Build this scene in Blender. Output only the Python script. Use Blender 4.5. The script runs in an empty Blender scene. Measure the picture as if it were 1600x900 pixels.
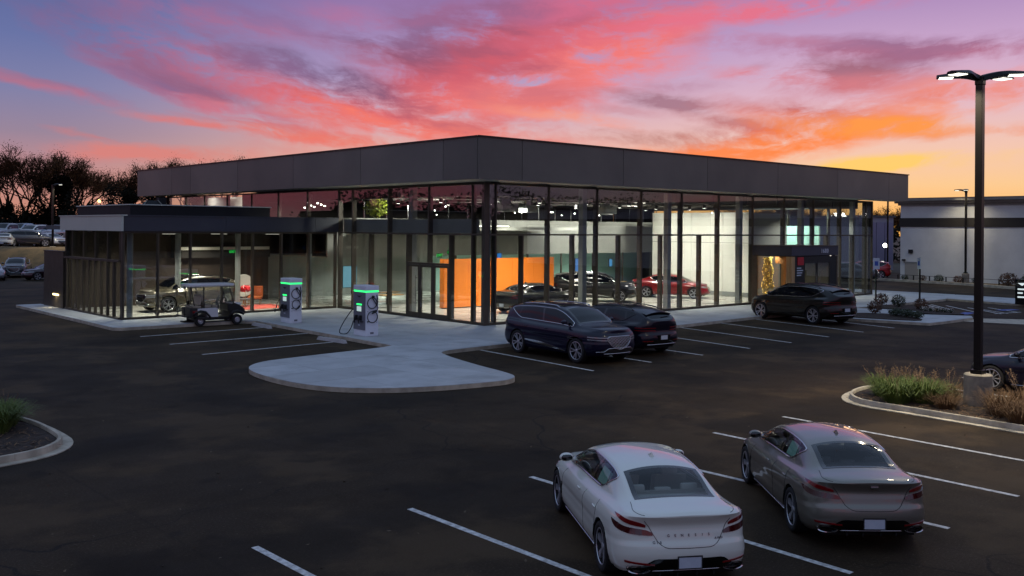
import bpy, bmesh, math, random
import numpy as np
from mathutils import Vector, Matrix

# ------------------------------------------------------------------ scene, camera, sky, light
SC = bpy.context.scene
COL = SC.collection
CAM = Vector((-28.40, -33.29, 4.54))
AZ = math.radians(47.947)
FWD = Vector((math.cos(AZ), math.sin(AZ), 0))
RGT = Vector((math.sin(AZ), -math.cos(AZ), 0))
FPX = 1511.0
ROLL = math.radians(0.4338)
YC = 357.32

cam_d = bpy.data.cameras.new('camera')
cam_d.sensor_width = 36.0
cam_d.lens = FPX / 1600.0 * 36.0
cam_d.shift_y = (YC - 450.0) / 1600.0
cam_d.clip_start = 0.1
cam_d.clip_end = 5000
cam_o = bpy.data.objects.new('camera', cam_d)
COL.objects.link(cam_o)
_up = Vector((0, 0, 1))
_r = RGT * math.cos(ROLL) + _up * math.sin(ROLL)
_u = -RGT * math.sin(ROLL) + _up * math.cos(ROLL)
_m = Matrix((_r, _u, -FWD)).transposed().to_4x4()
_m.translation = CAM
cam_o.matrix_world = _m
SC.camera = cam_o

SC.view_settings.view_transform = 'Standard'
SC.view_settings.look = 'None'
SC.view_settings.exposure = 0.0
SC.view_settings.gamma = 1.0
SC.view_settings.use_curve_mapping = False
cy = SC.cycles
cy.use_denoising = True
cy.max_bounces = 10
cy.diffuse_bounces = 3
cy.glossy_bounces = 4
cy.transmission_bounces = 4
cy.transparent_max_bounces = 40
cy.sample_clamp_indirect = 4.0
cy.caustics_reflective = False
cy.caustics_refractive = False


def lin(r, g, b, a=1.0):
    def f(c):
        c /= 255.0
        return c / 12.92 if c <= 0.04045 else ((c + 0.055) / 1.055) ** 2.4
    return (f(r), f(g), f(b), a)


def px_dir(x, y):
    """direction of the sky seen at a place of the photograph: azimuth and elevation in degrees"""
    dx, dy = x - 800, y - YC
    c, s = math.cos(ROLL), math.sin(ROLL)
    a, b = dx * c + dy * s, -dx * s + dy * c
    return math.degrees(math.atan2(a, FPX)), math.degrees(math.atan2(-b, math.hypot(FPX, a)))


class NT:
    def __init__(s, tree):
        s.t = tree; s.n = tree.nodes; s.l = tree.links

    def new(s, kind, **kw):
        n = s.n.new(kind)
        for k, v in kw.items():
            setattr(n, k, v)
        return n

    def put(s, sock, v):
        if isinstance(v, bpy.types.NodeSocket):
            s.l.new(v, sock)
        else:
            sock.default_value = v

    def m(s, op, a, b=0.0, c=0.0, clamp=False):
        n = s.new('ShaderNodeMath', operation=op, use_clamp=clamp)
        s.put(n.inputs[0], a); s.put(n.inputs[1], b)
        if len(n.inputs) > 2: s.put(n.inputs[2], c)
        return n.outputs[0]

    def mix(s, f, a, b, mode='MIX'):
        n = s.new('ShaderNodeMix', data_type='RGBA', blend_type=mode)
        s.put(n.inputs[0], f); s.put(n.inputs[6], a); s.put(n.inputs[7], b)
        return n.outputs[2]

    def ramp(s, f, stops, interp='EASE'):
        n = s.new('ShaderNodeValToRGB')
        cr = n.color_ramp
        cr.interpolation = interp
        while len(cr.elements) < len(stops): cr.elements.new(0.5)
        for e, (p, c) in zip(cr.elements, stops):
            e.position = p; e.color = c
        s.put(n.inputs[0], f)
        return n.outputs[0]

    def noise(s, vec, scale, detail=4.0, rough=0.55, lac=2.0, dist=0.0):
        n = s.new('ShaderNodeTexNoise')
        s.put(n.inputs['Vector'], vec)
        n.inputs['Scale'].default_value = scale
        n.inputs['Detail'].default_value = detail
        n.inputs['Roughness'].default_value = rough
        n.inputs['Lacunarity'].default_value = lac
        n.inputs['Distortion'].default_value = dist
        return n.outputs[0]

    def comb(s, x, y, z=0.0):
        n = s.new('ShaderNodeCombineXYZ')
        s.put(n.inputs[0], x); s.put(n.inputs[1], y); s.put(n.inputs[2], z)
        return n.outputs[0]

    def rng(s, v, a, b, c=0.0, d=1.0, smooth=False):
        n = s.new('ShaderNodeMapRange', clamp=True)
        if smooth: n.interpolation_type = 'SMOOTHSTEP'
        s.put(n.inputs[0], v)
        for i, q in enumerate((a, b, c, d)): s.put(n.inputs[i + 1], q)
        return n.outputs[0]


def build_sky():
    w = bpy.data.worlds.new('World'); SC.world = w; w.use_nodes = True
    N = NT(w.node_tree); N.n.clear()
    tc = N.new('ShaderNodeTexCoord')
    sep = N.new('ShaderNodeSeparateXYZ'); N.l.new(tc.outputs['Generated'], sep.inputs[0])
    x, y, z = sep.outputs
    f = N.m('ADD', N.m('MULTIPLY', x, FWD.x), N.m('MULTIPLY', y, FWD.y))
    r = N.m('ADD', N.m('MULTIPLY', x, RGT.x), N.m('MULTIPLY', y, RGT.y))
    az = N.m('MULTIPLY', N.m('ARCTAN2', r, f), 180 / math.pi)
    el = N.m('MULTIPLY', N.m('ARCSINE', z), 180 / math.pi)
    # clear-sky gradients: elevation (0..40 deg) for the north-west, the middle and the sunset side
    e40 = N.m('DIVIDE', el, 40.0, clamp=True)
    zen = lin(142, 167, 205)

    def P(y): return max(0.0, px_dir(800, y)[1] / 40.0)
    left = N.ramp(e40, [(P(345), lin(206, 140, 116)), (P(275), lin(190, 138, 144)), (P(225), lin(150, 130, 156)),
                        (P(160), lin(122, 124, 170)), (P(90), lin(98, 110, 166)), (P(0), lin(84, 96, 154)), (0.52, lin(130, 146, 192)), (1.0, zen)], 'LINEAR')
    mid = N.ramp(e40, [(P(340), lin(252, 178, 110)), (P(260), lin(240, 176, 152)), (P(200), lin(214, 170, 182)),
                       (P(120), lin(172, 146, 192)), (P(0), lin(148, 112, 170)), (0.52, lin(130, 146, 192)), (1.0, zen)], 'LINEAR')
    right = N.ramp(e40, [(P(345), lin(255, 184, 84)), (P(290), lin(250, 202, 146)), (P(235), lin(242, 196, 178)),
                         (P(160), lin(224, 180, 200)), (P(80), lin(198, 160, 202)), (P(0), lin(166, 130, 186)), (0.52, lin(130, 146, 192)), (1.0, zen)], 'LINEAR')
    back = N.ramp(e40, [(0.0, lin(132, 120, 146)), (0.08, lin(142, 132, 164)), (0.2, lin(140, 147, 184)), (1.0, zen)], 'LINEAR')
    a0 = px_dir(40, 200)[0]; a1 = px_dir(650, 200)[0]; a2 = px_dir(1350, 200)[0]
    base = N.mix(N.rng(az, a0, a1, smooth=True), left, mid)
    base = N.mix(N.rng(az, a1, a2, smooth=True), base, right)
    base = N.mix(N.rng(az, 40, 110, smooth=True), base, back)
    base = N.mix(N.rng(az, -40, -110, smooth=True), base, back)
    # warped angular coordinates for the clouds
    w1 = N.noise(N.comb(N.m('MULTIPLY', az, 0.06), N.m('MULTIPLY', el, 0.20), 1.7), 1.0, 4.0, 0.55)
    w2 = N.noise(N.comb(N.m('MULTIPLY', az, 0.10), N.m('MULTIPLY', el, 0.30), 7.3), 1.0, 5.0, 0.6)
    wa = N.m('ADD', az, N.m('MULTIPLY', N.m('SUBTRACT', w1, 0.5), 3.6))
    we = N.m('ADD', el, N.m('MULTIPLY', N.m('SUBTRACT', w2, 0.5), 1.9))
    # fibres follow the wind: falling to the right on the left side, rising on the right
    tv = N.m('ADD', we, N.m('ADD', N.m('MULTIPLY', wa, 0.05), N.m('MULTIPLY', N.m('MULTIPLY', wa, wa), -0.0042)))

    def tx_(fa, fe, seed, det=7.0, rough=0.62):
        return N.noise(N.comb(N.m('MULTIPLY', wa, fa), N.m('MULTIPLY', tv, fe), seed), 1.0, det, rough, dist=0.35)
    fib, fine, puff = tx_(0.17, 0.62, 3.1), tx_(0.5, 2.0, 9.4), tx_(0.42, 0.75, 15.4)
    tex = N.m('ADD', N.m('MULTIPLY', fib, 0.48), N.m('ADD', N.m('MULTIPLY', fine, 0.20), N.m('MULTIPLY', puff, 0.32)))
    tx = N.m('MULTIPLY', N.m('SUBTRACT', tex, 0.5), 7.6)
    shade = N.rng(N.m('ADD', N.m('MULTIPLY', puff, .6), N.m('MULTIPLY', fib, .4)), .40, .62, smooth=True)

    def stroke(cur, px, py, ln, wd, ang, col, k, dark=None):
        ca, ce = px_dir(px, py)
        L = ln * 1.12 / FPX * 57.3; W = wd * (1.30 if px > 480 else 1.08) / FPX * 57.3
        c, s_ = math.cos(math.radians(ang)), math.sin(math.radians(ang))
        da = N.m('SUBTRACT', wa, ca); de = N.m('SUBTRACT', we, ce)
        # image angle: positive falls to the right
        u = N.m('ADD', N.m('MULTIPLY', da, c / L), N.m('MULTIPLY', de, -s_ / L))
        v = N.m('ADD', N.m('MULTIPLY', da, s_ / W), N.m('MULTIPLY', de, c / W))
        d2 = N.m('ADD', N.m('MULTIPLY', u, u), N.m('MULTIPLY', v, v))
        g = N.m('EXPONENT', N.m('MULTIPLY', d2, -1.0))
        g = N.m('MULTIPLY', g, N.m('ADD', 1.0, tx))
        g = N.rng(g, 0.12, 1.0, 0.0, k, smooth=False)
        cc = lin(*col)
        if dark:   # lit from below: the upper side and the thick parts are darker
            f = N.m('MULTIPLY', N.rng(N.m('ADD', v, N.m('MULTIPLY', N.m('SUBTRACT', fib, .5), 3.0)), -0.55, 0.75, smooth=True), 0.85)
            cc = N.mix(f, lin(*col), lin(*dark))
        return N.mix(g, cur, cc)
    M1, M2, M3 = (108, 72, 116), (138, 70, 106), (166, 82, 112)
    S = [
        # left: blue gaps with dusty mauve bodies
        (350, 26, 160, 28, 6, (176, 98, 138), .60, (132, 100, 152)), (225, 84, 140, 26, 20, (146, 90, 132), .80, (104, 90, 142)), (330, 92, 130, 32, 16, (196, 98, 128), .85, (136, 88, 130)),
        (315, 150, 115, 22, 20, (214, 100, 120), .95, (130, 88, 130)), (235, 128, 70, 14, 20, (130, 98, 146), .6), (80, 138, 90, 10, 12, (190, 104, 132), .8, (146, 106, 146)), (5, 118, 50, 9, 12, (170, 108, 140), .5),
        (330, 204, 110, 7, 7, (222, 110, 110), .75), (450, 214, 140, 12, 7, (232, 114, 108), .85, (190, 112, 130)), (560, 228, 130, 9, 6, (236, 116, 98), .85), (135, 218, 45, 4, 9, (200, 118, 126), .6),
        (250, 247, 130, 11, 2, (224, 122, 116), .8), (400, 176, 80, 9, 8, (190, 124, 158), .4),
        # centre: the long wing
        (710, 138, 210, 56, -16, (240, 106, 106), .95, (206, 76, 100)), (930, 70, 180, 56, -16, (246, 116, 116), 1.0, (216, 84, 108)), (680, 196, 210, 18, 5, (240, 116, 104), .95, (214, 100, 112)),
        (540, 160, 150, 22, 13, (232, 90, 98), 1.0, (150, 78, 112)), (590, 186, 100, 9, 17, (246, 112, 100), .95), (500, 122, 130, 17, 10, (108, 80, 124), .95), (430, 108, 80, 14, 10, (140, 98, 146), .7),
        (690, 92, 140, 20, 6, (160, 76, 110), .95, M1), (672, 48, 60, 30, 0, (134, 92, 138), .8), (780, 72, 110, 34, -20, (216, 80, 100), .95, M2), (560, 30, 70, 11, 8, (188, 104, 148), .5), (620, 70, 70, 10, 14, (140, 92, 136), .6),
        (840, 44, 120, 22, -8, (206, 84, 110), .85, M2), (880, 14, 160, 16, -4, (216, 100, 138), .75), (770, 20, 80, 16, -6, (132, 90, 136), .7),
        # right
        (1230, 10, 260, 15, -6, (232, 104, 132), .95), (1440, 76, 210, 14, 3, (176, 92, 128), .85, (140, 86, 130)), (1400, 96, 60, 16, 0, (150, 92, 132), .6), (1210, 66, 90, 8, 4, (192, 120, 156), .6),
        (1300, 122, 90, 22, 4, (196, 96, 114), .9, (150, 88, 116)), (1190, 122, 80, 9, 8, (226, 116, 128), .65), (1390, 130, 80, 14, 0, (222, 120, 130), .5), (1545, 136, 130, 16, -4, (240, 134, 122), .85),
        (1045, 160, 75, 10, 8, (160, 108, 132), .9), (1060, 134, 60, 8, 2, (186, 132, 162), .6), (835, 157, 80, 20, 4, (238, 112, 108), 1.0, (212, 104, 120)),
        (890, 185, 100, 8, 8, (246, 148, 130), .75), (985, 176, 50, 5, 6, (200, 130, 146), .5), (1050, 213, 120, 8, 1, (190, 124, 122), .85), (1180, 194, 80, 8, 8, (188, 110, 118), .85), (1150, 206, 60, 5, 8, (180, 110, 120), .6),
        (1300, 186, 130, 13, 9, (226, 106, 88), .95, (190, 98, 110)), (1240, 212, 200, 20, -9, (255, 122, 22), 1.0, (226, 92, 72)), (1120, 234, 150, 14, -6, (254, 128, 66), .95), (1380, 198, 120, 11, 5, (255, 146, 52), .95),
        (1350, 258, 140, 9, -2, (255, 206, 90), .85), (1560, 206, 70, 8, 0, (240, 152, 122), .6), (1480, 170, 120, 8, -2, (246, 152, 132), .6),
    ]
    colr = base
    for q in S: colr = stroke(colr, *q)
    # general cloud field over the rest of the dome
    cf = N.noise(N.comb(N.m('MULTIPLY', wa, 0.07), N.m('MULTIPLY', we, 0.15), 20.0), 1.0, 6.0, 0.55)
    msk = N.m('MULTIPLY', N.rng(cf, 0.5, 0.66, smooth=True), N.m('MULTIPLY', N.rng(el, 11.5, 17, smooth=True), N.rng(el, 60, 34)))
    tint = N.mix(N.rng(el, 14, 25), lin(200, 108, 134), lin(158, 150, 186))
    colr = N.mix(N.m('MULTIPLY', msk, 0.28), colr, tint)
    aside = N.m('MULTIPLY', N.rng(cf, 0.46, 0.62, smooth=True), N.m('MULTIPLY', N.rng(N.m('ABSOLUTE', az), 32, 42), N.rng(el, 26, 10)))
    colr = N.mix(N.m('MULTIPLY', aside, 0.8), colr, lin(196, 98, 110))
    colr = N.mix(N.rng(el, -0.5, -6.0), colr, lin(40, 34, 40))
    hs = N.new('ShaderNodeHueSaturation'); hs.inputs['Saturation'].default_value = 0.98; hs.inputs['Value'].default_value = 0.95
    N.l.new(colr, hs.inputs['Color']); colr = hs.outputs[0]
    bg = N.new('ShaderNodeBackground')
    N.l.new(colr, bg.inputs[0]); bg.inputs[1].default_value = SKY_STRENGTH
    # the after-glow of a sun just under the horizon, added at a very low strength
    sk = N.new('ShaderNodeTexSky', sky_type='NISHITA', sun_disc=False)
    sk.sun_elevation = math.radians(-1.5); sk.sun_rotation = math.pi / 2 - (AZ - math.radians(18.5))
    bg2 = N.new('ShaderNodeBackground'); N.l.new(sk.outputs[0], bg2.inputs[0]); bg2.inputs[1].default_value = 0.05
    add = N.new('ShaderNodeAddShader'); N.l.new(bg.outputs[0], add.inputs[0]); N.l.new(bg2.outputs[0], add.inputs[1])
    out = N.new('ShaderNodeOutputWorld'); N.l.new(add.outputs[0], out.inputs[0])
    w.cycles.sampling_method = 'MANUAL'; w.cycles.sample_map_resolution = 512


SKY_STRENGTH = 1.0
build_sky()
sun_d = bpy.data.lights.new('sun', 'SUN'); sun_d.energy = 0.05; sun_d.angle = math.radians(12); sun_d.color = (1.0, 0.55, 0.3)
sun_o = bpy.data.objects.new('sun', sun_d); COL.objects.link(sun_o)
_sa = AZ - math.radians(18.5)
_sd = Vector((math.cos(_sa), math.sin(_sa), math.tan(math.radians(3.0))))
sun_o.rotation_euler = _sd.to_track_quat('Z', 'Y').to_euler()


# ------------------------------------------------------------------ materials
MATS = {}


def mat(name, col, rough=0.6, metal=0.0, coat=0.0, coat_rough=0.04, spec=0.5, var=0.0, vscale=3.0, col2=None, bump=0.0, bscale=20.0,
        rvar=0.0, emit=None, estr=0.0, stretch=(1, 1, 1), detail=5.0):
    if name in MATS: return MATS[name]
    m = bpy.data.materials.new(name); m.use_nodes = True
    N = NT(m.node_tree)
    b = N.n['Principled BSDF']
    c = lin(*col)
    b.inputs['Base Color'].default_value = c
    b.inputs['Roughness'].default_value = rough
    b.inputs['Metallic'].default_value = metal
    b.inputs['Coat Weight'].default_value = coat
    b.inputs['Coat Roughness'].default_value = coat_rough
    b.inputs['Specular IOR Level'].default_value = spec
    if emit:
        b.inputs['Emission Color'].default_value = lin(*emit); b.inputs['Emission Strength'].default_value = estr
    if var or bump or rvar:
        tc = N.new('ShaderNodeTexCoord')
        mp = N.new('ShaderNodeMapping'); mp.inputs['Scale'].default_value = stretch
        N.l.new(tc.outputs['Object'], mp.inputs[0])
        if var or rvar:
            nz = N.noise(mp.outputs[0], vscale, detail, 0.6)
            if var:
                c2 = lin(*col2) if col2 else tuple(q * 0.45 for q in c[:3]) + (1,)
                N.l.new(N.mix(N.m('MULTIPLY', N.rng(nz, 0.32, 0.68, smooth=True), var), c, c2), b.inputs['Base Color'])
            if rvar:
                N.l.new(N.m('ADD', rough - rvar / 2, N.m('MULTIPLY', nz, rvar)), b.inputs['Roughness'])
        if bump:
            bp = N.new('ShaderNodeBump'); bp.inputs['Strength'].default_value = bump; bp.inputs['Distance'].default_value = 0.02
            N.l.new(N.noise(mp.outputs[0], bscale, 6.0, 0.65), bp.inputs['Height'])
            N.l.new(bp.outputs[0], b.inputs['Normal'])
    MATS[name] = m
    return m


def glass_mat(name, tint, f0=0.045, rough=0.0, gtint=(255, 255, 255), k=1.0):
    """clear pane: Schlick mirror over a tinted clear film, so light passes both ways"""
    if name in MATS: return MATS[name]
    m = bpy.data.materials.new(name); m.use_nodes = True
    N = NT(m.node_tree); N.n.clear()
    g = N.new('ShaderNodeNewGeometry')
    dp = N.new('ShaderNodeVectorMath', operation='DOT_PRODUCT')
    N.l.new(g.outputs['Normal'], dp.inputs[0]); N.l.new(g.outputs['Incoming'], dp.inputs[1])
    c = N.m('ABSOLUTE', dp.outputs['Value'])
    fr = N.m('ADD', f0, N.m('MULTIPLY', N.m('POWER', N.m('SUBTRACT', 1.0, c, clamp=True), 5.0), (1 - f0) * k))
    t = N.new('ShaderNodeBsdfTransparent'); t.inputs[0].default_value = (*tint, 1)
    s = N.new('ShaderNodeBsdfGlossy'); s.inputs['Roughness'].default_value = rough; s.inputs['Color'].default_value = lin(*gtint)
    mx = N.new('ShaderNodeMixShader'); N.l.new(fr, mx.inputs[0]); N.l.new(t.outputs[0], mx.inputs[1]); N.l.new(s.outputs[0], mx.inputs[2])
    o = N.new('ShaderNodeOutputMaterial'); N.l.new(mx.outputs[0], o.inputs[0])
    MATS[name] = m
    return m


def glow(name, col, strength):
    if name in MATS: return MATS[name]
    return mat(name, (20, 20, 20), 0.5, emit=col, estr=strength)


# ------------------------------------------------------------------ mesh building
class MB:
    def __init__(s): s.v = []; s.f = []

    def add(s, vs, fs):
        o = len(s.v); s.v += [tuple(p) for p in vs]; s.f += [tuple(i + o for i in f) for f in fs]; return s

    def box(s, a, b):
        (x0, y0, z0), (x1, y1, z1) = a, b
        return s.add([(x0, y0, z0), (x1, y0, z0), (x1, y1, z0), (x0, y1, z0), (x0, y0, z1), (x1, y0, z1), (x1, y1, z1), (x0, y1, z1)],
                     [(3, 2, 1, 0), (4, 5, 6, 7), (0, 1, 5, 4), (1, 2, 6, 5), (2, 3, 7, 6), (3, 0, 4, 7)])

    def bbox(s, a, b, r):
        """box with chamfered edges"""
        c = [(a[i] + b[i]) / 2 for i in range(3)]; h = [abs(b[i] - a[i]) / 2 for i in range(3)]
        r = min(r, *[q * 0.95 for q in h])
        bm = bmesh.new(); bmesh.ops.create_cube(bm, size=2.0)
        for v in bm.verts: v.co = Vector((c[i] + v.co[i] * h[i] for i in range(3)))
        bmesh.ops.bevel(bm, geom=bm.edges[:], offset=r, segments=2, profile=0.6, affect='EDGES')
        bm.verts.index_update()
        s.add([v.co[:] for v in bm.verts], [[v.index for v in f.verts] for f in bm.faces]); bm.free(); return s

    def obox(s, c, ax, ay, az):
        """oriented box: centre and three half-axis vectors"""
        c, ax, ay, az = map(Vector, (c, ax, ay, az)); vs = []
        for k in (-1, 1):
            for i, j in ((-1, -1), (1, -1), (1, 1), (-1, 1)): vs.append((c + ax * i + ay * j + az * k)[:])
        return s.add(vs, [(3, 2, 1, 0), (4, 5, 6, 7), (0, 1, 5, 4), (1, 2, 6, 5), (2, 3, 7, 6), (3, 0, 4, 7)])

    def tube(s, pts, rad, n=8, cap=True, closed=False):
        pts = [Vector(p) for p in pts]; m = len(pts)
        rads = rad if isinstance(rad, (list, tuple)) else [rad] * m
        o = len(s.v); prev = None
        for i, p in enumerate(pts):
            if closed: d = pts[(i + 1) % m] - pts[i - 1]
            else: d = pts[min(i + 1, m - 1)] - pts[max(i - 1, 0)]
            if d.length < 1e-9: d = Vector((0, 0, 1))
            d.normalize()
            if prev is None:
                a = Vector((0, 0, 1)) if abs(d.z) < 0.9 else Vector((1, 0, 0))
                e1 = d.cross(a).normalized()
            else:
                e1 = (prev - d * prev.dot(d))
                e1 = e1.normalized() if e1.length > 1e-6 else d.orthogonal().normalized()
            prev = e1; e2 = d.cross(e1)
            for k in range(n):
                t = 2 * math.pi * k / n
                s.v.append((p + (e1 * math.cos(t) + e2 * math.sin(t)) * rads[i])[:])
        for i in range(m if closed else m - 1):
            a, b = o + i * n, o + ((i + 1) % m) * n
            for k in range(n): s.f.append((a + k, a + (k + 1) % n, b + (k + 1) % n, b + k))
        if cap and not closed:
            s.f.append(tuple(range(o + n - 1, o - 1, -1))); q = o + (m - 1) * n; s.f.append(tuple(range(q, q + n)))
        return s

    def lathe(s, prof, n=24, axis='z', c=(0, 0, 0), close=False):
        o = len(s.v); m = len(prof)
        for r, h in prof:
            for k in range(n):
                t = 2 * math.pi * k / n; a, b = r * math.cos(t), r * math.sin(t)
                p = (a, b, h) if axis == 'z' else ((a, h, b) if axis == 'y' else (h, a, b))
                s.v.append((p[0] + c[0], p[1] + c[1], p[2] + c[2]))
        for i in range(m if close else m - 1):
            a, b = o + i * n, o + ((i + 1) % m) * n
            for k in range(n): s.f.append((a + k, a + (k + 1) % n, b + (k + 1) % n, b + k))
        return s

    def prism(s, poly, z0, z1, ch=0.0):
        """polygon (ccw) extruded upwards, with an optional rounded-off top edge"""
        n = len(poly); o = len(s.v)
        area = sum(poly[i][0] * poly[(i + 1) % n][1] - poly[(i + 1) % n][0] * poly[i][1] for i in range(n))
        if area < 0: poly = poly[::-1]
        rows = [(poly, z0)]
        if ch: rows += [(poly, z1 - ch), (inset(poly, ch * 0.3), z1 - ch * 0.3), (inset(poly, ch), z1)]
        else: rows += [(poly, z1)]
        for pl, z in rows: s.v += [(p[0], p[1], z) for p in pl]
        for r in range(len(rows) - 1):
            for i in range(n):
                j = (i + 1) % n; s.f.append((o + r * n + i, o + r * n + j, o + (r + 1) * n + j, o + (r + 1) * n + i))
        q = o + (len(rows) - 1) * n
        s.f.append(tuple(range(q, q + n))); s.f.append(tuple(range(o + n - 1, o - 1, -1)))
        return s

    def sphere(s, c, r, n=12, m=8, sq=(1, 1, 1)):
        prof = [(max(1e-4, math.sin(math.pi * i / m)) * r, -math.cos(math.pi * i / m) * r) for i in range(m + 1)]
        o = len(s.v); s.lathe(prof, n)
        for i in range(o, len(s.v)):
            p = s.v[i]; s.v[i] = (p[0] * sq[0] + c[0], p[1] * sq[1] + c[1], p[2] * sq[2] + c[2])
        return s

    def grid(s, P, flip=False):
        P = np.asarray(P); a, b = P.shape[:2]; o = len(s.v)
        s.v += [tuple(map(float, q)) for q in P.reshape(-1, 3)]
        for i in range(a - 1):
            for j in range(b - 1):
                q = (o + i * b + j, o + i * b + j + 1, o + (i + 1) * b + j + 1, o + (i + 1) * b + j)
                s.f.append(q[::-1] if flip else q)
        return s

    def mesh(s, name, smooth=False):
        me = bpy.data.meshes.new(name); me.from_pydata(s.v, [], s.f); me.update()
        if smooth:
            me.polygons.foreach_set('use_smooth', [True] * len(me.polygons))
            if smooth is not True: me.set_sharp_from_angle(angle=math.radians(smooth))
        return me

    def build(s, name, m, parent=None, smooth=False):
        return link(name, s.mesh(name, smooth), m, parent)


def inset(poly, d):
    n = len(poly); out = []
    for i in range(n):
        p0, p1, p2 = Vector(poly[i - 1][:2]), Vector(poly[i][:2]), Vector(poly[(i + 1) % n][:2])
        a = (p1 - p0); b = (p2 - p1)
        if a.length < 1e-9 or b.length < 1e-9: out.append(tuple(p1)); continue
        a.normalize(); b.normalize()
        na, nb = Vector((-a.y, a.x)), Vector((-b.y, b.x)); q = na + nb
        L = max(0.35, q.length_squared / 2)
        out.append(tuple(p1 + q / (2 * L) * d * 1.0))
    return out


def link(name, me, m=None, parent=None):
    if m is not None and not me.materials: me.materials.append(m)
    o = bpy.data.objects.new(name, me); COL.objects.link(o)
    if parent is not None: o.parent = parent
    return o


def tag(o, label=None, cat=None, group=None, kind=None):
    if label: o['label'] = label
    if cat: o['category'] = cat
    if group: o['group'] = group
    if kind: o['kind'] = kind
    return o


def thing(name, label, cat, loc=(0, 0, 0), rz=0.0, group=None):
    o = bpy.data.objects.new(name, None); COL.objects.link(o)
    o.empty_display_size = 0.2
    o.location = loc; o.rotation_euler = (0, 0, rz)
    return tag(o, label, cat, group)


def copy_tree(o, parent=None):
    c = o.copy(); COL.objects.link(c)
    if parent is not None:
        c.parent = parent
    for ch in [q for q in KIDS.get(o.name, [])]:
        copy_tree(ch, c)
    return c


KIDS = {}


def remember(root):
    """note the children of a thing so that it can be copied quickly"""
    for c in root.children:
        KIDS.setdefault(root.name, []).append(c); remember(c)


def text_mesh(txt, size, depth=0.004, space=1.0):
    cu = bpy.data.curves.new('lettering', 'FONT'); cu.body = txt; cu.size = size; cu.extrude = depth
    cu.align_x = 'CENTER'; cu.align_y = 'CENTER'; cu.space_character = space; cu.resolution_u = 3
    o = bpy.data.objects.new('lettering', cu); COL.objects.link(o)
    dg = bpy.context.evaluated_depsgraph_get(); dg.update()
    me = bpy.data.meshes.new_from_object(o.evaluated_get(dg))
    bpy.data.objects.remove(o)
    return me


def lettering(txt, size, m, parent, loc, right, up, depth=0.004, space=1.0, name='lettering'):
    me = text_mesh(txt, size, depth, space)
    r = Vector(right).normalized(); u = Vector(up).normalized(); nrm = r.cross(u)
    M = Matrix((r, u, nrm)).transposed().to_4x4(); M.translation = Vector(loc)
    me.transform(M); me.materials.clear()
    return link(name, me, m, parent)
# ------------------------------------------------------------------ cars
PAINT = {}


def paint(name, col, metal=0.0, rough=0.35, coat=1.0):
    if name in PAINT: return PAINT[name]
    m = mat('paint_' + name, col, rough, metal=metal, coat=coat, coat_rough=0.025, spec=0.2)
    PAINT[name] = m
    return m


CHROME = mat('chrome', (205, 207, 210), 0.12, metal=1.0)
DCHROME = mat('dark_chrome', (92, 92, 96), 0.2, metal=1.0)
BLACKP = mat('gloss_black', (10, 10, 11), 0.12, coat=0.6)
BLACKM = mat('black_plastic', (20, 20, 21), 0.55)
RUBBER = mat('tyre_rubber', (18, 18, 19), 0.8, bump=0.1, bscale=80)
ALLOY = mat('alloy_rim', (190, 192, 198), 0.28, metal=0.65)
ALLOYD = mat('dark_alloy', (58, 59, 62), 0.3, metal=0.85)
DISC = mat('brake_disc', (30, 30, 31), 0.6, metal=0.3)
WELL = mat('wheel_well_plastic', (9, 9, 9), 0.9)
CARGLASS = glass_mat('car_glass', (0.66, 0.72, 0.72), 0.045)
BARREL = mat('wheel_barrel', (34, 34, 36), .5, metal=.4)
DARKGLASS = mat('dark_car_glass', (6, 8, 14), 0.03, spec=0.42)
REDLENS = mat('red_lens', (120, 6, 14), 0.12, coat=1.0, spec=0.6)
REDGLOW = mat('red_lens_bright', (120, 10, 18), 0.15, coat=1.0)
DARKRED = mat('dark_red_lens', (62, 4, 8), 0.12, coat=1.0)
LAMPG = mat('headlamp_glass', (120, 124, 130), 0.08, coat=1.0, spec=0.7)
PLATE = mat('plate_white', (186, 194, 204), 0.4, var=0.25, vscale=6, col2=(150, 160, 176))
LEATHER_L = mat('light_leather', (176, 172, 164), 0.5, bump=0.1, bscale=40)
LEATHER_D = mat('dark_leather', (34, 33, 33), 0.5, bump=0.1, bscale=40)
SEAM = mat('panel_gap', (8, 8, 9), 0.8)
STICKER = mat('window_sticker', (150, 196, 170), 0.6, var=0.35, vscale=9, col2=(110, 160, 136))
STICKER_O = mat('window_sticker_orange', (206, 150, 110), 0.6)


def pch(keys):
    xs = np.array([k[0] for k in keys], float); ys = np.array([k[1] for k in keys], float)
    h = np.diff(xs); d = np.diff(ys) / h; m = np.zeros_like(ys)
    for i in range(1, len(xs) - 1):
        if d[i - 1] * d[i] > 0:
            w1, w2 = 2 * h[i] + h[i - 1], h[i] + 2 * h[i - 1]
            m[i] = (w1 + w2) / (w1 / d[i - 1] + w2 / d[i])
    m[0], m[-1] = d[0], d[-1]

    def f(x):
        x = np.clip(np.asarray(x, float), xs[0], xs[-1]); i = np.clip(np.searchsorted(xs, x) - 1, 0, len(xs) - 2)
        t = (x - xs[i]) / h[i]
        return ((1 + 2 * t) * (1 - t) ** 2 * ys[i] + t * (1 - t) ** 2 * h[i] * m[i] + t * t * (3 - 2 * t) * ys[i + 1] + t * t * (t - 1) * h[i] * m[i + 1])
    return f


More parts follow.
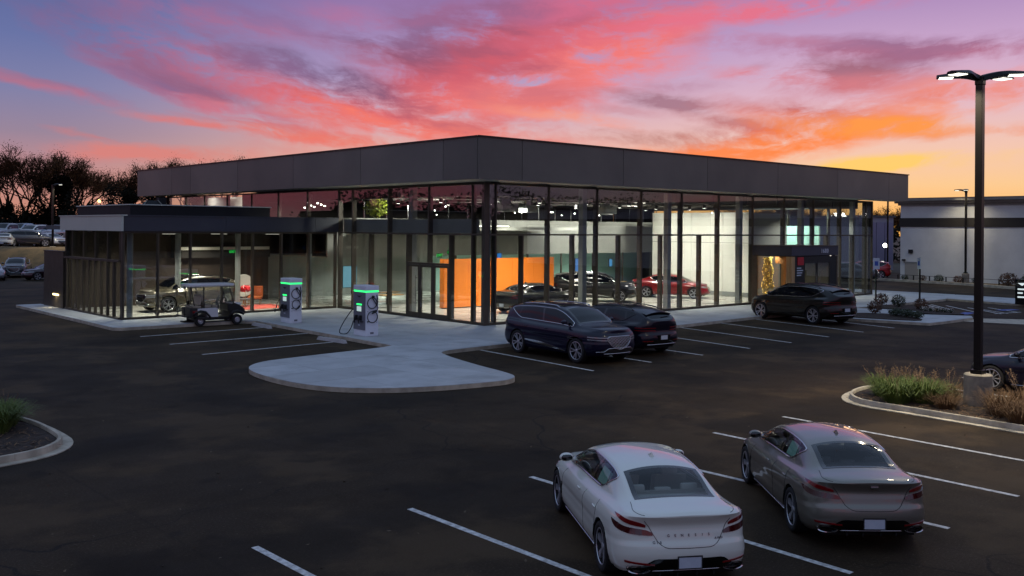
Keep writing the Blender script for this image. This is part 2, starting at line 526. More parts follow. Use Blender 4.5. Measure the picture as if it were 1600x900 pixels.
SEDAN = dict(
    L=4.685, W=1.85, rw=0.338, xr=-1.315, xf=1.52, track=0.925, cr=0.62, cf=0.75, nr=3.0, nf=2.5, taper=0.05,
    prof=[(0, .92, .10, .10), (.12, .975, .03, .03), (.32, 1.0, 0, 0), (.47, 1.0, .015, .0), (.56, .992, .05, .02), (.66, .998, .065, .03), (.80, .992, .085, .06), (.92, .965, .045, .12), (1, .93, .0, .18)],
    zb=[(-2.34, .30), (-2.0, .22), (-1, .19), (1, .19), (2, .21), (2.34, .23)],
    zt=[(-2.34, 1.00), (-2.2, .985), (-1.95, .955), (-1.4, .935), (-.8, .895), (0, .865), (.8, .85), (1.5, .825), (2.0, .74), (2.34, .62)],
    z1=[(-2.34, 1.01), (-2.1, 1.0), (-1.6, 1.0), (-1.2, .985), (-.8, .965), (0, .94), (.8, .92), (1.25, .91), (1.9, .83), (2.2, .75), (2.34, .64)],
    w1=[(-2.34, .82), (-1.6, .75), (-1.2, .75), (-.8, .76), (0, .775), (.8, .775), (1.25, .76), (1.9, .74), (2.34, .6)],
    z2=[(-2.34, 1.015), (-2.15, 1.035), (-1.85, 1.05), (-1.66, 1.07), (-1.2, 1.225), (-1.0, 1.275), (-.8, 1.305), (-.3, 1.33), (.1, 1.325), (.5, 1.27), (.9, 1.105), (1.2, .965), (1.3, .945), (1.9, .87), (2.2, .78), (2.34, .66)],
    w2=[(-2.34, .66), (-1.9, .62), (-1.6, .605), (-1.2, .585), (-.8, .565), (-.3, .57), (.2, .575), (.5, .59), (.9, .64), (1.25, .68), (1.6, .64), (2.34, .45)],
    z3=[(-2.34, 1.02), (-2.27, 1.05), (-2.15, 1.062), (-1.85, 1.082), (-1.74, 1.095), (-1.2, 1.30), (-1.0, 1.352), (-.8, 1.38), (-.3, 1.40), (.1, 1.395), (.5, 1.34), (.9, 1.175), (1.3, .985), (1.45, .955), (1.9, .895), (2.2, .81), (2.34, .69)],
    dlo=(-1.10, 1.10), kick=-.70, shield=(.56, 1.24), back=(-1.73, -1.06), bq=.545)

SUVL = dict(
    L=4.945, W=1.975, rw=0.385, xr=-1.44, xf=1.515, track=0.985, cr=0.55, cf=0.75, nr=3.2, nf=2.8, taper=0.04,
    prof=[(0, .93, .08, .08), (.12, .975, .03, .03), (.32, 1.0, 0, 0), (.5, 1.0, .02, 0), (.6, .99, .05, .01), (.7, .997, .06, .02), (.84, .99, .05, .03), (.94, .97, .04, .06), (1, .945, .04, .10)],
    zb=[(-2.48, .36), (-2.0, .27), (-1, .25), (1, .25), (2, .26), (2.48, .28)],
    zt=[(-2.48, 1.10), (-2.0, 1.09), (-1.4, 1.07), (-.8, 1.04), (0, 1.02), (.8, 1.01), (1.5, .995), (2.0, .985), (2.35, .95), (2.48, .895)],
    z1=[(-2.48, 1.13), (-2.1, 1.14), (-1.6, 1.13), (-.8, 1.11), (0, 1.09), (.8, 1.08), (1.3, 1.07), (1.9, 1.04), (2.25, 1.0), (2.48, .905)],
    w1=[(-2.48, .82), (-1.6, .83), (-.8, .84), (0, .85), (.8, .85), (1.4, .83), (2.0, .78), (2.48, .62)],
    z2=[(-2.48, 1.16), (-2.38, 1.25), (-2.22, 1.42), (-2.02, 1.52), (-1.5, 1.60), (-.6, 1.645), (.2, 1.63), (.6, 1.56), (1.0, 1.38), (1.36, 1.16), (1.5, 1.135), (2.0, 1.10), (2.3, 1.04), (2.44, .97), (2.48, .91)],
    w2=[(-2.48, .70), (-2.1, .665), (-1.5, .665), (-.5, .67), (.3, .67), (.7, .69), (1.4, .745), (1.8, .70), (2.48, .5)],
    z3=[(-2.48, 1.17), (-2.38, 1.27), (-2.2, 1.46), (-2.0, 1.60), (-1.5, 1.675), (-.6, 1.715), (.2, 1.70), (.6, 1.63), (1.0, 1.43), (1.40, 1.185), (1.55, 1.16), (2.0, 1.13), (2.3, 1.07), (2.44, .99), (2.48, .92)],
    dlo=(-2.0, 1.22), kick=-1.35, shield=(.58, 1.35), back=(-2.40, -2.08), bq=.56)

SUVC = dict(SUVL)
SUVC.update(L=4.75, W=1.93, rw=0.372, xr=-1.40, xf=1.475, track=0.96,
    zb=[(-2.375, .36), (-2.0, .26), (-1, .24), (1, .24), (2, .25), (2.375, .27)],
    zt=[(-2.375, 1.07), (-2.0, 1.06), (-1.4, 1.03), (-.8, .99), (0, .96), (.8, .95), (1.5, .925), (1.95, .88), (2.375, .76)],
    z1=[(-2.375, 1.11), (-2.0, 1.13), (-1.5, 1.10), (-.8, 1.05), (0, 1.03), (.8, 1.02), (1.3, 1.01), (1.85, .94), (2.15, .88), (2.375, .78)],
    w1=[(-2.375, .78), (-1.6, .80), (-.8, .81), (0, .82), (.8, .82), (1.4, .80), (2.0, .76), (2.375, .6)],
    z2=[(-2.375, 1.12), (-2.25, 1.21), (-2.05, 1.33), (-1.85, 1.40), (-1.4, 1.49), (-.6, 1.555), (.1, 1.55), (.55, 1.48), (1.0, 1.27), (1.35, 1.07), (1.5, 1.04), (1.9, .98), (2.2, .90), (2.375, .79)],
    w2=[(-2.375, .68), (-2.0, .63), (-1.5, .62), (-.5, .63), (.3, .635), (.7, .66), (1.35, .72), (1.8, .68), (2.375, .48)],
    z3=[(-2.375, 1.13), (-2.28, 1.20), (-2.08, 1.37), (-1.9, 1.475), (-1.4, 1.565), (-.6, 1.63), (.1, 1.62), (.55, 1.55), (1.0, 1.33), (1.4, 1.09), (1.55, 1.055), (1.95, 1.0), (2.2, .92), (2.375, .80)],
    dlo=(-1.72, 1.20), kick=-1.15, shield=(.55, 1.34), back=(-2.27, -1.95), bq=.56)

PICK = dict(SUVL)
PICK.update(L=5.5, W=2.0, rw=0.4, xr=-1.75, xf=1.85, cr=.4, cf=.5, nr=4, nf=3,
    zb=[(-2.75, .45), (2.75, .4)], zt=[(-2.75, 1.12), (0, 1.12), (1.6, 1.1), (2.75, 1.02)],
    z1=[(-2.75, 1.13), (-.8, 1.15), (1.4, 1.14), (2.75, 1.04)], w1=[(-2.75, .9), (-.7, .86), (1.2, .86), (2.75, .75)],
    z2=[(-2.75, 1.14), (-1.0, 1.15), (-.72, 1.72), (-.5, 1.78), (.6, 1.78), (1.4, 1.2), (1.6, 1.16), (2.75, 1.07)],
    w2=[(-2.75, .8), (-1.0, .8), (-.7, .7), (.6, .70), (1.4, .74), (2.75, .65)],
    z3=[(-2.75, 1.145), (-1.0, 1.16), (-.72, 1.78), (-.5, 1.85), (.6, 1.84), (1.4, 1.24), (1.6, 1.18), (2.75, 1.1)],
    dlo=(-.75, 1.2), kick=-.6, shield=(.66, 1.36), back=(-.98, -.76), bq=.56)


class Car:
    """lofted body tables that patches and parts are sampled from"""

    def __init__(s, K, res=1.0):
        s.K = K; L, W = K['L'], K['W']
        h = L / 2
        F = {k: pch(K[k]) for k in ('zb', 'zt', 'z1', 'w1', 'z2', 'w2', 'z3')}; s.F = F
        pr = np.array(K['prof'])
        t = np.unique(np.concatenate([np.linspace(0, 1, max(8, int(22 * res))), pr[:, 0]]))
        wf = pch(list(zip(pr[:, 0], pr[:, 1])))(t); ri = pch(list(zip(pr[:, 0], pr[:, 2])))(t); fi = pch(list(zip(pr[:, 0], pr[:, 3])))(t)
        nc = max(8, int(22 * res)); ns = max(16, int(90 * res))
        ph = np.linspace(0, 1, nc) ** 1.0 * math.pi / 2
        X = []; Y = []
        for j in range(len(t)):
            xr = -h + ri[j]; xf = h - fi[j]; w = W / 2 * wf[j]
            cr, cf = K['cr'], K['cf']
            rx = xr + cr - cr * np.cos(ph) ** (2 / K['nr']); ry = w * np.sin(ph) ** (2 / K['nr'])
            fx = xf - cf + cf * np.cos(ph[::-1]) ** (2 / K['nf']); fy = w * np.sin(ph[::-1]) ** (2 / K['nf'])
            sx = np.linspace(xr + cr, xf - cf, ns + 2)[1:-1]; sy = np.full(ns, w)
            x = np.concatenate([rx, sx, fx]); y = np.concatenate([ry, sy, fy])
            y = y * (1 - K['taper'] * np.abs(x / h) ** 3)
            # flared arches, drawn-in doors
            bl = np.exp(-((x - K['xr']) / .55) ** 2) + np.exp(-((x - K['xf']) / .55) ** 2)
            y = y * (1 + 0.016 * bl * math.sin(math.pi * min(1, t[j] * 1.0)) - 0.014 * math.exp(-((t[j] - .40) / .2) ** 2) * np.exp(-((x - .1) / .9) ** 4))
            X.append(x); Y.append(y)
        X = np.array(X).T; Y = np.array(Y).T
        zt = F['zt'](X[:, -1]); zb = F['zb'](X[:, len(t) // 3])
        Z = zb[:, None] + t[None, :] * (zt - zb)[:, None]
        s.B = np.stack([X, Y, Z], -1); s.t = t
        mid = s.B[:, len(t) // 2]
        s.s = np.concatenate([[0], np.cumsum(np.hypot(*(mid[1:, :2] - mid[:-1, :2]).T))]); s.S = s.s[-1]
        # upper shell
        xs = X[:, -1]; wv = Y[:, -1]
        w1 = np.minimum(F['w1'](xs), wv * .95); w2 = np.minimum(F['w2'](xs), wv * .82)
        z1, z2, z3 = np.maximum(F['z1'](xs), zt + .001), F['z2'](xs), F['z3'](xs)
        nq = max(14, int(44 * res))
        q = np.linspace(0, 1, nq + 1)
        U = np.zeros((len(xs), nq + 1, 3))
        for k, a in enumerate(q):
            if a <= .15:
                u = a / .15; y = wv + (w1 - wv) * u; z = zt + (z1 - zt) * u
            elif a <= .5:
                u = (a - .15) / .35; y = w1 + (w2 - w1) * u + .018 * math.sin(math.pi * u) * np.clip((z2 - z1) / .3, 0, 1); z = z1 + (z2 - z1) * u
            else:
                u = (a - .5) / .5; y = w2 * (1 - u); z = z3 - (z3 - z2) * (1 - u) ** 2.1
            U[:, k, 0] = xs; U[:, k, 1] = y; U[:, k, 2] = z
        for _ in range(2):
            U[:, 1:-1] = .25 * U[:, :-2] + .5 * U[:, 1:-1] + .25 * U[:, 2:]
        s.U = U; s.q = q; s.xs = xs

    # --- sampling
    def _bil(s, T, i, j):
        i = np.clip(i, 0, T.shape[0] - 1.001); j = np.clip(j, 0, T.shape[1] - 1.001)
        a = i.astype(int); b = j.astype(int); u = (i - a)[..., None]; v = (j - b)[..., None]
        return (T[a, b] * (1 - u) + T[a + 1, b] * u) * (1 - v) + (T[a, b + 1] * (1 - u) + T[a + 1, b + 1] * u) * v

    def band(s, d, z, eps=0.0):
        """point on the lower body: d metres round the outline from the rear centre, height z"""
        d = np.asarray(d, float); z = np.asarray(z, float); d, z = np.broadcast_arrays(d, z)
        i = np.interp(np.abs(d), s.s, np.arange(len(s.s)))
        zb = np.interp(i, np.arange(len(s.s)), s.B[:, 0, 2]); zt = np.interp(i, np.arange(len(s.s)), s.B[:, -1, 2])
        j = np.interp((z - zb) / (zt - zb), s.t, np.arange(len(s.t)))
        P = s._bil(s.B, i, j)
        P1 = s._bil(s.B, i + .4, j); P0 = s._bil(s.B, i - .4, j); Q1 = s._bil(s.B, i, j + .4); Q0 = s._bil(s.B, i, j - .4)
        n = np.cross(P1 - P0, Q1 - Q0); n = n / (np.linalg.norm(n, axis=-1, keepdims=True) + 1e-9)
        n = n * np.where((n[..., :1] * P[..., :1] * .2 + n[..., 1:2] * P[..., 1:2]) < 0, -1, 1)
        P = P + n * eps
        sg = np.where(d < 0, -1.0, 1.0); P = P.copy(); P[..., 1] *= sg
        return P

    def top(s, x, q, eps=0.0):
        """point on the upper shell: station x, q from 0 (left shoulder) over 1 (centre line) to 2 (right shoulder)"""
        x = np.asarray(x, float); q = np.asarray(q, float); x, q = np.broadcast_arrays(x, q)
        i = np.interp(x, s.xs, np.arange(len(s.xs))); qq = np.where(q > 1, 2 - q, q); j = qq * (len(s.q) - 1)
        P = s._bil(s.U, i, j)
        P1 = s._bil(s.U, i + .5, j); P0 = s._bil(s.U, i - .5, j); Q1 = s._bil(s.U, i, j + .5); Q0 = s._bil(s.U, i, j - .5)
        n = np.cross(P1 - P0, Q1 - Q0); n = n / (np.linalg.norm(n, axis=-1, keepdims=True) + 1e-9)
        n = n * np.where(n[..., 2:3] < 0, -1, 1)
        P = P + n * eps; P = P.copy(); P[..., 1] *= np.where(q > 1, -1.0, 1.0)
        return P

    def dside(s, x):
        """outline distance of the station x on the side"""
        m = s.B[:, len(s.t) // 2, 0]
        return float(np.interp(x, m, s.s))

    # --- windows as lower and upper curves in q over x
    def side_lo(s, x):
        K = s.K; k, d0 = K['kick'], K['dlo'][0]
        u = np.clip((k - x) / (k - d0), 0, 1)
        return .185 + .24 * u ** 1.6

    def side_hi(s, x):
        d0, d1 = s.K['dlo']
        return .465 - .03 * np.clip((x - .2) / (d1 - .2), 0, 1)

    def body_mesh(s, holes):
        K = s.K
        g = MB(); B = s.B; nP, nT = B.shape[:2]
        R = K['rw'] + .045
        for sg in (1, -1):
            V = B.copy(); V[..., 1] *= sg
            dead = np.zeros((nP, nT), bool)
            for xw in (K['xr'], K['xf']):
                d = np.hypot(V[..., 0] - xw, V[..., 2] - K['rw'])
                sidey = np.abs(V[..., 1]) > .45
                near = (d < R + .028) & sidey
                ang = np.arctan2(V[..., 2] - K['rw'], V[..., 0] - xw)
                snap = near & (d > R - .045)
                V[..., 0] = np.where(snap, xw + R * np.cos(ang), V[..., 0]); V[..., 2] = np.where(snap, K['rw'] + R * np.sin(ang), V[..., 2])
                dead |= near & ~snap
            o = len(g.v); g.v += [tuple(map(float, p)) for p in V.reshape(-1, 3)]
            for i in range(nP - 1):
                for j in range(nT - 1):
                    if dead[i, j] or dead[i + 1, j] or dead[i, j + 1] or dead[i + 1, j + 1]: continue
                    q = (o + i * nT + j, o + (i + 1) * nT + j, o + (i + 1) * nT + j + 1, o + i * nT + j + 1)
                    g.f.append(q if sg < 0 else q[::-1])
        U = s.U; nQ = U.shape[1]
        for sg in (1, -1):
            V = U.copy(); V[..., 1] *= sg
            o = len(g.v); g.v += [tuple(map(float, p)) for p in V.reshape(-1, 3)]
            for i in range(nP - 1):
                xc = (s.xs[i] + s.xs[i + 1]) / 2
                for j in range(nQ - 1):
                    qc = (s.q[j] + s.q[j + 1]) / 2
                    if holes and s.in_window(xc, qc): continue
                    q = (o + i * nQ + j, o + (i + 1) * nQ + j, o + (i + 1) * nQ + j + 1, o + i * nQ + j + 1)
                    g.f.append(q if sg < 0 else q[::-1])
        bm = bmesh.new()
        vs = [bm.verts.new(p) for p in g.v]
        for f in g.f:
            try: bm.faces.new([vs[k] for k in f])
            except ValueError: pass
        bmesh.ops.remove_doubles(bm, verts=bm.verts[:], dist=0.0006)
        bmesh.ops.dissolve_degenerate(bm, dist=0.0004, edges=bm.edges[:])
        bmesh.ops.recalc_face_normals(bm, faces=bm.faces[:])
        loose = [v for v in bm.verts if not v.link_faces]
        bmesh.ops.delete(bm, geom=loose, context='VERTS')
        # rolled lip round each wheel arch
        me = bpy.data.meshes.new('body'); bm.to_mesh(me); bm.free()
        me.polygons.foreach_set('use_smooth', [True] * len(me.polygons)); me.set_sharp_from_angle(angle=math.radians(48))
        return me

    def in_window(s, x, q):
        K = s.K; dx = .03
        if K['dlo'][0] + dx < x < K['dlo'][1] - .06 and s.side_lo(x) + .012 < q < s.side_hi(x) - .012: return True
        if K['shield'][0] + dx < x < K['shield'][1] - dx and q > .56: return True
        if K['back'][0] + dx < x < K['back'][1] - dx and q > K['bq'] + .02: return True
        return False

    def window(s, kind, side=1):
        """(glass points, frit faces split): returns MB for the glass and MB for the border"""
        K = s.K
        if kind == 'side':
            a = np.concatenate([[K['dlo'][0], K['dlo'][0] + .03], np.linspace(K['dlo'][0] + .06, K['dlo'][1] - .10, 34), [K['dlo'][1] - .05, K['dlo'][1]]])
            b = np.array([0, .07, .25, .5, .75, .93, 1.0])
            A, Bq = np.meshgrid(a, b, indexing='ij')
            lo = s.side_lo(A); hi = np.maximum(s.side_hi(A), lo + .002)
            Q = lo + (hi - lo) * Bq
            if side < 0: Q = 2 - Q
        else:
            x0, x1 = K[kind]; q0 = K['bq'] if kind == 'back' else .545
            e = .062
            a = np.concatenate([[x0, x0 + e * (1 if kind == 'shield' else .8)], np.linspace(x0 + 2 * e, x1 - 2 * e, 14), [x1 - e, x1]])
            b = np.concatenate([[0, .06], np.linspace(.12, .88, 15), [.94, 1.0]])
            A, Bq = np.meshgrid(a, b, indexing='ij')
            # slightly bowed upper and lower edges
            bow = .03 * (1 - (2 * Bq - 1) ** 2)
            A = A + np.where(A < (x0 + x1) / 2, -bow * .6, bow * .4) * (1 if kind == 'back' else 1)
            Q = q0 + (2 - 2 * q0) * Bq
        P = s.top(A, Q, .004)
        na, nb = P.shape[:2]
        gl = MB(); fr_ = MB()
        for mb, inner in ((gl, True), (fr_, False)):
            mb.v = [tuple(map(float, p)) for p in P.reshape(-1, 3)]
        for i in range(na - 1):
            for j in range(nb - 1):
                edge = i in (0, na - 2) or j in (0, nb - 2)
                f = (i * nb + j, i * nb + j + 1, (i + 1) * nb + j + 1, (i + 1) * nb + j)
                pr = (K['prow'] if 'prow' in K else ())
                (fr_ if edge else gl).f.append(f)
        rim = [P[i, 0] for i in range(na)] + [P[-1, j] for j in range(1, nb)] + [P[i, -1] for i in range(na - 2, -1, -1)] + [P[0, j] for j in range(nb - 2, 0, -1)]
        return gl, fr_, [tuple(map(float, p)) for p in rim]


def patch(car, d, lo, hi, nu=14, nv=3, eps=.005):
    """strip on the lower body between two height curves given as key lists over outline distance"""
    D = np.linspace(d[0], d[1], nu); L = pch(lo)(D) if len(lo) > 1 else np.full(nu, lo[0][1]); H = pch(hi)(D) if len(hi) > 1 else np.full(nu, hi[0][1])
    V = np.linspace(0, 1, nv)
    Z = L[:, None] + (H - L)[:, None] * V[None, :]
    return D[:, None] + 0 * Z, Z


def band_part(car, name, m, root, d, lo, hi, both=True, nu=14, nv=3, eps=.006, thick=0.0, smooth=True):
    """both=True makes one part on each side"""
    out = []
    D, Z = patch(car, d, lo, hi, nu, nv)
    for sg in ((1, -1) if both else (1,)):
        g = MB(); P = car.band(D, Z, eps)
        P[..., 1] *= sg
        if not both and d[0] < 0: pass
        g.grid(P)
        # close the edge back into the body so the piece has thickness
        P2 = car.band(D, Z, -.012); P2[..., 1] *= sg
        ring = lambda T: np.concatenate([T[:, 0], T[-1, 1:], T[-2::-1, -1], T[0, -2:0:-1]])
        r1, r2 = ring(P), ring(P2); g.grid(np.stack([np.vstack([r1, r1[:1]]), np.vstack([r2, r2[:1]])], 1))
        out.append(g.build(name, m, root, smooth=35))
    return out


def seam(car, pts, name, root, both=True, w=.004, top=False, m=SEAM):
    """thin panel gap drawn through (d, z) points on the body or (x, q) on the shell"""
    a = np.array(pts, float); seg = np.concatenate([[0], np.cumsum(np.hypot(*(a[1:] - a[:-1]).T))]); n = max(4, int(seg[-1] / .05))
    u = np.linspace(0, seg[-1], n); A = np.interp(u, seg, a[:, 0]); Bv = np.interp(u, seg, a[:, 1])
    P = (car.top if top else car.band)(A, Bv, .0)
    for sg in ((1, -1) if both else (1,)):
        g = MB(); g.tube([(p[0], p[1] * sg, p[2]) for p in P], w, 5); g.build(name, m, root, smooth=True)


WHEELS = {}


def wheel_meshes(r, wd, style):
    k = (r, wd, style)
    if k in WHEELS: return WHEELS[k]
    rr = r * .735
    t = MB(); h = wd / 2
    t.lathe([(rr - .01, -h * .8), (rr + .012, -h * .95), (r * .9, -h), (r * .97, -h * .88), (r, -h * .6), (r, h * .6), (r * .97, h * .88), (r * .9, h), (rr + .012, h * .95), (rr - .01, h * .8)], 36, 'y')
    tyre = t.mesh('tyre', 40)
    g = MB()
    g.lathe([(rr + .002, h * .78), (rr, h * .86), (rr - .014, h * .88), (rr - .022, h * .80)], 36, 'y')
    b_ = MB(); b_.lathe([(rr, -h * .8), (rr, h * .74), (rr - .024, h * .74), (rr - .04, -h * .6)], 36, 'y'); barrel = b_.mesh('barrel', 40); barrel.materials.append(BARREL)
    ns = {'five': 5, 'ten': 10, 'five_twin': 5}[style]
    for i in range(ns):
        a0 = 2 * math.pi * i / ns
        offs = (-.17, .17) if style == 'five_twin' else ((-.10, .10) if style == 'five' else (0,))
        for of in offs:
            a1 = a0 + of * .35; a2 = a0 + of * (1.25 if style != 'ten' else 1)
            p1 = Vector((.045 * math.cos(a1), h * .62, .045 * math.sin(a1))); p2 = Vector(((rr - .012) * math.cos(a2), h * .74, (rr - .012) * math.sin(a2)))
            d = (p2 - p1); L = d.length / 2; d.normalize(); sd = d.cross(Vector((0, 1, 0))).normalized()
            wv = {'five': .017, 'ten': .011, 'five_twin': .013}[style]
            c = (p1 + p2) / 2
            o = len(g.v)
            for (e, wq) in ((-1, wv * .8), (1, wv * 1.35)):
                for sx, dz in ((-1, 0), (1, 0), (1, -.028), (-1, -.028)):
                    g.v.append((c + d * L * e + sd * wq * sx + Vector((0, dz, 0)))[:])
            g.f += [(o, o + 1, o + 5, o + 4), (o + 1, o + 2, o + 6, o + 5), (o + 2, o + 3, o + 7, o + 6), (o + 3, o, o + 4, o + 7)]
    g.lathe([(.001, h * .72), (.03, h * .72), (.05, h * .66), (.055, h * .45)], 14, 'y')
    rim = g.mesh('rim', 30)
    d = MB(); d.lathe([(.001, h * .2), (rr * .62, h * .2), (rr * .62, h * .1), (rr * .99, 0.0), (rr * .99, -.02)], 24, 'y'); disc = d.mesh('brake_disc', 40)
    WHEELS[k] = (tyre, rim, disc, barrel)
    return WHEELS[k]


def wheels(car, root, style='five', rim_m=ALLOY, res=1.0):
    K = car.K
    ty, ri, di, ba = wheel_meshes(K['rw'], .245, style)
    for xw in (K['xr'], K['xf']):
        for sg in (1, -1):
            w = link('wheel', ty, RUBBER, root)
            w.location = (xw, sg * (K['track'] - .118), K['rw']); w.rotation_euler = (0, random.Random(xw * 7 + sg).uniform(0, 6) * sg, 0 if sg > 0 else math.pi)
            link('rim', ri if ri.materials else (ri.materials.append(rim_m), ri)[1], None, w)
            link('barrel', ba, None, w)
            b = link('brake_disc', di if di.materials else (di.materials.append(DISC), di)[1], None, w)
    # arch liners and floor pan
    g = MB(); h = K['L'] / 2
    zt = K['zb'][1][1] + .10
    for xw in (K['xr'], K['xf']):
        for sg in (1, -1):
            R = K['rw'] + .05; n = 22; o = len(g.v)
            for y in (K['track'] - .02, .5):
                for k in range(n + 1):
                    a = -.35 + (math.pi + .7) * k / n
                    g.v.append((xw + R * math.cos(a), sg * y, K['rw'] + R * math.sin(a)))
            for k in range(n): g.f.append((o + k, o + k + 1, o + n + 2 + k, o + n + 1 + k))
            g.f.append(tuple(o + n + 1 + k for k in range(n + 1)))
    x0, x1, x2, x3 = K['xr'] - K['rw'] - .05, K['xr'] + K['rw'] + .05, K['xf'] - K['rw'] - .05, K['xf'] + K['rw'] + .05
    for a, b, y in ((-h + .25, x0, .68), (x0, x1, .5), (x1, x2, .78), (x2, x3, .5), (x3, h - .25, .66)):
        g.box((a, -y, K['zb'][2 if len(K['zb']) > 2 else 0][1] + .0), (b, y, zt))
    g.build('underbody', WELL, root)


def cabin(car, root, leather, dash=LEATHER_D):
    K = car.K; zf = .34
    for nm, x, ys in (('front_seat', .05, (.36, -.36)), ):
        for y in ys:
            g = MB(); g.bbox((x - .3, y - .24, zf), (x + .24, y + .24, .56), .06)
            g.obox((x - .36, y, .78), (.10, 0, -.02), (0, .235, 0), (-.085, 0, .27)); s = g.build(nm, leather, root, smooth=40)
            h = MB(); h.bbox((x - .49, y - .12, 1.03), (x - .39, y + .12, 1.19), .035); h.tube([(x - .44, y, .95), (x - .44, y, 1.06)], .012, 6); h.build('headrest', leather, s, smooth=40)
    g = MB(); g.bbox((-.98, -.62, zf), (-.45, .62, .56), .06); g.obox((-1.05, 0, .78), (.09, 0, -.02), (0, .62, 0), (-.11, 0, .25)); s = g.build('rear_seat', leather, root, smooth=40)
    for y in (.38, 0, -.38):
        h = MB(); h.bbox((-1.24, y - .12, 1.02 if y else 1.0), (-1.14, y + .12, 1.125 if y else 1.08), .035); h.build('headrest', leather, s, smooth=40)
    g = MB(); g.box((-1.75, -.62, .96), (-1.16, .62, 1.0)); g.build('parcel_shelf', leather, root)
    g = MB(); g.bbox((.62, -.7, .62), (1.22, .7, .92), .08); g.build('dashboard', dash, root, smooth=40)
    g = MB(); pts = [(.53 + .05 * math.cos(a), .37 + .18 * math.cos(a + math.pi / 2), .84 + .18 * math.sin(a + math.pi / 2)) for a in np.linspace(0, 2 * math.pi, 20)[:-1]]
    g.tube([(.50 + .06 * (p[2] - .84) / .18, p[1], p[2]) for p in pts], .016, 6, closed=True); g.build('steering_wheel', dash, root, smooth=True)
    g = MB(); g.box((-1.4, -.74, .30), (1.2, .74, .34)); g.build('cabin_floor', dash, root)


def car_core(K, p, root, see=False, style='five', rim=ALLOY, res=1.0, trim=CHROME, glassm=DARKGLASS, trim_r=.013):
    c = Car(K, res)
    me = c.body_mesh(see); me.materials.append(p)
    body = link('body', me, None, root)
    gm = CARGLASS if see else glassm
    for kind, nm in (('side', 'side_window'), ('shield', 'windshield'), ('back', 'rear_window')):
        for sg in ((1, -1) if kind == 'side' else (1,)):
            gl, frt, rim_pts = c.window(kind, sg)
            w = gl.build(nm, gm, root, smooth=True)
            frt.build('window_border', BLACKP, w, smooth=True)
            if kind == 'side':
                g = MB(); g.tube(rim_pts, trim_r, 5, closed=True); g.build('chrome_trim', trim, w, smooth=True)
                # centre pillar and rear quarter divider
                K_ = c.K
                for xb, wd, mm, nmm in ((-.28 if K['L'] < 5.2 else .2, .045, BLACKP, 'centre_pillar'), (K_['kick'] - .16, .018, BLACKP, 'quarter_divider')):
                    Q = np.linspace(c.side_lo(xb) + .002, c.side_hi(xb) - .002, 8)
                    Xs = xb + np.linspace(.05, -.05, 8) * (1 if nmm == 'centre_pillar' else -1)
                    g = MB(); Pa = np.stack([c.top(Xs - wd, Q if sg > 0 else 2 - Q, .007), c.top(Xs + wd, Q if sg > 0 else 2 - Q, .007)], 1)
                    g.grid(Pa); g.build(nmm, mm, w, smooth=True)
    wheels(c, root, style, rim)
    # door mirrors
    xm = K['dlo'][1] - .22
    for sg in (1, -1):
        b = c.top(xm, .2); y0 = float(b[1]); z0 = float(b[2]) + .05
        g = MB(); g.sphere((xm - .03, sg * (y0 + .155), z0 + .05), 1.0, 12, 8, (.075, .115, .07))
        g.obox((xm, sg * (y0 + .03), z0), (.03, 0, 0), (0, .06 * sg, .01), (0, 0, .018)); mr = g.build('door_mirror', p, root, smooth=True)
        g = MB(); g.sphere((xm - .055, sg * (y0 + .155), z0 + .05), 1.0, 12, 8, (.055, .10, .058)); g.build('mirror_glass', BLACKP, mr, smooth=True)
    # doors: handles and gaps
    zt = float(c.F['zt'](0)); zb = float(c.F['zb'](0))
    dA, dB, dC = c.dside(K['dlo'][1] - .06), c.dside(-.25), c.dside(K['xr'] + .30)
    for d0 in (c.dside(.05), c.dside(-.98 if K['L'] < 4.9 else -1.02)):
        for sg in (1, -1):
            P = c.band(np.linspace(d0 - .10, d0 + .10, 6), np.full(6, zt - .075), .016)
            g = MB(); g.tube([(q[0], q[1] * sg, q[2]) for q in P], [.006, .014, .015, .015, .014, .006], 6); g.build('door_handle', p, root, smooth=True)
    return c


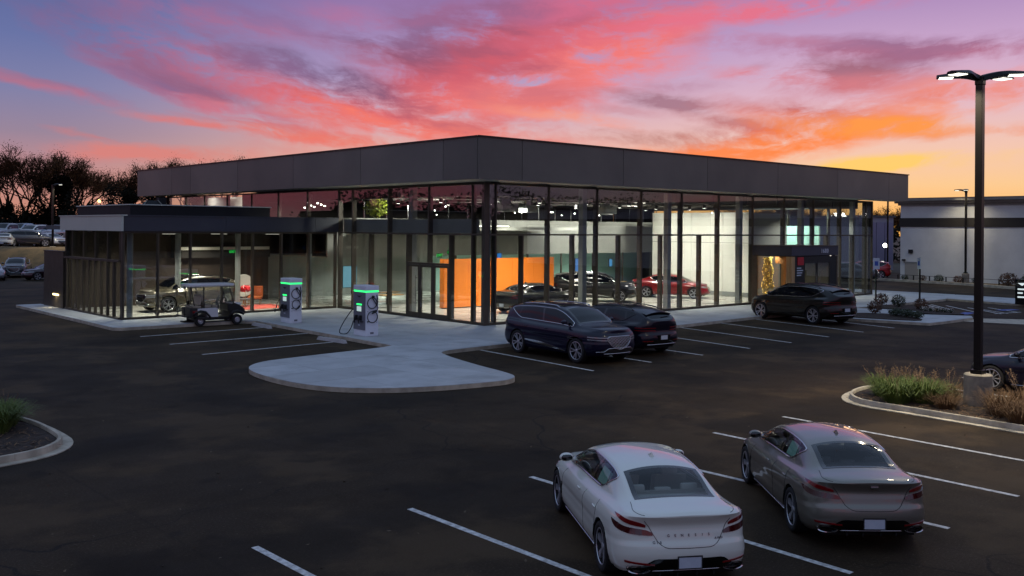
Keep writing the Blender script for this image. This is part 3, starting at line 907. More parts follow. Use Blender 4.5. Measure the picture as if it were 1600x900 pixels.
def finish_sedan(c, p, root, see=False):
    K = c.K; zt = .93
    # rear lamps: two slim blades each side
    band_part(c, 'tail_light', REDGLOW, root, (.56, 1.20), [(.56, .845), (.8, .875), (1.0, .91), (1.20, .945)], [(.56, .875), (.62, .90), (.85, .935), (1.05, .955), (1.20, .95)], eps=.010, nu=18)
    band_part(c, 'tail_light', DARKRED, root, (.47, 1.17), [(.47, .752), (.7, .75), (.95, .775), (1.17, .865)], [(.47, .785), (.55, .815), (.85, .835), (1.0, .86), (1.17, .872)], eps=.010, nu=18)
    # lower valance, reflectors, exhaust outlets, plate
    D, Z = patch(c, (-.80, .80), [(-.80, .30), (-.5, .275), (.5, .275), (.80, .30)], [(-.80, .315), (-.62, .37), (-.42, .475), (.42, .475), (.62, .37), (.80, .315)], 30, 5)
    g = MB(); g.grid(c.band(D, Z, .008)); g.build('rear_valance', BLACKP, root, smooth=35)
    band_part(c, 'reflector', REDLENS, root, (.46, .86), [(.46, .383), (.86, .395)], [(.46, .405), (.86, .42)], eps=.012)
    for sg in (1, -1):
        y = .63 * sg; x = float(c.band(.63, .33)[0]) - .012
        g = MB(); n = 28; o = 0
        for sc, xx in ((1.0, x + .05), (1.0, x - .012), (.86, x - .012), (.84, x + .08)):
            for k in range(n):
                a = 2 * math.pi * k / n; e = 2.6
                cx = math.copysign(abs(math.cos(a)) ** (2 / e), math.cos(a)); sz = math.copysign(abs(math.sin(a)) ** (2 / e), math.sin(a))
                g.v.append((xx + .05 * abs(cx) * (1 if cx * sg > 0 else .25), y + .15 * sc * cx, .315 + .052 * sc * sz - .012 * cx * 0))
        for r in range(3):
            for k in range(n): g.f.append((r * n + k, r * n + (k + 1) % n, (r + 1) * n + (k + 1) % n, (r + 1) * n + k))
        ex = g.build('exhaust_outlet', CHROME, root, smooth=40)
        h = MB(); h.add(g.v[3 * n:4 * n], [tuple(range(n))]); h.build('exhaust_bore', SEAM, ex)
    P = c.band(np.linspace(-.5, .5, 16), np.full(16, .262), .006)
    g = MB(); g.tube([tuple(q) for q in P], .011, 6); g.build('diffuser_strip', CHROME, root, smooth=True)
    for y in (-.36, -.13, .13, .36):
        b = c.band(y, .255); g = MB(); g.box((b[0] - .004, y - .008, .215), (b[0] + .12, y + .008, .262)); g.build('diffuser_fin', BLACKM, root)
    x = float(c.band(0, .42)[0]) - .012
    g = MB(); g.bbox((x - .010, -.155, .345), (x, .155, .495), .004); pl = g.build('licence_plate', PLATE, root)
    g = MB(); g.box((x - .014, -.165, .335), (x - .004, .165, .35)); g.box((x - .014, -.165, .49), (x - .004, .165, .505)); g.box((x - .014, -.165, .3501), (x - .004, -.15, .4899)); g.box((x - .014, .15, .3501), (x - .004, .165, .4899)); g.build('plate_frame', BLACKM, pl)
    # trunk lid: gaps, dark concave strip, badges
    seam(c, [(.0, .60), (.30, .605), (.40, .66), (.52, .86), (.60, .935)], 'trunk_seam', root, w=.0045)
    for sg in (1, -1):
        pass
    xx = np.linspace(-2.15, -1.74, 12)
    seam(c, [(-2.24, .20), (-2.1, .36), (-1.9, .44), (-1.76, .47)], 'trunk_seam', root, w=.004, top=True)
    # front and rear door gaps
    d1, d2, d3 = c.dside(1.10), c.dside(-.27), c.dside(-1.0)
    seam(c, [(d1, .27), (d1 + .02, .55), (d1, .86)], 'door_seam', root)
    seam(c, [(d2, .26), (d2 + .01, .55), (d2 - .02, .865)], 'door_seam', root)
    seam(c, [(c.dside(-.86), .28), (c.dside(-.98), .55), (c.dside(-1.08), .75), (c.dside(-1.02), .91)], 'door_seam', root)
    seam(c, [(d1 - .02, .265), (d2, .262), (c.dside(-.84), .275)], 'door_seam', root)
    band_part(c, 'fender_vent', BLACKP, root, (c.dside(1.12), c.dside(1.05) + .10), [(0, .40), (9, .40)], [(0, .60), (9, .60)], eps=.008, nu=5)
    P = c.band(np.linspace(c.dside(1.08), c.dside(-.9), 24), np.full(24, .235), .012)
    for sg in (1, -1):
        g = MB(); g.tube([(q[0], q[1] * sg, q[2]) for q in P], .012, 6); g.build('sill_trim', CHROME, root, smooth=True)
    # front: lamps and grille
    S = c.S
    for z0, z1 in ((.625, .66), (.68, .715)):
        band_part(c, 'headlight', LAMPG, root, (S - 1.05, S - .50), [(S - 1.05, z0 + .03), (S - .5, z0)], [(S - 1.05, z1 + .03), (S - .5, z1)], eps=.010)
    D, Z = patch(c, (-.42, .42), [(-.42, .5), (0, .30), (.42, .5)], [(-.42, .60), (0, .62), (.42, .60)], 16, 4)
    D = np.where(D < 0, -(S + D), S - D)
    g = MB(); g.grid(c.band(D, Z, .010)); g.build('grille', BLACKP, root, smooth=True)
    # antenna fin
    pz = c.top(-.62, 1.0)
    g = MB(); x0, z0 = float(pz[0]), float(pz[2])
    g.add([(x0 - .085, -.032, z0 - .004), (x0 - .085, .032, z0 - .004), (x0 + .10, .028, z0 - .008), (x0 + .10, -.028, z0 - .008), (x0 - .07, -.005, z0 + .055), (x0 - .07, .005, z0 + .055), (x0 + .04, .004, z0 + .012), (x0 + .04, -.004, z0 + .012)],
          [(3, 2, 1, 0), (4, 5, 6, 7), (0, 1, 5, 4), (1, 2, 6, 5), (2, 3, 7, 6), (3, 0, 4, 7)])
    g.build('antenna_fin', p, root, smooth=30)


def rear_text(c, root, txt, size, y, z, m=DCHROME, space=1.0, nm='lettering'):
    """raised letters on the tail, each set on the curve of the panel"""
    P = c.band(abs(y) if y else .001, z, .005)
    x = float(P[0])
    a = c.band(abs(y) if y else .001, z + .05, .005); b = c.band(abs(y) if y else .001, z - .05, .005)
    up = Vector((float(a[0] - b[0]), 0, .1)).normalized()
    return lettering(txt, size, m, root, (x, y, z), (0, -1, 0), up, .003, space, nm)


def wing_badge(c, root, y, z, m=CHROME, w=.07, front=False):
    S = c.S; P = c.band((S - .001) if front else .001, z, .008); x = float(P[0]); e = .006 if front else -.006
    g = MB()
    for sg in (1, -1):
        for k in range(3):
            z0 = z + .012 - k * .011
            g.add([(x, y + sg * .008, z0 - .008), (x + e, y + sg * w * (1 - .22 * k), z0 + .006), (x + e, y + sg * w * (1 - .22 * k) * .98, z0 + .011), (x, y + sg * .008, z0 + .0)], [(0, 1, 2, 3), (3, 2, 1, 0)])
    g.bbox((x - .006, y - .014, z - .022), (x + .006, y + .014, z + .014), .004)
    return g.build('wing_badge', m, root)


def finish_suv(c, p, root, big=True, front=True, rear=True, grid=True):
    K = c.K; S = c.S; f = 1.0 if big else .96
    h = K['L'] / 2
    dz = 0 if big else -.06
    # two-line rear lamps
    for z0, mm in ((.985 + dz, REDGLOW), (.90 + dz, REDGLOW)):
        band_part(c, 'tail_light', mm, root, (.34, 1.12), [(.34, z0), (1.12, z0 + .01)], [(.34, z0 + .024), (1.12, z0 + .034)], eps=.010, nu=16)
    D, Z = patch(c, (-.78, .78), [(-.78, .40), (.78, .40)], [(-.78, .52), (-.45, .56), (.45, .56), (.78, .52)], 24, 4)
    g = MB(); g.grid(c.band(D, Z, .008)); g.build('rear_valance', BLACKP, root, smooth=35)
    band_part(c, 'reflector', REDLENS, root, (.48, .86), [(.48, .50), (.86, .50)], [(.48, .525), (.86, .525)], eps=.012)
    x = float(c.band(0, .62)[0]) - .014
    g = MB(); g.bbox((x - .01, -.155, .545), (x, .155, .695), .004); pl = g.build('licence_plate', PLATE, root)
    g = MB(); g.box((x - .014, -.165, .535), (x - .004, .165, .552)); g.box((x - .014, -.165, .688), (x - .004, .165, .705)); g.build('plate_frame', BLACKM, pl)
    g = MB(); g.add([(x - .004, -.30, .70), (x - .004, .30, .70), (x - .004, .22, .53), (x - .004, -.22, .53)], [(0, 1, 2, 3), (3, 2, 1, 0)]); g.build('plate_surround', BLACKM if big else DCHROME, root)
    P = c.band(np.linspace(-.7, .7, 18), np.full(18, .395), .008); g = MB(); g.tube([tuple(q) for q in P], .014, 6); g.build('bumper_trim', CHROME, root, smooth=True)
    # spoiler over the rear window
    xb = K['back'][1]
    A = np.linspace(xb - .16, xb + .08, 4); Q = np.linspace(.545, 1.455, 18)
    AA, QQ = np.meshgrid(A, Q, indexing='ij')
    P = c.top(np.full_like(AA, xb + .08), QQ, 0.0); back = P.copy(); P = P + np.stack([(AA - (xb + .08)), 0 * AA, (AA - (xb + .08)) * .22 + .012], -1)
    g = MB(); g.grid(P); P2 = P - np.array([0, 0, .03]); g.grid(P2, True); g.grid(np.stack([P[0], P2[0]], 0)); g.build('spoiler', p, root, smooth=40)
    g = MB(); P = c.top(np.linspace(K['back'][0] + .06, K['back'][0] + .10, 6), np.linspace(1.0, 1.30, 6), .02); g.tube([tuple(q) for q in P], .012, 6); g.build('rear_wiper', BLACKM, root, smooth=True)
    # roof rails
    for sg in (1, -1):
        P = c.top(np.linspace(-1.55, .35, 16), np.full(16, .53), .045); P[0, 2] -= .05; P[-1, 2] -= .05
        g = MB(); g.tube([(q[0], q[1] * sg, q[2]) for q in P], .018, 6); g.build('roof_rail', CHROME if big else BLACKP, root, smooth=True)
    A = np.linspace(-1.25, .42, 14); QQ = np.linspace(.62, 1.38, 12); AA, QQ = np.meshgrid(A, QQ, indexing='ij')
    g = MB(); g.grid(c.top(AA, QQ, .005)); g.build('sunroof', DARKGLASS, root, smooth=True)
    # side: sill blade, gaps, vent
    d1, d2, d3 = c.dside(1.12), c.dside(-.25), c.dside(-1.06)
    if big:
        band_part(c, 'side_blade', CHROME, root, (c.dside(-.98), c.dside(1.02)), [(c.dside(-.98), .50), (c.dside(1.02), .315)], [(c.dside(-.98), .535), (c.dside(-.5), .53), (c.dside(.3), .445), (c.dside(1.02), .33)], eps=.02, nu=20)
    else:
        P = c.band(np.linspace(c.dside(-1.0), c.dside(1.0), 20), np.full(20, .36), .012)
        for sg in (1, -1):
            g = MB(); g.tube([(q[0], q[1] * sg, q[2]) for q in P], .012, 6); g.build('sill_trim', DCHROME, root, smooth=True)
    zt = float(c.F['zt'](0))
    for pts in ([(d1, .38), (d1 + .02, .7), (d1, zt)], [(d2, .36), (d2 + .01, .7), (d2 - .02, zt)], [(c.dside(-.88), .42), (d3, .7), (d3 - .05, zt + .03)]):
        seam(c, pts, 'door_seam', root)
    for z0 in (.80, .85):
        band_part(c, 'fender_lamp', CHROME, root, (c.dside(1.16), c.dside(1.16) + .24), [(0, z0 - .06), (9, z0 - .06)], [(0, z0 - .04), (9, z0 - .04)], eps=.010, nu=5)
    # front
    zz = .80 if big else .70
    for z0 in (zz - .075, zz + .0):
        band_part(c, 'headlight', LAMPG, root, (S - 1.12, S - .47), [(S - 1.12, z0 + .03), (S - .47, z0)], [(S - 1.12, z0 + .06), (S - .47, z0 + .035)], eps=.012)
    D, Z = patch(c, (-.47, .47), [(-.47, zz - .08), (-.3, zz - .24), (0, zz - .34), (.3, zz - .24), (.47, zz - .08)], [(-.47, zz + .02), (-.40, zz + .055), (.40, zz + .055), (.47, zz + .02)], 20, 6)
    Ds = np.where(D < 0, -(S + D), S - D)
    g = MB(); P = c.band(Ds, Z, .012); g.grid(P); gr = g.build('grille', BLACKP, root, smooth=True)
    rimp = np.concatenate([P[:, 0], P[-1, 1:], P[-2::-1, -1], P[0, -2:0:-1]])
    g = MB(); g.tube([tuple(q) for q in rimp], .012, 6, closed=True); g.build('grille_surround', CHROME, gr, smooth=True)
    if grid:
        lo, hi = pch([(-.47, zz - .08), (-.3, zz - .24), (0, zz - .34), (.3, zz - .24), (.47, zz - .08)]), pch([(-.47, zz + .02), (-.40, zz + .055), (.40, zz + .055), (.47, zz + .02)])
        g = MB()
        for sl in (1, -1):
            for k in range(-9, 10):
                y = np.linspace(-.46, .46, 40); z = (zz - .12) + sl * (y * .62) + k * .082
                ok = (z > lo(y) + .006) & (z < hi(y) - .006)
                if ok.sum() > 2:
                    yy, z2 = y[ok], z[ok]; dd = np.where(yy < 0, -(S + yy), S - yy)
                    Q = c.band(dd, z2, .02); g.tube([tuple(q) for q in Q], .007, 4)
        g.build('grille_mesh', CHROME, gr, smooth=True)
    D, Z = patch(c, (-.72, .72), [(-.72, .36), (.72, .36)], [(-.72, .44), (-.5, .50), (.5, .50), (.72, .44)], 18, 3)
    Ds = np.where(D < 0, -(S + D), S - D)
    g = MB(); g.grid(c.band(Ds, Z, .010)); g.build('lower_intake', BLACKM, root, smooth=True)
    y = np.array([-.85, -.6, -.45, -.2, .2, .45, .6, .85]); z = np.array([.40, .41, .50, .505, .505, .50, .41, .40]); dd = np.where(y < 0, -(S + y), S - y)
    g = MB(); g.tube([tuple(q) for q in c.band(dd, z, .014)], .012, 6); g.build('bumper_trim', CHROME, root, smooth=True)
    y = np.linspace(-.6, .6, 10); dd = np.where(y < 0, -(S + y), S - y)
    g = MB(); g.tube([tuple(q) for q in c.band(dd, np.full(10, .345), .012)], .014, 6); g.build('skid_trim', CHROME, root, smooth=True)


def place(root, x, y, heading, z=0.0, sc=1.0):
    root.location = (x, y, z); root.rotation_euler = (0, 0, math.radians(heading)); root.scale = (sc, sc, sc)
# ------------------------------------------------------------------ ground, paving, markings
ASPHALT = mat('asphalt', (44, 40, 36), 0.85, spec=0.12, var=0.0)


def asphalt_nodes():
    m = ASPHALT; N = NT(m.node_tree); b = N.n['Principled BSDF']
    tc = N.new('ShaderNodeTexCoord'); ob = tc.outputs['Object']
    big = N.noise(ob, 0.09, 4, 0.6); med = N.noise(ob, 0.7, 5, 0.65); fin = N.noise(ob, 55.0, 3, 0.7)
    mp = N.new('ShaderNodeMapping'); mp.inputs['Rotation'].default_value = (0, 0, 0.35); mp.inputs['Scale'].default_value = (0.05, 0.6, 1)
    N.l.new(ob, mp.inputs[0]); trk = N.noise(mp.outputs[0], 1.0, 4, 0.6)
    c = N.mix(N.rng(big, 0.3, 0.7, smooth=True), lin(44, 36, 29), lin(54, 45, 36))
    c = N.mix(N.m('MULTIPLY', N.rng(med, 0.52, 0.72, smooth=True), 0.45), c, lin(34, 28, 23))
    c = N.mix(N.m('MULTIPLY', N.rng(trk, 0.54, 0.7, smooth=True), 0.4), c, lin(35, 29, 24))
    vo = N.new('ShaderNodeTexVoronoi', feature='DISTANCE_TO_EDGE'); vo.inputs['Scale'].default_value = 0.11
    dv = N.new('ShaderNodeVectorMath', operation='ADD'); N.l.new(ob, dv.inputs[0])
    nzc = N.new('ShaderNodeTexNoise'); nzc.inputs['Scale'].default_value = 0.5; N.l.new(ob, nzc.inputs[0])
    sc = N.new('ShaderNodeVectorMath', operation='SCALE'); N.l.new(nzc.outputs['Color'], sc.inputs[0]); sc.inputs['Scale'].default_value = 3.0
    N.l.new(sc.outputs[0], dv.inputs[1]); N.l.new(dv.outputs[0], vo.inputs['Vector'])
    crack = N.m('MULTIPLY', N.rng(vo.outputs['Distance'], 0.0045, 0.0015), N.rng(big, 0.40, 0.50))
    c = N.mix(N.m('MULTIPLY', crack, 0.8), c, lin(20, 19, 20))
    agg = N.noise(ob, 24.0, 2, 0.8)
    c = N.mix(N.m('MULTIPLY', N.rng(agg, 0.56, 0.74), 0.55), c, lin(92, 84, 76))
    c = N.mix(N.m('MULTIPLY', N.rng(agg, 0.44, 0.30), 0.5), c, lin(24, 21, 18))
    c = N.mix(N.m('MULTIPLY', N.rng(fin, 0.62, 0.8), 0.35), c, lin(84, 78, 72))
    so = N.new('ShaderNodeSeparateXYZ'); N.l.new(ob, so.inputs[0])
    jy = N.m('ABSOLUTE', N.m('SUBTRACT', N.m('FRACT', N.m('DIVIDE', N.m('ADD', so.outputs[0], N.m('MULTIPLY', med, 0.10)), 4.1)), 0.5))
    c = N.mix(N.m('MULTIPLY', N.rng(jy, 0.010, 0.002), N.m('MULTIPLY', N.rng(big, 0.40, 0.60), 0.55)), c, lin(22, 19, 17))
    # long soft tyre sweeps and pale worn lanes
    wv = N.new('ShaderNodeTexWave', wave_type='RINGS'); wv.inputs['Scale'].default_value = 0.035; wv.inputs['Distortion'].default_value = 6.0; wv.inputs['Detail'].default_value = 3.0; wv.inputs['Detail Scale'].default_value = 0.4
    N.l.new(ob, wv.inputs['Vector'])
    c = N.mix(N.m('MULTIPLY', N.rng(wv.outputs['Fac'], 0.80, 0.97, smooth=True), 0.5), c, lin(29, 25, 21))
    low = N.noise(ob, 0.28, 6, 0.6)
    c = N.mix(N.m('MULTIPLY', N.rng(low, 0.50, 0.62, smooth=True), 0.62), c, lin(74, 62, 50))
    c = N.mix(N.m('MULTIPLY', N.rng(low, 0.47, 0.36, smooth=True), 0.7), c, lin(27, 22, 18))
    spot = N.new('ShaderNodeTexVoronoi'); spot.inputs['Scale'].default_value = 0.45; N.l.new(dv.outputs[0], spot.inputs['Vector'])
    c = N.mix(N.m('MULTIPLY', N.rng(spot.outputs['Distance'], 0.16, 0.04, smooth=True), 0.5), c, lin(20, 17, 15))
    c = N.mix(1.0, c, (1.06, 0.97, 0.76, 1), 'MULTIPLY')
    N.l.new(c, b.inputs['Base Color'])
    N.l.new(N.m('ADD', 0.66, N.m('MULTIPLY', med, 0.3)), b.inputs['Roughness'])
    bp = N.new('ShaderNodeBump'); bp.inputs['Strength'].default_value = 0.5; bp.inputs['Distance'].default_value = 0.008
    N.l.new(N.noise(ob, 70, 4, 0.7), bp.inputs['Height']); N.l.new(bp.outputs[0], b.inputs['Normal'])


asphalt_nodes()
CONC = mat('concrete', (184, 186, 186), 0.75, var=0.6, vscale=1.1, col2=(158, 160, 160), bump=0.25, bscale=60, stretch=(1, 1, 1), detail=8)


def panel_tone():
    """each cast panel has its own slightly different tone, plus blotchy staining"""
    N = NT(CONC.node_tree); b = N.n['Principled BSDF']; src = b.inputs['Base Color'].links[0].from_socket
    oi = N.new('ShaderNodeObjectInfo'); tc = N.new('ShaderNodeTexCoord')
    c = N.mix(N.m('MULTIPLY', oi.outputs['Random'], 0.42), src, lin(138, 138, 136))
    st = N.noise(tc.outputs['Object'], 0.55, 7, 0.65)
    c = N.mix(N.m('MULTIPLY', N.rng(st, 0.5, 0.72, smooth=True), 0.28), c, lin(112, 110, 106))
    N.l.new(c, b.inputs['Base Color'])


panel_tone()
CURBM = mat('curb_concrete', (188, 178, 158), 0.8, var=0.7, vscale=2.2, col2=(136, 128, 112), bump=0.3, bscale=40, detail=8)  # warm pale tone carries light of a lamp out of view
PAINTM = mat('line_paint', (214, 214, 210), 0.6, var=0.75, vscale=9.0, col2=(122, 118, 114), detail=10)
BLUEP = mat('blue_paint', (52, 86, 168), 0.6, var=0.5, vscale=4.0, col2=(60, 70, 110))
SOIL = mat('mulch', (52, 38, 27), 0.95, var=0.8, vscale=6, col2=(28, 20, 15), bump=0.9, bscale=25)
DRYG = mat('dry_grass', (104, 84, 52), 0.95, var=0.8, vscale=0.9, col2=(64, 56, 34), bump=0.6, bscale=6)
FIELD = mat('field_grass', (62, 58, 40), 0.95, var=0.7, vscale=0.4, col2=(40, 38, 28))

g = MB(); g.box((-700, -700, -0.6), (900, 900, -0.05)); o = g.build('ground', FIELD); tag(o, kind='structure')
g = MB()
n = 30
xs = np.linspace(-75, 75, n); ys = np.linspace(-75, 75, n)
lot = [(-90, -80), (75, -80), (75, 42), (41, 60), (22, 66), (-30, 64), (-90, 60)]
g.prism(lot, -0.3, 0.0); o = g.build('parking_lot', ASPHALT); tag(o, kind='structure')

# raised upper car park beyond a grassy bank
def fr(lat, dep, z=0.0):
    p = CAM + FWD * dep + RGT * lat
    return (p.x, p.y, z)


UPZ = 2.35
P = []
for lat in np.linspace(-120, 14, 34):
    row = []
    for k, (d, z) in enumerate(((88.6, -0.06), (89.4, 0.25), (90.4, 0.9), (91.6, 1.65), (92.8, 2.2), (94.0, UPZ + 0.03), (95.2, UPZ + .02), (95.3, UPZ - 0.3))):
        jz = 0.10 * math.sin(lat * 1.7 + k) + 0.08 * math.sin(lat * 0.53 + 2 * k)
        row.append(fr(lat, d + 0.25 * math.sin(lat * .8 + k), z + (jz if 0 < k < 6 else 0)))
    P.append(row)
g = MB(); g.grid(P, flip=False); o = g.build('grass_bank', DRYG, smooth=True); tag(o, kind='structure')
g = MB(); g.prism([fr(-120, 95.0)[:2], fr(14, 95.0)[:2], fr(14, 118)[:2], fr(-120, 118)[:2]], -0.3, UPZ)
o = g.build('upper_parking_lot', ASPHALT); tag(o, kind='structure')
g = MB(); g.prism([fr(-120, 101.6)[:2], fr(14, 101.6)[:2], fr(14, 118)[:2], fr(-120, 118)[:2]], UPZ - .2, UPZ + .55)
o = g.build('upper_parking_lot', ASPHALT); tag(o, kind='structure')
g = MB(); g.prism([fr(-160, 118)[:2], fr(40, 118)[:2], fr(60, 260)[:2], fr(-260, 260)[:2]], -0.3, UPZ + .1)
o = g.build('wooded_ground', FIELD); tag(o, kind='structure')


def line(a, b, w=0.1, z0=0.0, m=PAINTM):
    a, b = Vector(a), Vector(b); d = (b - a); d.normalize(); q = Vector((-d.y, d.x)) * w / 2
    g = MB(); g.prism([tuple(a + q), tuple(a - q), tuple(b - q), tuple(b + q)], z0 + 0.001, z0 + 0.005)
    o = g.build('parking_line', m); tag(o, kind='structure'); return o


for a, b in (((-13.14, 6.33), (-7.35, 6.58)),
             ((-13.26, 3.07), (-6.65, 3.26)),
             ((-13.58, -0.54), (-7.56, -0.14)),
             ((-5.01, -5.13), (-5.67, -12.03)),
             ((-2.19, -5.13), (-2.66, -11.92)),
             ((0.85, -5.13), (0.28, -11.88)),
             ((4.52, -4.72), (3.34, -11.81)),
             ((7.71, -4.51), (6.31, -11.77)),
             ((11.03, -4.41), (9.49, -11.62)),
             ((14.13, -4.41), (12.55, -11.57)),
             ((17.15, -4.72), (15.48, -11.55)),
             ((-21.9, -20.69), (-21.88, -26.8)),
             ((-19.13, -20.6), (-19.2, -26.8)),
             ((-16.26, -20.4), (-16.43, -26.8)),
             ((-13.51, -20.35), (-13.49, -26.8)),
             ((-10.49, -20.24), (-10.76, -26.8)),
             ((-7.64, -20.21), (-7.97, -26.8)),
             ((2.3, -20.3), (2.35, -26.28)),
             ((-0.22, -20.19), (-0.33, -26.28))):
    line(a, b, 0.11)

# concrete paving laid in jointed panels
def parea(p): return 0.5 * sum(p[i][0] * p[(i + 1) % len(p)][1] - p[(i + 1) % len(p)][0] * p[i][1] for i in range(len(p)))


def smooth_poly(pts, it=2):
    """round the corners of a closed outline"""
    for _ in range(it):
        out = []
        for i in range(len(pts)):
            p, q = pts[i], pts[(i + 1) % len(pts)]
            out += [(p[0] * .75 + q[0] * .25, p[1] * .75 + q[1] * .25), (p[0] * .25 + q[0] * .75, p[1] * .25 + q[1] * .75)]
        pts = out
    return pts


def paving(name, poly, step, z, m=CONC, org=(0, 0), base=-0.1):
    g = MB(); g.prism(poly, base, z - 0.012); root = g.build(name, CURBM); tag(root, kind='structure')
    xs = [p[0] for p in poly]; ys = [p[1] for p in poly]
    bm = bmesh.new(); bm.faces.new([bm.verts.new((x, y, 0)) for x, y in poly])
    for ax, vals in ((0, xs), (1, ys)):
        k = math.floor((min(vals) - org[ax]) / step[ax])
        while org[ax] + k * step[ax] < max(vals):
            co = [0, 0, 0]; no = [0, 0, 0]; co[ax] = org[ax] + k * step[ax]; no[ax] = 1
            bmesh.ops.bisect_plane(bm, geom=bm.verts[:] + bm.edges[:] + bm.faces[:], plane_co=co, plane_no=no, dist=1e-5); k += 1
    cells = [[(v.co.x, v.co.y) for v in f.verts] for f in bm.faces]; bm.free()
    for n_, pl in enumerate(cells):
        if parea(pl) < 0: pl = pl[::-1]
        res = []
        for p in pl:
            if not res or math.hypot(p[0] - res[-1][0], p[1] - res[-1][1]) > 0.03: res.append(p)
        if len(res) > 2 and math.hypot(res[0][0] - res[-1][0], res[0][1] - res[-1][1]) < 0.03: res.pop()
        if len(res) < 3 or parea(res) < 0.06: continue
        res = inset(res, .010)
        if parea(res) < 0.04: continue
        g = MB(); g.prism(res, z - 0.05, z + random.Random(n_).uniform(-.0015, .0015)); g.build('concrete_panel', m, root)
    return root


PZ = 0.14
def round_line(pts, it=2):
    """open polyline with its inner corners rounded"""
    for _ in range(it):
        out = [pts[0]]
        for p, r in zip(pts[:-1], pts[1:]): out += [(p[0] * .75 + r[0] * .25, p[1] * .75 + r[1] * .25), (p[0] * .25 + r[0] * .75, p[1] * .25 + r[1] * .75)]
        pts = out + [pts[-1]]
    return pts


bulb = round_line([(-7.44, -3.4), (-8.3, -3.75), (-12.6, -4.15), (-13.7, -4.6), (-14.45, -5.6),         (-14.7, -7.5), (-14.6, -9.2), (-14.05, -10.5), (-12.9, -11.5), (-11.6, -12.0), (-10.4, -12.25), (-9.6, -12.35), (-8.95, -12.0),         (-8.65, -11.2), (-8.3, -9.3), (-7.5, -6.4), (-6.9, -5.85), (-5.6, -5.75)])
walk = [(-13.0, 24.5), (-13.2, 9.3), (-12.9, 9.0), (-7.3, 8.75), (-6.95, 8.3), *bulb,
        (8.1, -5.2), (13.5, -4.95), (16.2, -5.0), (17.2, -5.2), (35.3, -5.2), (40.5, -3.6), (40.5, 12.0), (35.4, 12.0), (35.4, -.06), (-.06, -.06), (-.06, 12.34), (-11.72, 12.34), (-11.72, 24.5)]
paving('pavement', walk, (1.83, 1.83), PZ)
# floor-level kerb face along the drop-off at the end of the front walk
far_walk = [(36.2, -3.9), (40.6, -3.5), (38.6, -22.0), (34.6, -22.0), (34.8, -10.2)]
paving('far_pavement', far_walk, (1.83, 1.83), PZ - .01)

# fallen leaves and grit on the asphalt
g = MB(); rr = random.Random(31)
for _ in range(190):
    lat = rr.uniform(-9, 10); dep = rr.uniform(10.5, 30); p = fr(lat * dep / 18, dep); a = rr.uniform(0, 6.28); L = rr.uniform(.012, .045)
    c = Vector((p[0], p[1], .006)); d = Vector((math.cos(a), math.sin(a), rr.uniform(0, .5))) * L; e = Vector((-math.sin(a), math.cos(a), .2)) * L * .5
    g.add([(c - d)[:], (c + e)[:], (c + d)[:], (c - e)[:]], [(0, 1, 2, 3)])
o = g.build('leaf_litter', mat('litter', (92, 76, 58), .9, var=.8, vscale=3, col2=(70, 60, 48))); tag(o, kind='stuff')
# ------------------------------------------------------------------ the glazed showroom
B0 = PZ
BRONZE = mat('bronze_frame', (72, 65, 54), 0.5, metal=0.25, var=0.3, vscale=2, rvar=0.2)
FASCIA = mat('fascia_metal', (104, 106, 98), 0.42, metal=0.15, spec=.4, var=0.5, vscale=0.25, col2=(84, 86, 80), rvar=0.15, bump=0.02, bscale=0.8)
FASCIAD = mat('dark_fascia_metal', (60, 64, 74), 0.45, metal=0.2, var=0.3, vscale=0.3, rvar=0.12)


def panel_shift(m, amt):
    N = NT(m.node_tree); b = N.n['Principled BSDF']; src = b.inputs['Base Color'].links[0].from_socket
    oi = N.new('ShaderNodeObjectInfo'); hs = N.new('ShaderNodeHueSaturation'); N.l.new(src, hs.inputs['Color'])
    N.l.new(N.m('ADD', 1.0 - amt / 2, N.m('MULTIPLY', oi.outputs['Random'], amt)), hs.inputs['Value']); N.l.new(hs.outputs[0], b.inputs['Base Color'])


panel_shift(FASCIA, .30)
FASCIA_LIT = mat('fascia_metal_lit', (190, 196, 186), 0.5, metal=0.1, var=0.25, vscale=0.5, col2=(172, 178, 168))  # lit copy of the dark wing metal, lamp light put into its colour
SOFF = mat('pale_soffit', (186, 182, 168), .6)  # pale colour carries the light spilling out from inside
TIER = mat('dark_parapet', (26, 27, 30), .65, spec=.3)
COPING = mat('coping_metal', (66, 56, 52), 0.4, metal=0.7)
PANE = glass_mat('showroom_glass', (0.93, 0.955, 0.94), 0.075, gtint=(240, 238, 245))
STEELC = mat('painted_column', (128, 132, 130), 0.5, var=0.2, vscale=1.2)
FLOORM = mat('showroom_floor', (172, 170, 160), 0.28, var=0.35, vscale=0.6, col2=(148, 146, 138), rvar=0.2)
DARKIN = mat('dark_interior', (44, 41, 38), 0.8, var=0.3, vscale=0.6)
GREYIN = mat('grey_interior', (126, 128, 122), 0.7, var=0.25, vscale=0.5)
WHITEIN = mat('white_panel', (216, 216, 206), 0.55, var=0.2, vscale=0.3, col2=(200, 200, 190))
TEALIN = mat('pale_green_wall', (164, 200, 186), 0.6, var=0.2, vscale=0.4)
ORANGE = mat('orange_panel', (222, 122, 30), 0.55, var=0.25, vscale=0.8, col2=(206, 104, 26))
CEIL = mat('exposed_ceiling', (58, 55, 52), 0.8, var=0.3)
WOOD = mat('walnut_wood', (128, 84, 44), 0.5, var=0.6, vscale=2, stretch=(6, 6, .4))
OAK = mat('oak_wood', (176, 140, 92), 0.5, var=0.5, vscale=2, stretch=(6, 6, .4))
LEDW = glow('led_white', (255, 250, 238), 14.0)
LEDS = glow('led_strip', (255, 248, 230), 5.0)
LEDD = glow('led_strip_dim', (255, 248, 230), .5)
EXITG = glow('exit_sign_green', (30, 230, 90), 1.2)
ROOFM = mat('roof_membrane', (84, 84, 88), 0.85, var=0.4, vscale=0.5)
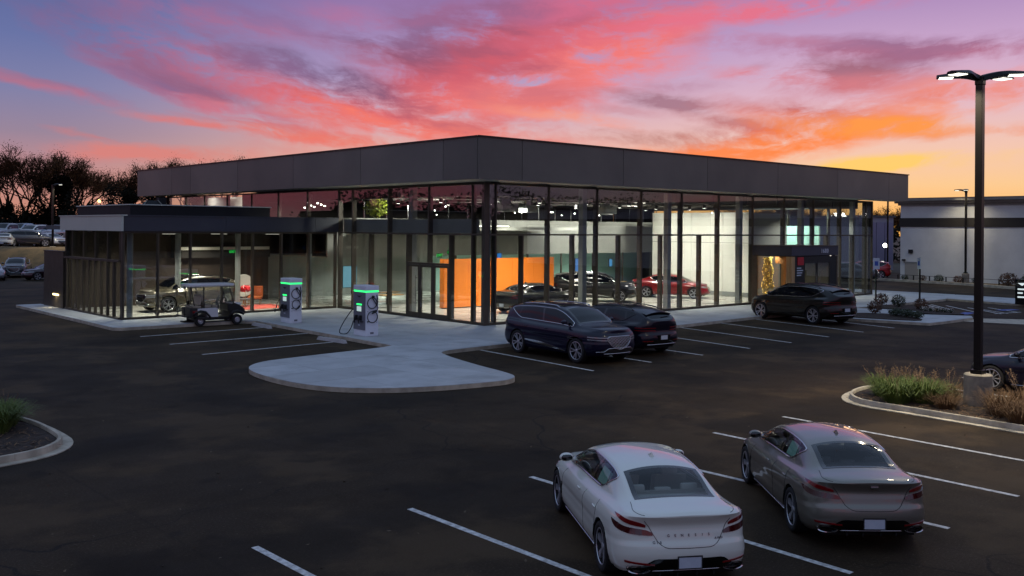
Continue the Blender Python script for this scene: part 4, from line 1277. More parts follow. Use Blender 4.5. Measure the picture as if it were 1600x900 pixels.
BRASS = mat('brass', (172, 132, 66), 0.3, metal=0.9)

BLD = thing('showroom', 'glazed car showroom with dark flat roof band and lit interior', 'car showroom', (0, 0, B0))


def part(name, m, mb, parent=None, smooth=False): return mb.build(name, m, parent or BLD, smooth)


def boxpart(name, m, a, b, parent=None): return part(name, m, MB().box(a, b), parent)


FB, FT = 6.54, 8.38
# floors and slab edges
boxpart('showroom_floor', FLOORM, (0.02, 0.02, -.12), (35.4, 24.0, .012))
boxpart('showroom_floor', FLOORM, (-11.6, 12.45, -.12), (0.01, 24.0, .010))
# roof band: panels front and side
fx = [-1.5, 1.05, 7.88, 14.76, 21.64, 28.5, 35.3, 38.1]
for a, b in zip(fx[:-1], fx[1:]): boxpart('fascia_panel', FASCIA, (a + .014, -1.3, FB), (b - .014, -1.2, FT))
fy = [-1.2, 1.2, 7.94, 14.68, 21.42, 28.16, 31.2, 37.24]
for a, b in zip(fy[:-1], fy[1:]): boxpart('fascia_panel', FASCIA, (-1.5, a + .014, FB), (-1.4, b - .014, FT))
boxpart('fascia_backing', BRONZE, (-1.39, -1.19, FB + .02), (38.08, -1.1, FT - .02))
boxpart('fascia_backing', BRONZE, (-1.39, -1.1, FB + .02), (-1.3, 37.2, FT - .02))
boxpart('fascia_end', FASCIA, (38.09, -1.29, FB + .01), (38.14, -.2, FT - .01))
boxpart('fascia_end', FASCIA, (-1.49, 37.25, FB + .01), (-.4, 37.3, FT - .01))
boxpart('coping', COPING, (-1.56, -1.36, FT), (38.18, -1.0, FT + .06))
boxpart('coping', COPING, (-1.56, -1.0, FT), (-1.2, 37.32, FT + .06))
boxpart('soffit', SOFF, (-1.38, -1.18, FB), (38.08, -.02, FB + .018))
boxpart('soffit', SOFF, (-1.38, -.02, FB), (-.02, 37.2, FB + .018))
boxpart('roof_deck', ROOFM, (-1.3, -1.1, 7.6), (38.0, 37.2, 7.8))
boxpart('roof_deck', CEIL, (0, 0, FB + .05), (35.5, 24.0, FB + .12))


def framed(axis, p, marks, mids, z0, zt, z1, side):
    """curtain wall on the line axis=p: full posts at marks, half-height posts at mids; side = outward sign"""
    def bx(name, m, u0, u1, v0, v1, a, b):
        if axis == 'y': return boxpart(name, m, (u0, min(p + side * v0, p + side * v1), a), (u1, max(p + side * v0, p + side * v1), b))
        return boxpart(name, m, (min(p + side * v0, p + side * v1), u0, a), (max(p + side * v0, p + side * v1), u1, b))
    for q in marks: bx('mullion', BRONZE, q - .035, q + .035, .055, -.26, z0, z1)
    for q in mids: bx('mullion', BRONZE, q - .035, q + .035, .05, -.255, z0, zt - .04)
    allq = sorted(marks)
    for a, b in zip(allq[:-1], allq[1:]):
        bx('sill_rail', BRONZE, a + .036, b - .036, .04, -.12, z0, z0 + .12)
        bx('transom', BRONZE, a + .036, b - .036, .04, -.10, zt - .04, zt + .04)
        bx('head_rail', BRONZE, a + .036, b - .036, .04, -.12, z1 - .10, z1)
        bx('glass_pane', PANE, a + .036, b - .036, .006, -.018, zt + .041, z1 - .101)
        cuts = [a] + [q for q in sorted(mids) if a < q < b] + [b]
        for c, d in zip(cuts[:-1], cuts[1:]): bx('glass_pane', PANE, c + .036, d - .036, .006, -.018, z0 + .121, zt - .041)


rm = [0.04, 0.62, 4.0, 7.4, 10.8, 14.2, 17.6, 21.0, 24.4, 27.8, 31.2, 34.6, 35.46]
framed('y', 0.0, rm, [2.3, 5.7, 9.1, 12.5, 15.9, 29.5, 32.9], 0.0, 4.12, 6.5, -1)
# left front: double door between 2.6 and 5.93
lm = [0.0, 0.9, 4.2, 7.6, 10.95, 12.3]


def wall_x(p, marks, mids, z0, zt, z1, skip=()):
    def bx(name, m, u0, u1, v0, v1, a, b, par=None): return boxpart(name, m, (min(p - v0, p - v1), u0, a), (max(p - v0, p - v1), u1, b), par)
    for q in marks: bx('mullion', BRONZE, q - .035, q + .035, .05, -.22, z0 if not any(s[0] < q < s[1] for s in skip) else skip[0][2], z1)
    for q in mids: bx('mullion', BRONZE, q - .035, q + .035, .05, -.255, z0, zt - .04)
    for a, b in zip(marks[:-1], marks[1:]):
        bx('transom', BRONZE, a + .036, b - .036, .04, -.10, zt - .04, zt + .04)
        bx('head_rail', BRONZE, a + .036, b - .036, .04, -.12, z1 - .10, z1)
        bx('glass_pane', PANE, a + .036, b - .036, .006, -.018, zt + .041, z1 - .101)
    cuts = sorted(marks + mids)
    for a, b in zip(cuts[:-1], cuts[1:]):
        zz = z0
        for s in skip:
            if a >= s[0] - .05 and b <= s[1] + .05: zz = s[2]
        if zz == z0: bx('sill_rail', BRONZE, a + .036, b - .036, .04, -.12, z0, z0 + .12); zz += .12
        bx('glass_pane', PANE, a + .036, b - .036, .006, -.018, zz + .001, zt - .041)


wall_x(0.0, lm, [2.55, 5.95, 9.3], 0.0, 4.12, 6.5, skip=((2.5, 6.0, 2.72),))
boxpart('corner_post', BRONZE, (-.06, -.06, 0), (-.001, .0, 6.5))
# doors
boxpart('door_head', BRONZE, (-.06, 2.59, 2.62), (.14, 5.91, 2.72))
for i, (a, b) in enumerate(((4.92, 5.90), (3.86, 4.84), (2.60, 3.78))):
    d = boxpart('glass_door', PANE, (-.015, a + .10, .27), (.01, b - .10, 2.5))
    fm = MB(); fm.box((-.04, a, 0.01), (.04, a + .1, 2.61)); fm.box((-.04, b - .1, 0.01), (.04, b, 2.61)); fm.box((-.04, a + .1, .01), (.04, b - .1, .27)); fm.box((-.04, a + .1, 2.5), (.04, b - .1, 2.61))
    fm.build('door_frame', BRONZE, d)
    if i < 2:
        y = b - .2 if i == 1 else a + .16
        h = MB(); h.tube([(-.12, y, .55), (-.12, y, 2.1)], .016, 8); h.box((-.12, y - .012, .7), (-.04, y + .012, .73)); h.box((-.12, y - .012, 1.95), (-.04, y + .012, 1.98)); h.build('pull_handle', CHROME, d)
for y in (4.88, 3.82): boxpart('door_post', BRONZE, (-.05, y - .035, 0), (.06, y + .035, 2.62))
# ---- low wing on the left
LX, LY = -11.65, 12.4
LZ0, LZ1 = 4.15, 4.87
for a, b in ((LX, -6.6), (-6.6, -1.52)): boxpart('wing_fascia_panel', FASCIAD, (a + .006, LY - .16, LZ0), (b - .006, LY - .06, LZ1))
boxpart('wing_fascia_panel', FASCIAD, (-1.51, LY - .16, LZ0), (-.08, LY - .06, LZ1))
for a, b in ((LY - .16, 16.8), (16.8, 21.1)): boxpart('wing_fascia_panel', FASCIA_LIT, (LX - .12, a + .006, LZ0), (LX - .02, b - .006, LZ1))
boxpart('wing_coping', FASCIA_LIT, (LX - .16, LY - .2, LZ1), (LX + .14, 21.2, LZ1 + .05))
boxpart('wing_coping', FASCIAD, (LX + .14, LY - .2, LZ1), (-.08, LY + .1, LZ1 + .045))
boxpart('wing_roof', ROOFM, (LX, LY, LZ0 + .02), (-.02, 23.9, LZ0 + .25))
boxpart('wing_parapet', TIER, (-10.6, 14.3, LZ0 + .26), (-3.1, 14.42, 5.42))
boxpart('wing_parapet', TIER, (-10.6, 14.43, LZ0 + .26), (-10.48, 22.0, 5.42))
boxpart('wing_parapet', TIER, (-3.22, 14.43, LZ0 + .26), (-3.1, 22.0, 5.42))
boxpart('wing_coping', FASCIA_LIT, (-10.66, 14.24, 5.421), (-3.05, 14.5, 5.47))
boxpart('wing_coping', FASCIA_LIT, (-10.66, 14.5, 5.421), (-10.4, 22.05, 5.47))
wx = [LX + .04, -9.97, -8.35, -6.72, -5.04, -3.42, -1.8, -.14]
for q in wx: boxpart('mullion', BRONZE, (q - .035, LY - .05, 0), (q + .035, LY + .2, LZ0))
boxpart('corner_panel', BRONZE, (LX - .02, LY - .02, 0), (LX + .005, LY + .25, LZ0))
for a, b in zip(wx[:-1], wx[1:]):
    boxpart('sill_rail', BRONZE, (a + .036, LY - .04, 0), (b - .036, LY + .1, .1)); boxpart('head_rail', BRONZE, (a + .036, LY - .04, LZ0 - .1), (b - .036, LY + .1, LZ0))
    boxpart('glass_pane', PANE, (a + .036, LY - .006, .101), (b - .036, LY + .018, LZ0 - .101))
wy = [LY + .3, 14.3, 16.0, 17.7, 19.4, 20.45]
for q in wy: boxpart('mullion', BRONZE, (LX - .04, q - .03, 2.75), (LX + .14, q + .03, LZ0))
for a, b in zip(wy[:-1], wy[1:]):
    boxpart('glass_pane', PANE, (LX - .006, a + .031, 2.79), (LX + .018, b - .031, LZ0 - .03))
    boxpart('glass_pane', PANE, (LX + .02, a + .031, .1), (LX + .044, b - .031, 2.68))
boxpart('fin_rail', BRONZE, (LX - .14, LY + .2, 2.68), (LX + .06, 20.4, 2.785))
boxpart('sill_rail', BRONZE, (LX - .10, LY + .25, 0), (LX + .06, 20.4, .095))
for k in range(9):
    y = 13.25 + k * .84
    boxpart('screen_fin', BRONZE, (LX - .14, y - .04, .096), (LX + .0, y + .04, 2.679))
boxpart('end_panel', BRONZE, (LX - .02, 19.9, 0), (LX - .001, 20.5, 2.67))
boxpart('wing_end_wall', DARKIN, (LX + .02, 20.5, 0), (-.2, 20.7, LZ0))
# small folded skylight on the wing roof
g = MB(); g.add([(-8.2, 19.4, 5.0), (-6.45, 19.4, 5.0), (-6.45, 21.0, 5.0), (-8.2, 21.0, 5.0), (-7.55, 20.1, 5.82), (-6.95, 20.1, 5.82)], [(0, 1, 5, 4), (1, 2, 5), (2, 3, 4, 5), (3, 0, 4), (3, 2, 1, 0)])
sk = part('roof_skylight', TIER, g)
for rib in ([(-6.45, 19.38, 5.02), (-6.92, 20.07, 5.84)], [(-8.2, 19.38, 5.02), (-7.55, 20.07, 5.84)], [(-6.3, 19.9, 5.3), (-6.0, 19.4, 5.0)]): MB().tube(rib, .03, 6).build('skylight_rib', FASCIA, sk)
boxpart('roof_vent', TIER, (-6.75, 20.3, 5.0), (-6.35, 20.7, 6.0))
# ---- upper clerestory behind the wing
cy_ = [12.35, 15.7, 19.1, 22.5, 25.9, 29.3, 32.3, 35.2]
for q in cy_: boxpart('mullion', BRONZE, (-.04, q - .035, 4.45), (.2, q + .035, 6.5))
for a, b in zip(cy_[:-1], cy_[1:]):
    boxpart('glass_pane', PANE, (-.006, a + .036, 4.9), (.018, b - .036, 6.42)); boxpart('head_rail', BRONZE, (-.04, a + .036, 6.42), (.1, b - .036, 6.5))
    boxpart('sill_rail', FASCIA, (-.2, a + .036, 4.5), (.1, b - .036, 4.88))
boxpart('rear_side_wall', DARKIN, (.2, 24.01, 0), (.4, 37, 4.4)); boxpart('rear_side_wall', DARKIN, (-.1, 35.3, 0), (.0, 37.2, 6.5))
# ---- end wall, glazed
ey = [0.25, 3.3, 6.6, 9.9, 13.2, 16.5, 19.6]
for q in ey: boxpart('mullion', BRONZE, (35.28, q - .06, 0), (35.52, q + .06, 6.5))
for a, b in zip(ey[:-1], ey[1:]):
    boxpart('glass_pane', PANE, (35.44, a + .061, .12), (35.464, b - .061, 6.4)); boxpart('sill_rail', BRONZE, (35.36, a + .061, 0), (35.5, b - .061, .119)); boxpart('head_rail', BRONZE, (35.36, a + .061, 6.401), (35.5, b - .061, 6.5))
boxpart('end_wall', DARKIN, (35.3, 19.7, 0), (35.5, 24, 6.5))
boxpart('rear_wall', DARKIN, (0.2, 24.01, 0), (35.3, 24.2, 6.5))
# ---- inside
for x, y in ((.42, .42), (7.0, .62), (13.75, .62), (20.5, .62), (27.3, .62), (33.9, .62), (.62, 6.35)):
    boxpart('steel_column', STEELC, (x - .15, y - .15, .013), (x + .15, y + .15, FB - .0))
for x, y in ((-11.05, 13.1), (-7.8, 15.2), (-4.5, 15.2), (-1.1, 13.6)):
    part('steel_column', STEELC, MB().lathe([(.14, .011), (.14, LZ0 + .01)], 16, c=(x, y, 0)), smooth=40)
mz = boxpart('mezzanine_front', GREYIN, (.3, 14.0, 2.7), (35.2, 14.15, 4.95))
boxpart('mezzanine_floor', DARKIN, (.3, 14.151, 4.0), (35.2, 23.9, 4.3))
boxpart('mezzanine_underside', GREYIN, (.3, 14.151, 2.7), (35.2, 20.9, 2.76))
boxpart('back_room_wall', TEALIN, (13.0, 20.9, .012), (35.2, 21.0, 2.69))
boxpart('back_room_wall', GREYIN, (.3, 20.9, .012), (12.99, 21.0, 2.69))
for x in (3.5, 6.6, 9.8, 13.0, 16.0, 19.2, 22.4, 25.6, 28.8): boxpart('partition_post', BRONZE, (x - .05, 14.3, .012), (x + .05, 14.4, 2.69))
for k in range(20): boxpart('railing_post', CHROME, (1.2 + k * 1.55, 14.04, 4.951), (1.25 + k * 1.55, 14.09, 5.95))
boxpart('railing_cap', CHROME, (.5, 14.02, 5.951), (34.0, 14.1, 5.99))
boxpart('slab_edge', GREYIN, (.30, .9, 4.17), (.42, 12.3, 4.84))
# white wall block
wp = [(3.3, 4.4), (4.4, 5.5), (5.5, 6.5), (6.5, 8.1), (8.1, 10.1), (10.1, 11.6)]
boxpart('wall_core', DARKIN, (25.78, 3.34, .012), (29.9, 11.55, 5.5))
for a, b in wp:
    boxpart('wall_panel', WHITEIN, (25.7, a + .012, .30), (25.779, b - .012, 3.55)); boxpart('wall_panel', WHITEIN, (25.7, a + .012, 3.575), (25.779, b - .012, 5.6))
boxpart('wall_base', STEELC, (25.66, 3.3, .013), (25.779, 11.6, .29))
boxpart('wall_panel', GREYIN, (25.78, 3.25, .012), (29.9, 3.339, 5.55))
boxpart('screen_wall', TEALIN, (34.3, 3.4, .012), (34.45, 9.3, 4.75))
boxpart('screen_wall', TEALIN, (30.6, 9.35, .012), (34.45, 9.5, 4.75))
# orange feature wall
boxpart('wall_core', DARKIN, (4.1, 8.2, .013), (12.35, 8.5, 2.70))
for k in range(5): boxpart('orange_panel', ORANGE, (4.05 + k * 1.67 + .006, 8.15, .06), (4.05 + (k + 1) * 1.67 - .006, 8.199, 2.72))
boxpart('orange_panel', ORANGE, (4.04, 8.2, .06), (4.09, 8.52, 2.72))
# hanging ceiling shelf and exposed roof steel
boxpart('ceiling_shelf', GREYIN, (2.0, 9.6, 4.32), (16.5, 13.4, 4.5)); boxpart('shelf_light', LEDS, (2.4, 9.55, 4.505), (10.0, 9.6, 4.56))
for k in range(11): boxpart('roof_joist', CEIL, (1.0 + k * 3.3, .35, 5.95), (1.14 + k * 3.3, 23.8, FB + .04))
for k in range(4):
    part('ceiling_duct', GREYIN if k % 2 else CEIL, MB().tube([(.8, 3.2 + k * 4.6, 6.15), (25.0, 3.2 + k * 4.6, 6.15)], .2, 12), smooth=40)
for x, y, w in ((6.8, 6.5, 1.2), (9.6, 7.5, .8), (14.8, 6.2, 1.0), (18.2, 9.4, .8)):
    boxpart('ceiling_unit', STEELC, (x, y, 5.35), (x + w, y + .8, 5.75)); boxpart('unit_hanger', STEELC, (x + .2, y + .3, 5.751), (x + w - .3, y + .5, 6.5))
random.seed(5)
spots = [(x, y) for x in (1.8, 5.2, 8.6, 12.0, 15.4, 18.8, 22.2) for y in (1.9, 5.6, 9.3)]
for x, y in spots:
    lm_ = part('ceiling_light', BLACKM, MB().lathe([(.001, 0), (.11, 0), (.11, .22), (.001, .22)], 12, c=(x, y, 5.7)), smooth=40)
    MB().lathe([(.001, -.006), (.085, -.006), (.085, -.004)], 12, c=(x, y, 5.7)).build('lamp_lens', LEDW, lm_)


def area(name, loc, size, power, col=(1, .95, .86), rot=(0, 0, 0), spread=150, size_y=None):
    d = bpy.data.lights.new(name, 'AREA'); d.energy = power; d.color = col; d.size = size; d.spread = math.radians(spread)
    if size_y: d.shape = 'RECTANGLE'; d.size_y = size_y
    o = bpy.data.objects.new(name, d); COL.objects.link(o); o.parent = BLD; o.location = loc; o.rotation_euler = rot
    return o


for x in (3.5, 9.5, 15.5, 21.5):
    for y in (3.0, 8.0): area('ceiling_or_wash_lamp', (x, y, 5.6), .9, 270, spread=125)
area('ceiling_or_wash_lamp', (22.5, 6.0, 5.7), 1.0, 140, rot=(0, math.radians(-42), 0), spread=120)
area('ceiling_or_wash_lamp', (22.5, 9.6, 5.7), 1.0, 125, rot=(0, math.radians(-42), 0), spread=120)
area('ceiling_or_wash_lamp', (31.8, 5.6, 6.4), .5, 260, col=(.82, 1, .92), rot=(0, math.radians(-40), 0), spread=140)  # added pair of wash lights to brighten the pale green end walls
area('ceiling_or_wash_lamp', (31.8, 7.8, 6.4), .5, 160, col=(.82, 1, .92), rot=(math.radians(20), math.radians(-30), 0), spread=140)
area('ceiling_or_wash_lamp', (29, 1.6, 5.7), .9, 160, spread=130)
area('ceiling_or_wash_lamp', (33, 1.8, 5.7), .9, 140, spread=130)
for x in (4, 9.5, 15, 20.5, 26): area('ceiling_or_wash_lamp', (x, 8.6, 6.3), .6, 420, rot=(math.radians(62), 0, 0), spread=130)  # wash lights added only to brighten the mezzanine front
area('ceiling_or_wash_lamp', (8, 3.4, 4.9), .9, 260, col=(1, .9, .75), rot=(math.radians(42), 0, 0), spread=110)
for x in (6, 13, 20, 27): area('back_room_lamp', (x, 17.5, 2.66), 1.2, 240, col=(.88, 1, .94))
for x, y in ((-9.8, 14.3), (-6.2, 14.3), (-2.6, 14.3)): area('wing_or_fill_lamp', (x, y, 4.0), .6, 130, col=(1, .95, .80), spread=120)
area('wing_or_fill_lamp', (-9.6, 17.6, 4.0), .8, 130, spread=140)  # fill added to brighten the wing behind its left glazing
area('wing_or_fill_lamp', (-5.0, 18.0, 4.0), .8, 190, col=(1, .9, .75), spread=130)
area('mezzanine_lamp', (1.2, 27.5, 6.3), 1.0, 420, rot=(0, math.radians(-40), 0), spread=160)
area('mezzanine_lamp', (1.2, 32.5, 6.3), 1.0, 200, rot=(0, math.radians(-40), 0), spread=160)
# wing interior: ceiling, dark back wall with lit slot, exit sign
boxpart('wing_ceiling', CEIL, (LX + .1, LY + .25, LZ0 - .02), (-.05, 20.45, LZ0 + .015))
boxpart('wing_back_wall', mat('wing_wall', (60, 50, 42), .8, var=.4, vscale=.7), (LX + .1, 20.2, .012), (-.05, 20.3, LZ0 - .03))
boxpart('light_slot', WHITEIN, (-6.0, 19.6, 3.05), (-.3, 19.7, 3.22)); boxpart('wall_recess', DARKIN, (-6.1, 19.71, 2.6), (-.2, 20.19, LZ0 - .04))
for x, y in ((-10.3, 13.6), (-9.2, 14.2), (-7.4, 13.8), (-5.6, 14.0), (-3.9, 13.8), (-2.2, 14.2)):
    boxpart('downlight', LEDW, (x - .06, y - .06, LZ0 - .03), (x + .06, y + .06, LZ0 - .021))
for x, y, z, w in ((-3.0, 18.9, 2.95, .32), (9.0, 13.9, 2.9, .36), (3.3, 7.6, 2.95, .3)):
    e = boxpart('exit_sign', BLACKM, (x - w / 2, y, z - .12), (x + w / 2, y + .05, z + .12))
    lettering('EXIT', .2, EXITG, e, (x, y - .006, z), (1, 0, 0), (0, 0, 1), .002, name='exit_lettering')
# room behind the clerestory
boxpart('upper_room_wall', WHITEIN, (3.0, 24.3, 4.4), (3.2, 34.9, 6.5)); boxpart('upper_room_floor', DARKIN, (.3, 24.3, 4.3), (3.0, 34.9, 4.42))
boxpart('upper_room_wall', DARKIN, (2.0, 30.2, 4.43), (2.2, 34.8, 6.45)); 
for k in range(7): boxpart('upper_lamp', LEDW, (1.0 + .3 * k, 15.5 + k * .9, 5.6 + .1 * (k % 3)), (1.07 + .3 * k, 15.57 + k * .9, 5.66 + .1 * (k % 3)))
# ---- entrance lobby projecting from the front, with its canopy
CX0, CX1, CY = 20.9, 26.05, -2.71
boxpart('canopy', FASCIAD, (CX0 - .02, CY - .02, 2.95), (CX1, -.08, 3.48)); boxpart('canopy_soffit', DARKIN, (CX0 + .1, CY + .1, 2.90), (CX1 - .1, -.09, 2.949))
boxpart('canopy_coping', BRONZE, (CX0 - .05, CY - .05, 3.481), (CX1 + .03, -.08, 3.53))
NUMB = mat('numeral_metal', (210, 212, 220), .35, metal=.2)
for i, ch in enumerate('1680'): lettering(ch, .36, NUMB, BLD, (24.15 + i * .22, CY - .034, 3.2), (1, 0, 0), (0, 0, 1), .01, 1.0, 'house_number')
boxpart('lobby_pier', BRONZE, (CX0 + .0, -.40, 0), (CX0 + .12, -.09, 2.899))
boxpart('glass_pane', PANE, (CX0 + .02, CY + .37, .06), (CX0 + .04, -.401, 2.89))
boxpart('lobby_post', OAK, (CX0, CY, 0), (CX0 + .36, CY + .36, 2.899))
boxpart('lobby_wall', WOOD, (22.3, -1.62, 0), (22.42, -1.15, 2.899)); boxpart('lobby_wall', WOOD, (21.9, -2.0, 2.45), (22.0, -1.0, 2.899))
boxpart('lobby_floor', FLOORM, (CX0 + .05, CY + .05, -.1), (CX1 - .05, -.13, .012))
LB = mat('lobby_dark', (22, 22, 23), .3)
boxpart('lobby_panel', LB, (CX0 + .361, CY + .02, 0), (22.3, CY + .10, 2.899))
for a, b in ((22.32, 23.7), (23.74, 25.2)):
    d = boxpart('glass_door', PANE, (a + .06, CY + .04, .1), (b - .06, CY + .065, 2.5))
    fm = MB(); fm.box((a, CY + .02, 0), (a + .06, CY + .10, 2.6)); fm.box((b - .06, CY + .02, 0), (b, CY + .10, 2.6)); fm.box((a + .06, CY + .02, 0), (b - .06, CY + .10, .1)); fm.box((a + .06, CY + .02, 2.5), (b - .06, CY + .10, 2.6)); fm.build('door_frame', LB, d)
    h = MB(); h.tube([((b - .16 if a < 23 else a + .16), CY - .06, .6), ((b - .16 if a < 23 else a + .16), CY - .06, 2.0)], .018, 8); h.build('pull_handle', CHROME, d)
boxpart('door_head', LB, (22.32, CY + .02, 2.601), (25.9, CY + .10, 2.899)); boxpart('lobby_panel', LB, (25.21, CY + .02, 0), (25.9, CY + .10, 2.6))
boxpart('lobby_wall', BRONZE, (25.91, CY + .0, 0), (CX1, -.09, 2.899))
rs = boxpart('notice_panel', mat('red_notice', (170, 20, 34), .5), (21.55, CY - .01, 2.4), (22.2, CY + .019, 2.86))
for k in range(4): boxpart('notice_line', PLATE, (21.5, CY + .005, 1.78 + k * .14), (21.95 + .1 * ((k * 7) % 3), CY + .019, 1.84 + k * .14), rs)
area('canopy_lamp', (21.8, -1.0, 2.85), .5, 40, col=(1, .85, .6)); area('canopy_lamp', (24.0, -1.2, 2.85), .6, 40, col=(.95, 1, .92))
boxpart('canopy_light', LEDW, (25.3, CY - .3 + .35, 2.885), (25.45, CY + .2, 2.899))

# ---- fixed furnishings seen through the glass
boxpart('reception_desk', WHITEIN, (14.5, 10.4, .013), (18.2, 11.2, 1.1)); boxpart('desk_top', DARKIN, (14.4, 10.3, 1.101), (18.3, 11.3, 1.15))
for i, (x, z, w, h, c) in enumerate(((12.9, 2.05, .36, 1.5, (40, 130, 220)), (20.2, 1.9, .5, .9, (40, 120, 200)), (1.6, 1.6, .9, 1.2, (110, 170, 190)), (23.6, 2.0, .3, .5, (60, 150, 210)))):
    e = boxpart('wall_screen', BLACKM, (x - w / 2 - .03, 13.7, z - h / 2 - .03), (x + w / 2 + .03, 13.76, z + h / 2 + .03)); boxpart('screen_face', glow('screen_%d' % i if False else 'screen_blue_' + 'abcd'[i], c, .8), (x - w / 2, 13.69, z - h / 2), (x + w / 2, 13.699, z + h / 2), e)
for k, (x, y) in enumerate(((2.2, 10.6), (3.4, 12.6), (17.5, 12.6), (20.6, 12.0), (23.0, 12.6), (9.0, 12.9))):
    d = boxpart('consulting_table', OAK, (x - .7, y - .35, .70), (x + .7, y + .35, .74)); boxpart('table_leg', DCHROME, (x - .05, y - .05, .013), (x + .05, y + .05, .699), d)
for k in range(14):
    rr_ = random.Random(k * 3 + 1); x, y = rr_.uniform(1, 33), rr_.uniform(2.5, 22)
    lm_ = part('pendant_rod', CHROME, MB().tube([(x, y, 5.3 + rr_.uniform(0, .5)), (x, y, 6.5)], .012, 5)); z0 = 5.3
    MB().sphere((x, y, 5.27 + rr_.uniform(0, .3)), .036, 8, 5).build('pendant_bulb', LEDW, lm_, smooth=True)
for k in range(7): boxpart('track_light', LEDS if k % 2 else STEELC, (2.0 + k * 4.3, 5.2 + (k % 3) * 3.1, 6.02), (4.4 + k * 4.3, 5.26 + (k % 3) * 3.1, 6.07))
for k in range(3): boxpart('wing_track', LEDD, (-8.5 + k * 2.9, 15.5 + .6 * (k % 2), 3.98), (-7.6 + k * 2.9, 15.54 + .6 * (k % 2), 4.01))
# ------------------------------------------------------------------ planted islands
def rounded(pts, it=3): return smooth_poly(pts, it)


def curb_island(name, poly, label_z=0.15):
    """gutter apron, upright curb in lengths, and the mulch inside"""
    if parea(poly) < 0: poly = poly[::-1]
    gutter = inset(poly, -.0); curb_o = inset(poly, .42); curb_i = inset(poly, .60)
    root = MB().prism(poly, -.1, .018).build(name, CURBM); tag(root, kind='structure')
    n = len(poly); step = max(1, n // 16)
    for i in range(0, n, step):
        idx = [(i + k) % n for k in range(min(step, n - i) + 1)]
        if len(idx) < 2: continue
        o = [curb_o[k] for k in idx]; q = [curb_i[k] for k in idx]
        for ring in (o, q):
            a, b = Vector(ring[-1]), Vector(ring[-2]); d = (b - a)
            if d.length > .05: ring[-1] = tuple(a + d.normalized() * .006)
        g = MB(); m = len(o)
        for z in (.0, .13, .15): 
            dd = .0 if z < .14 else .022
            g.v += [((p[0] + (r[0] - p[0]) * dd / .18), (p[1] + (r[1] - p[1]) * dd / .18), z) for p, r in zip(o, q)]
            g.v += [((r[0] + (p[0] - r[0]) * dd / .18), (r[1] + (p[1] - r[1]) * dd / .18), z) for p, r in zip(o, q)]
        for k in range(m - 1):
            for L in (0, 1):
                a = L * 2 * m; b = a + 2 * m
                g.f.append((a + k, a + k + 1, b + k + 1, b + k)); g.f.append((a + m + k + 1, a + m + k, b + m + k, b + m + k + 1))
            t = 4 * m; g.f.append((t + k, t + k + 1, t + m + k + 1, t + m + k))
        for k, fl in ((0, 0), (m - 1, 1)):
            g.f.append((k, 2 * m + k, 3 * m + k, m + k)); g.f.append((2 * m + k, 4 * m + k, 5 * m + k, 3 * m + k))
        g.build('curb_stone', CURBM, root, smooth=40)
    inner = inset(poly, .605)
    # lumpy mulch bed
    bm = bmesh.new(); vs = [bm.verts.new((p[0], p[1], .07)) for p in inner]; bm.faces.new(vs)
    bmesh.ops.triangulate(bm, faces=bm.faces[:])
    for _ in range(4): bmesh.ops.subdivide_edges(bm, edges=[e for e in bm.edges if e.calc_length() > .35], cuts=1)
    rr = random.Random(3)
    for v in bm.verts:
        if not v.is_boundary: v.co.z = .085 + rr.uniform(0, .05)
    bmesh.ops.triangulate(bm, faces=bm.faces[:])
    me = bpy.data.meshes.new('mulch'); bm.to_mesh(me); bm.free()
    o = link('mulch_bed', me, SOIL); tag(o, kind='structure')
    return root


ISL_R = rounded([(-4.95, -20.6), (-4.2, -19.75), (-2.9, -19.35), (-1.85, -19.5), (-1.45, -20.6), (-1.45, -24), (-1.6, -29.5), (-3.4, -30.2), (-5.4, -29.6), (-5.28, -25), (-4.98, -22.2)], 2)
curb_island('right_island', ISL_R)
ISL_L = rounded([(-22.3, -13.2), (-21.6, -12.3), (-21.5, -11.0), (-21.55, -9.6), (-22.0, -8.0), (-23.2, -7.2), (-27, -7.0), (-31, -7.2), (-33, -8.5), (-33, -12.5), (-31, -14.0), (-26, -13.7), (-23.4, -13.5)], 2)
curb_island('left_island', ISL_L)

# ------------------------------------------------------------------ grasses and shrubs
GRN = mat('grass_blade', (90, 108, 38), 0.7, var=.6, vscale=3, col2=(58, 76, 30))
DRYB = mat('dry_grass_blade', (98, 72, 42), 0.8, var=.6, vscale=3, col2=(92, 66, 40))
SHRUBM = mat('shrub_leaf', (46, 58, 32), 0.6, var=.7, vscale=6, col2=(30, 40, 22))
RUSTM = mat('rust_shrub_leaf', (92, 58, 34), 0.7, var=.7, vscale=6, col2=(58, 40, 26))
PLUME = mat('grass_plume', (122, 98, 72), 0.9)
FLOWER = mat('white_flower', (214, 208, 196), 0.6)
STEM = mat('bare_stem', (64, 48, 36), 0.9)


def tuft_mesh(rng, n=240, h=.95, spread=.55, w=.011, droop=.5):
    g = MB()
    for _ in range(n):
        a = rng.uniform(0, 6.283); r0 = .27 * rng.random() ** .7; hh = h * rng.uniform(.55, 1.05); out = spread * rng.uniform(.15, 1.1)
        x, y = r0 * math.cos(a), r0 * math.sin(a); ca, sa = math.cos(a), math.sin(a)
        pts = [(x, y, 0), (x + ca * out * .25, y + sa * out * .25, hh * .5), (x + ca * out * .62, y + sa * out * .62, hh * .88), (x + ca * out, y + sa * out, hh * (1 - droop * rng.uniform(0, .5)))]
        px, py = -sa, ca
        vs = []
        for k, p in enumerate(pts[:-1]):
            ww = w * (1 - .25 * k); vs += [(p[0] - px * ww, p[1] - py * ww, p[2]), (p[0] + px * ww, p[1] + py * ww, p[2])]
        vs.append(pts[-1]); g.add(vs, [(0, 1, 3, 2), (2, 3, 5, 4), (4, 5, 6)])
    return g


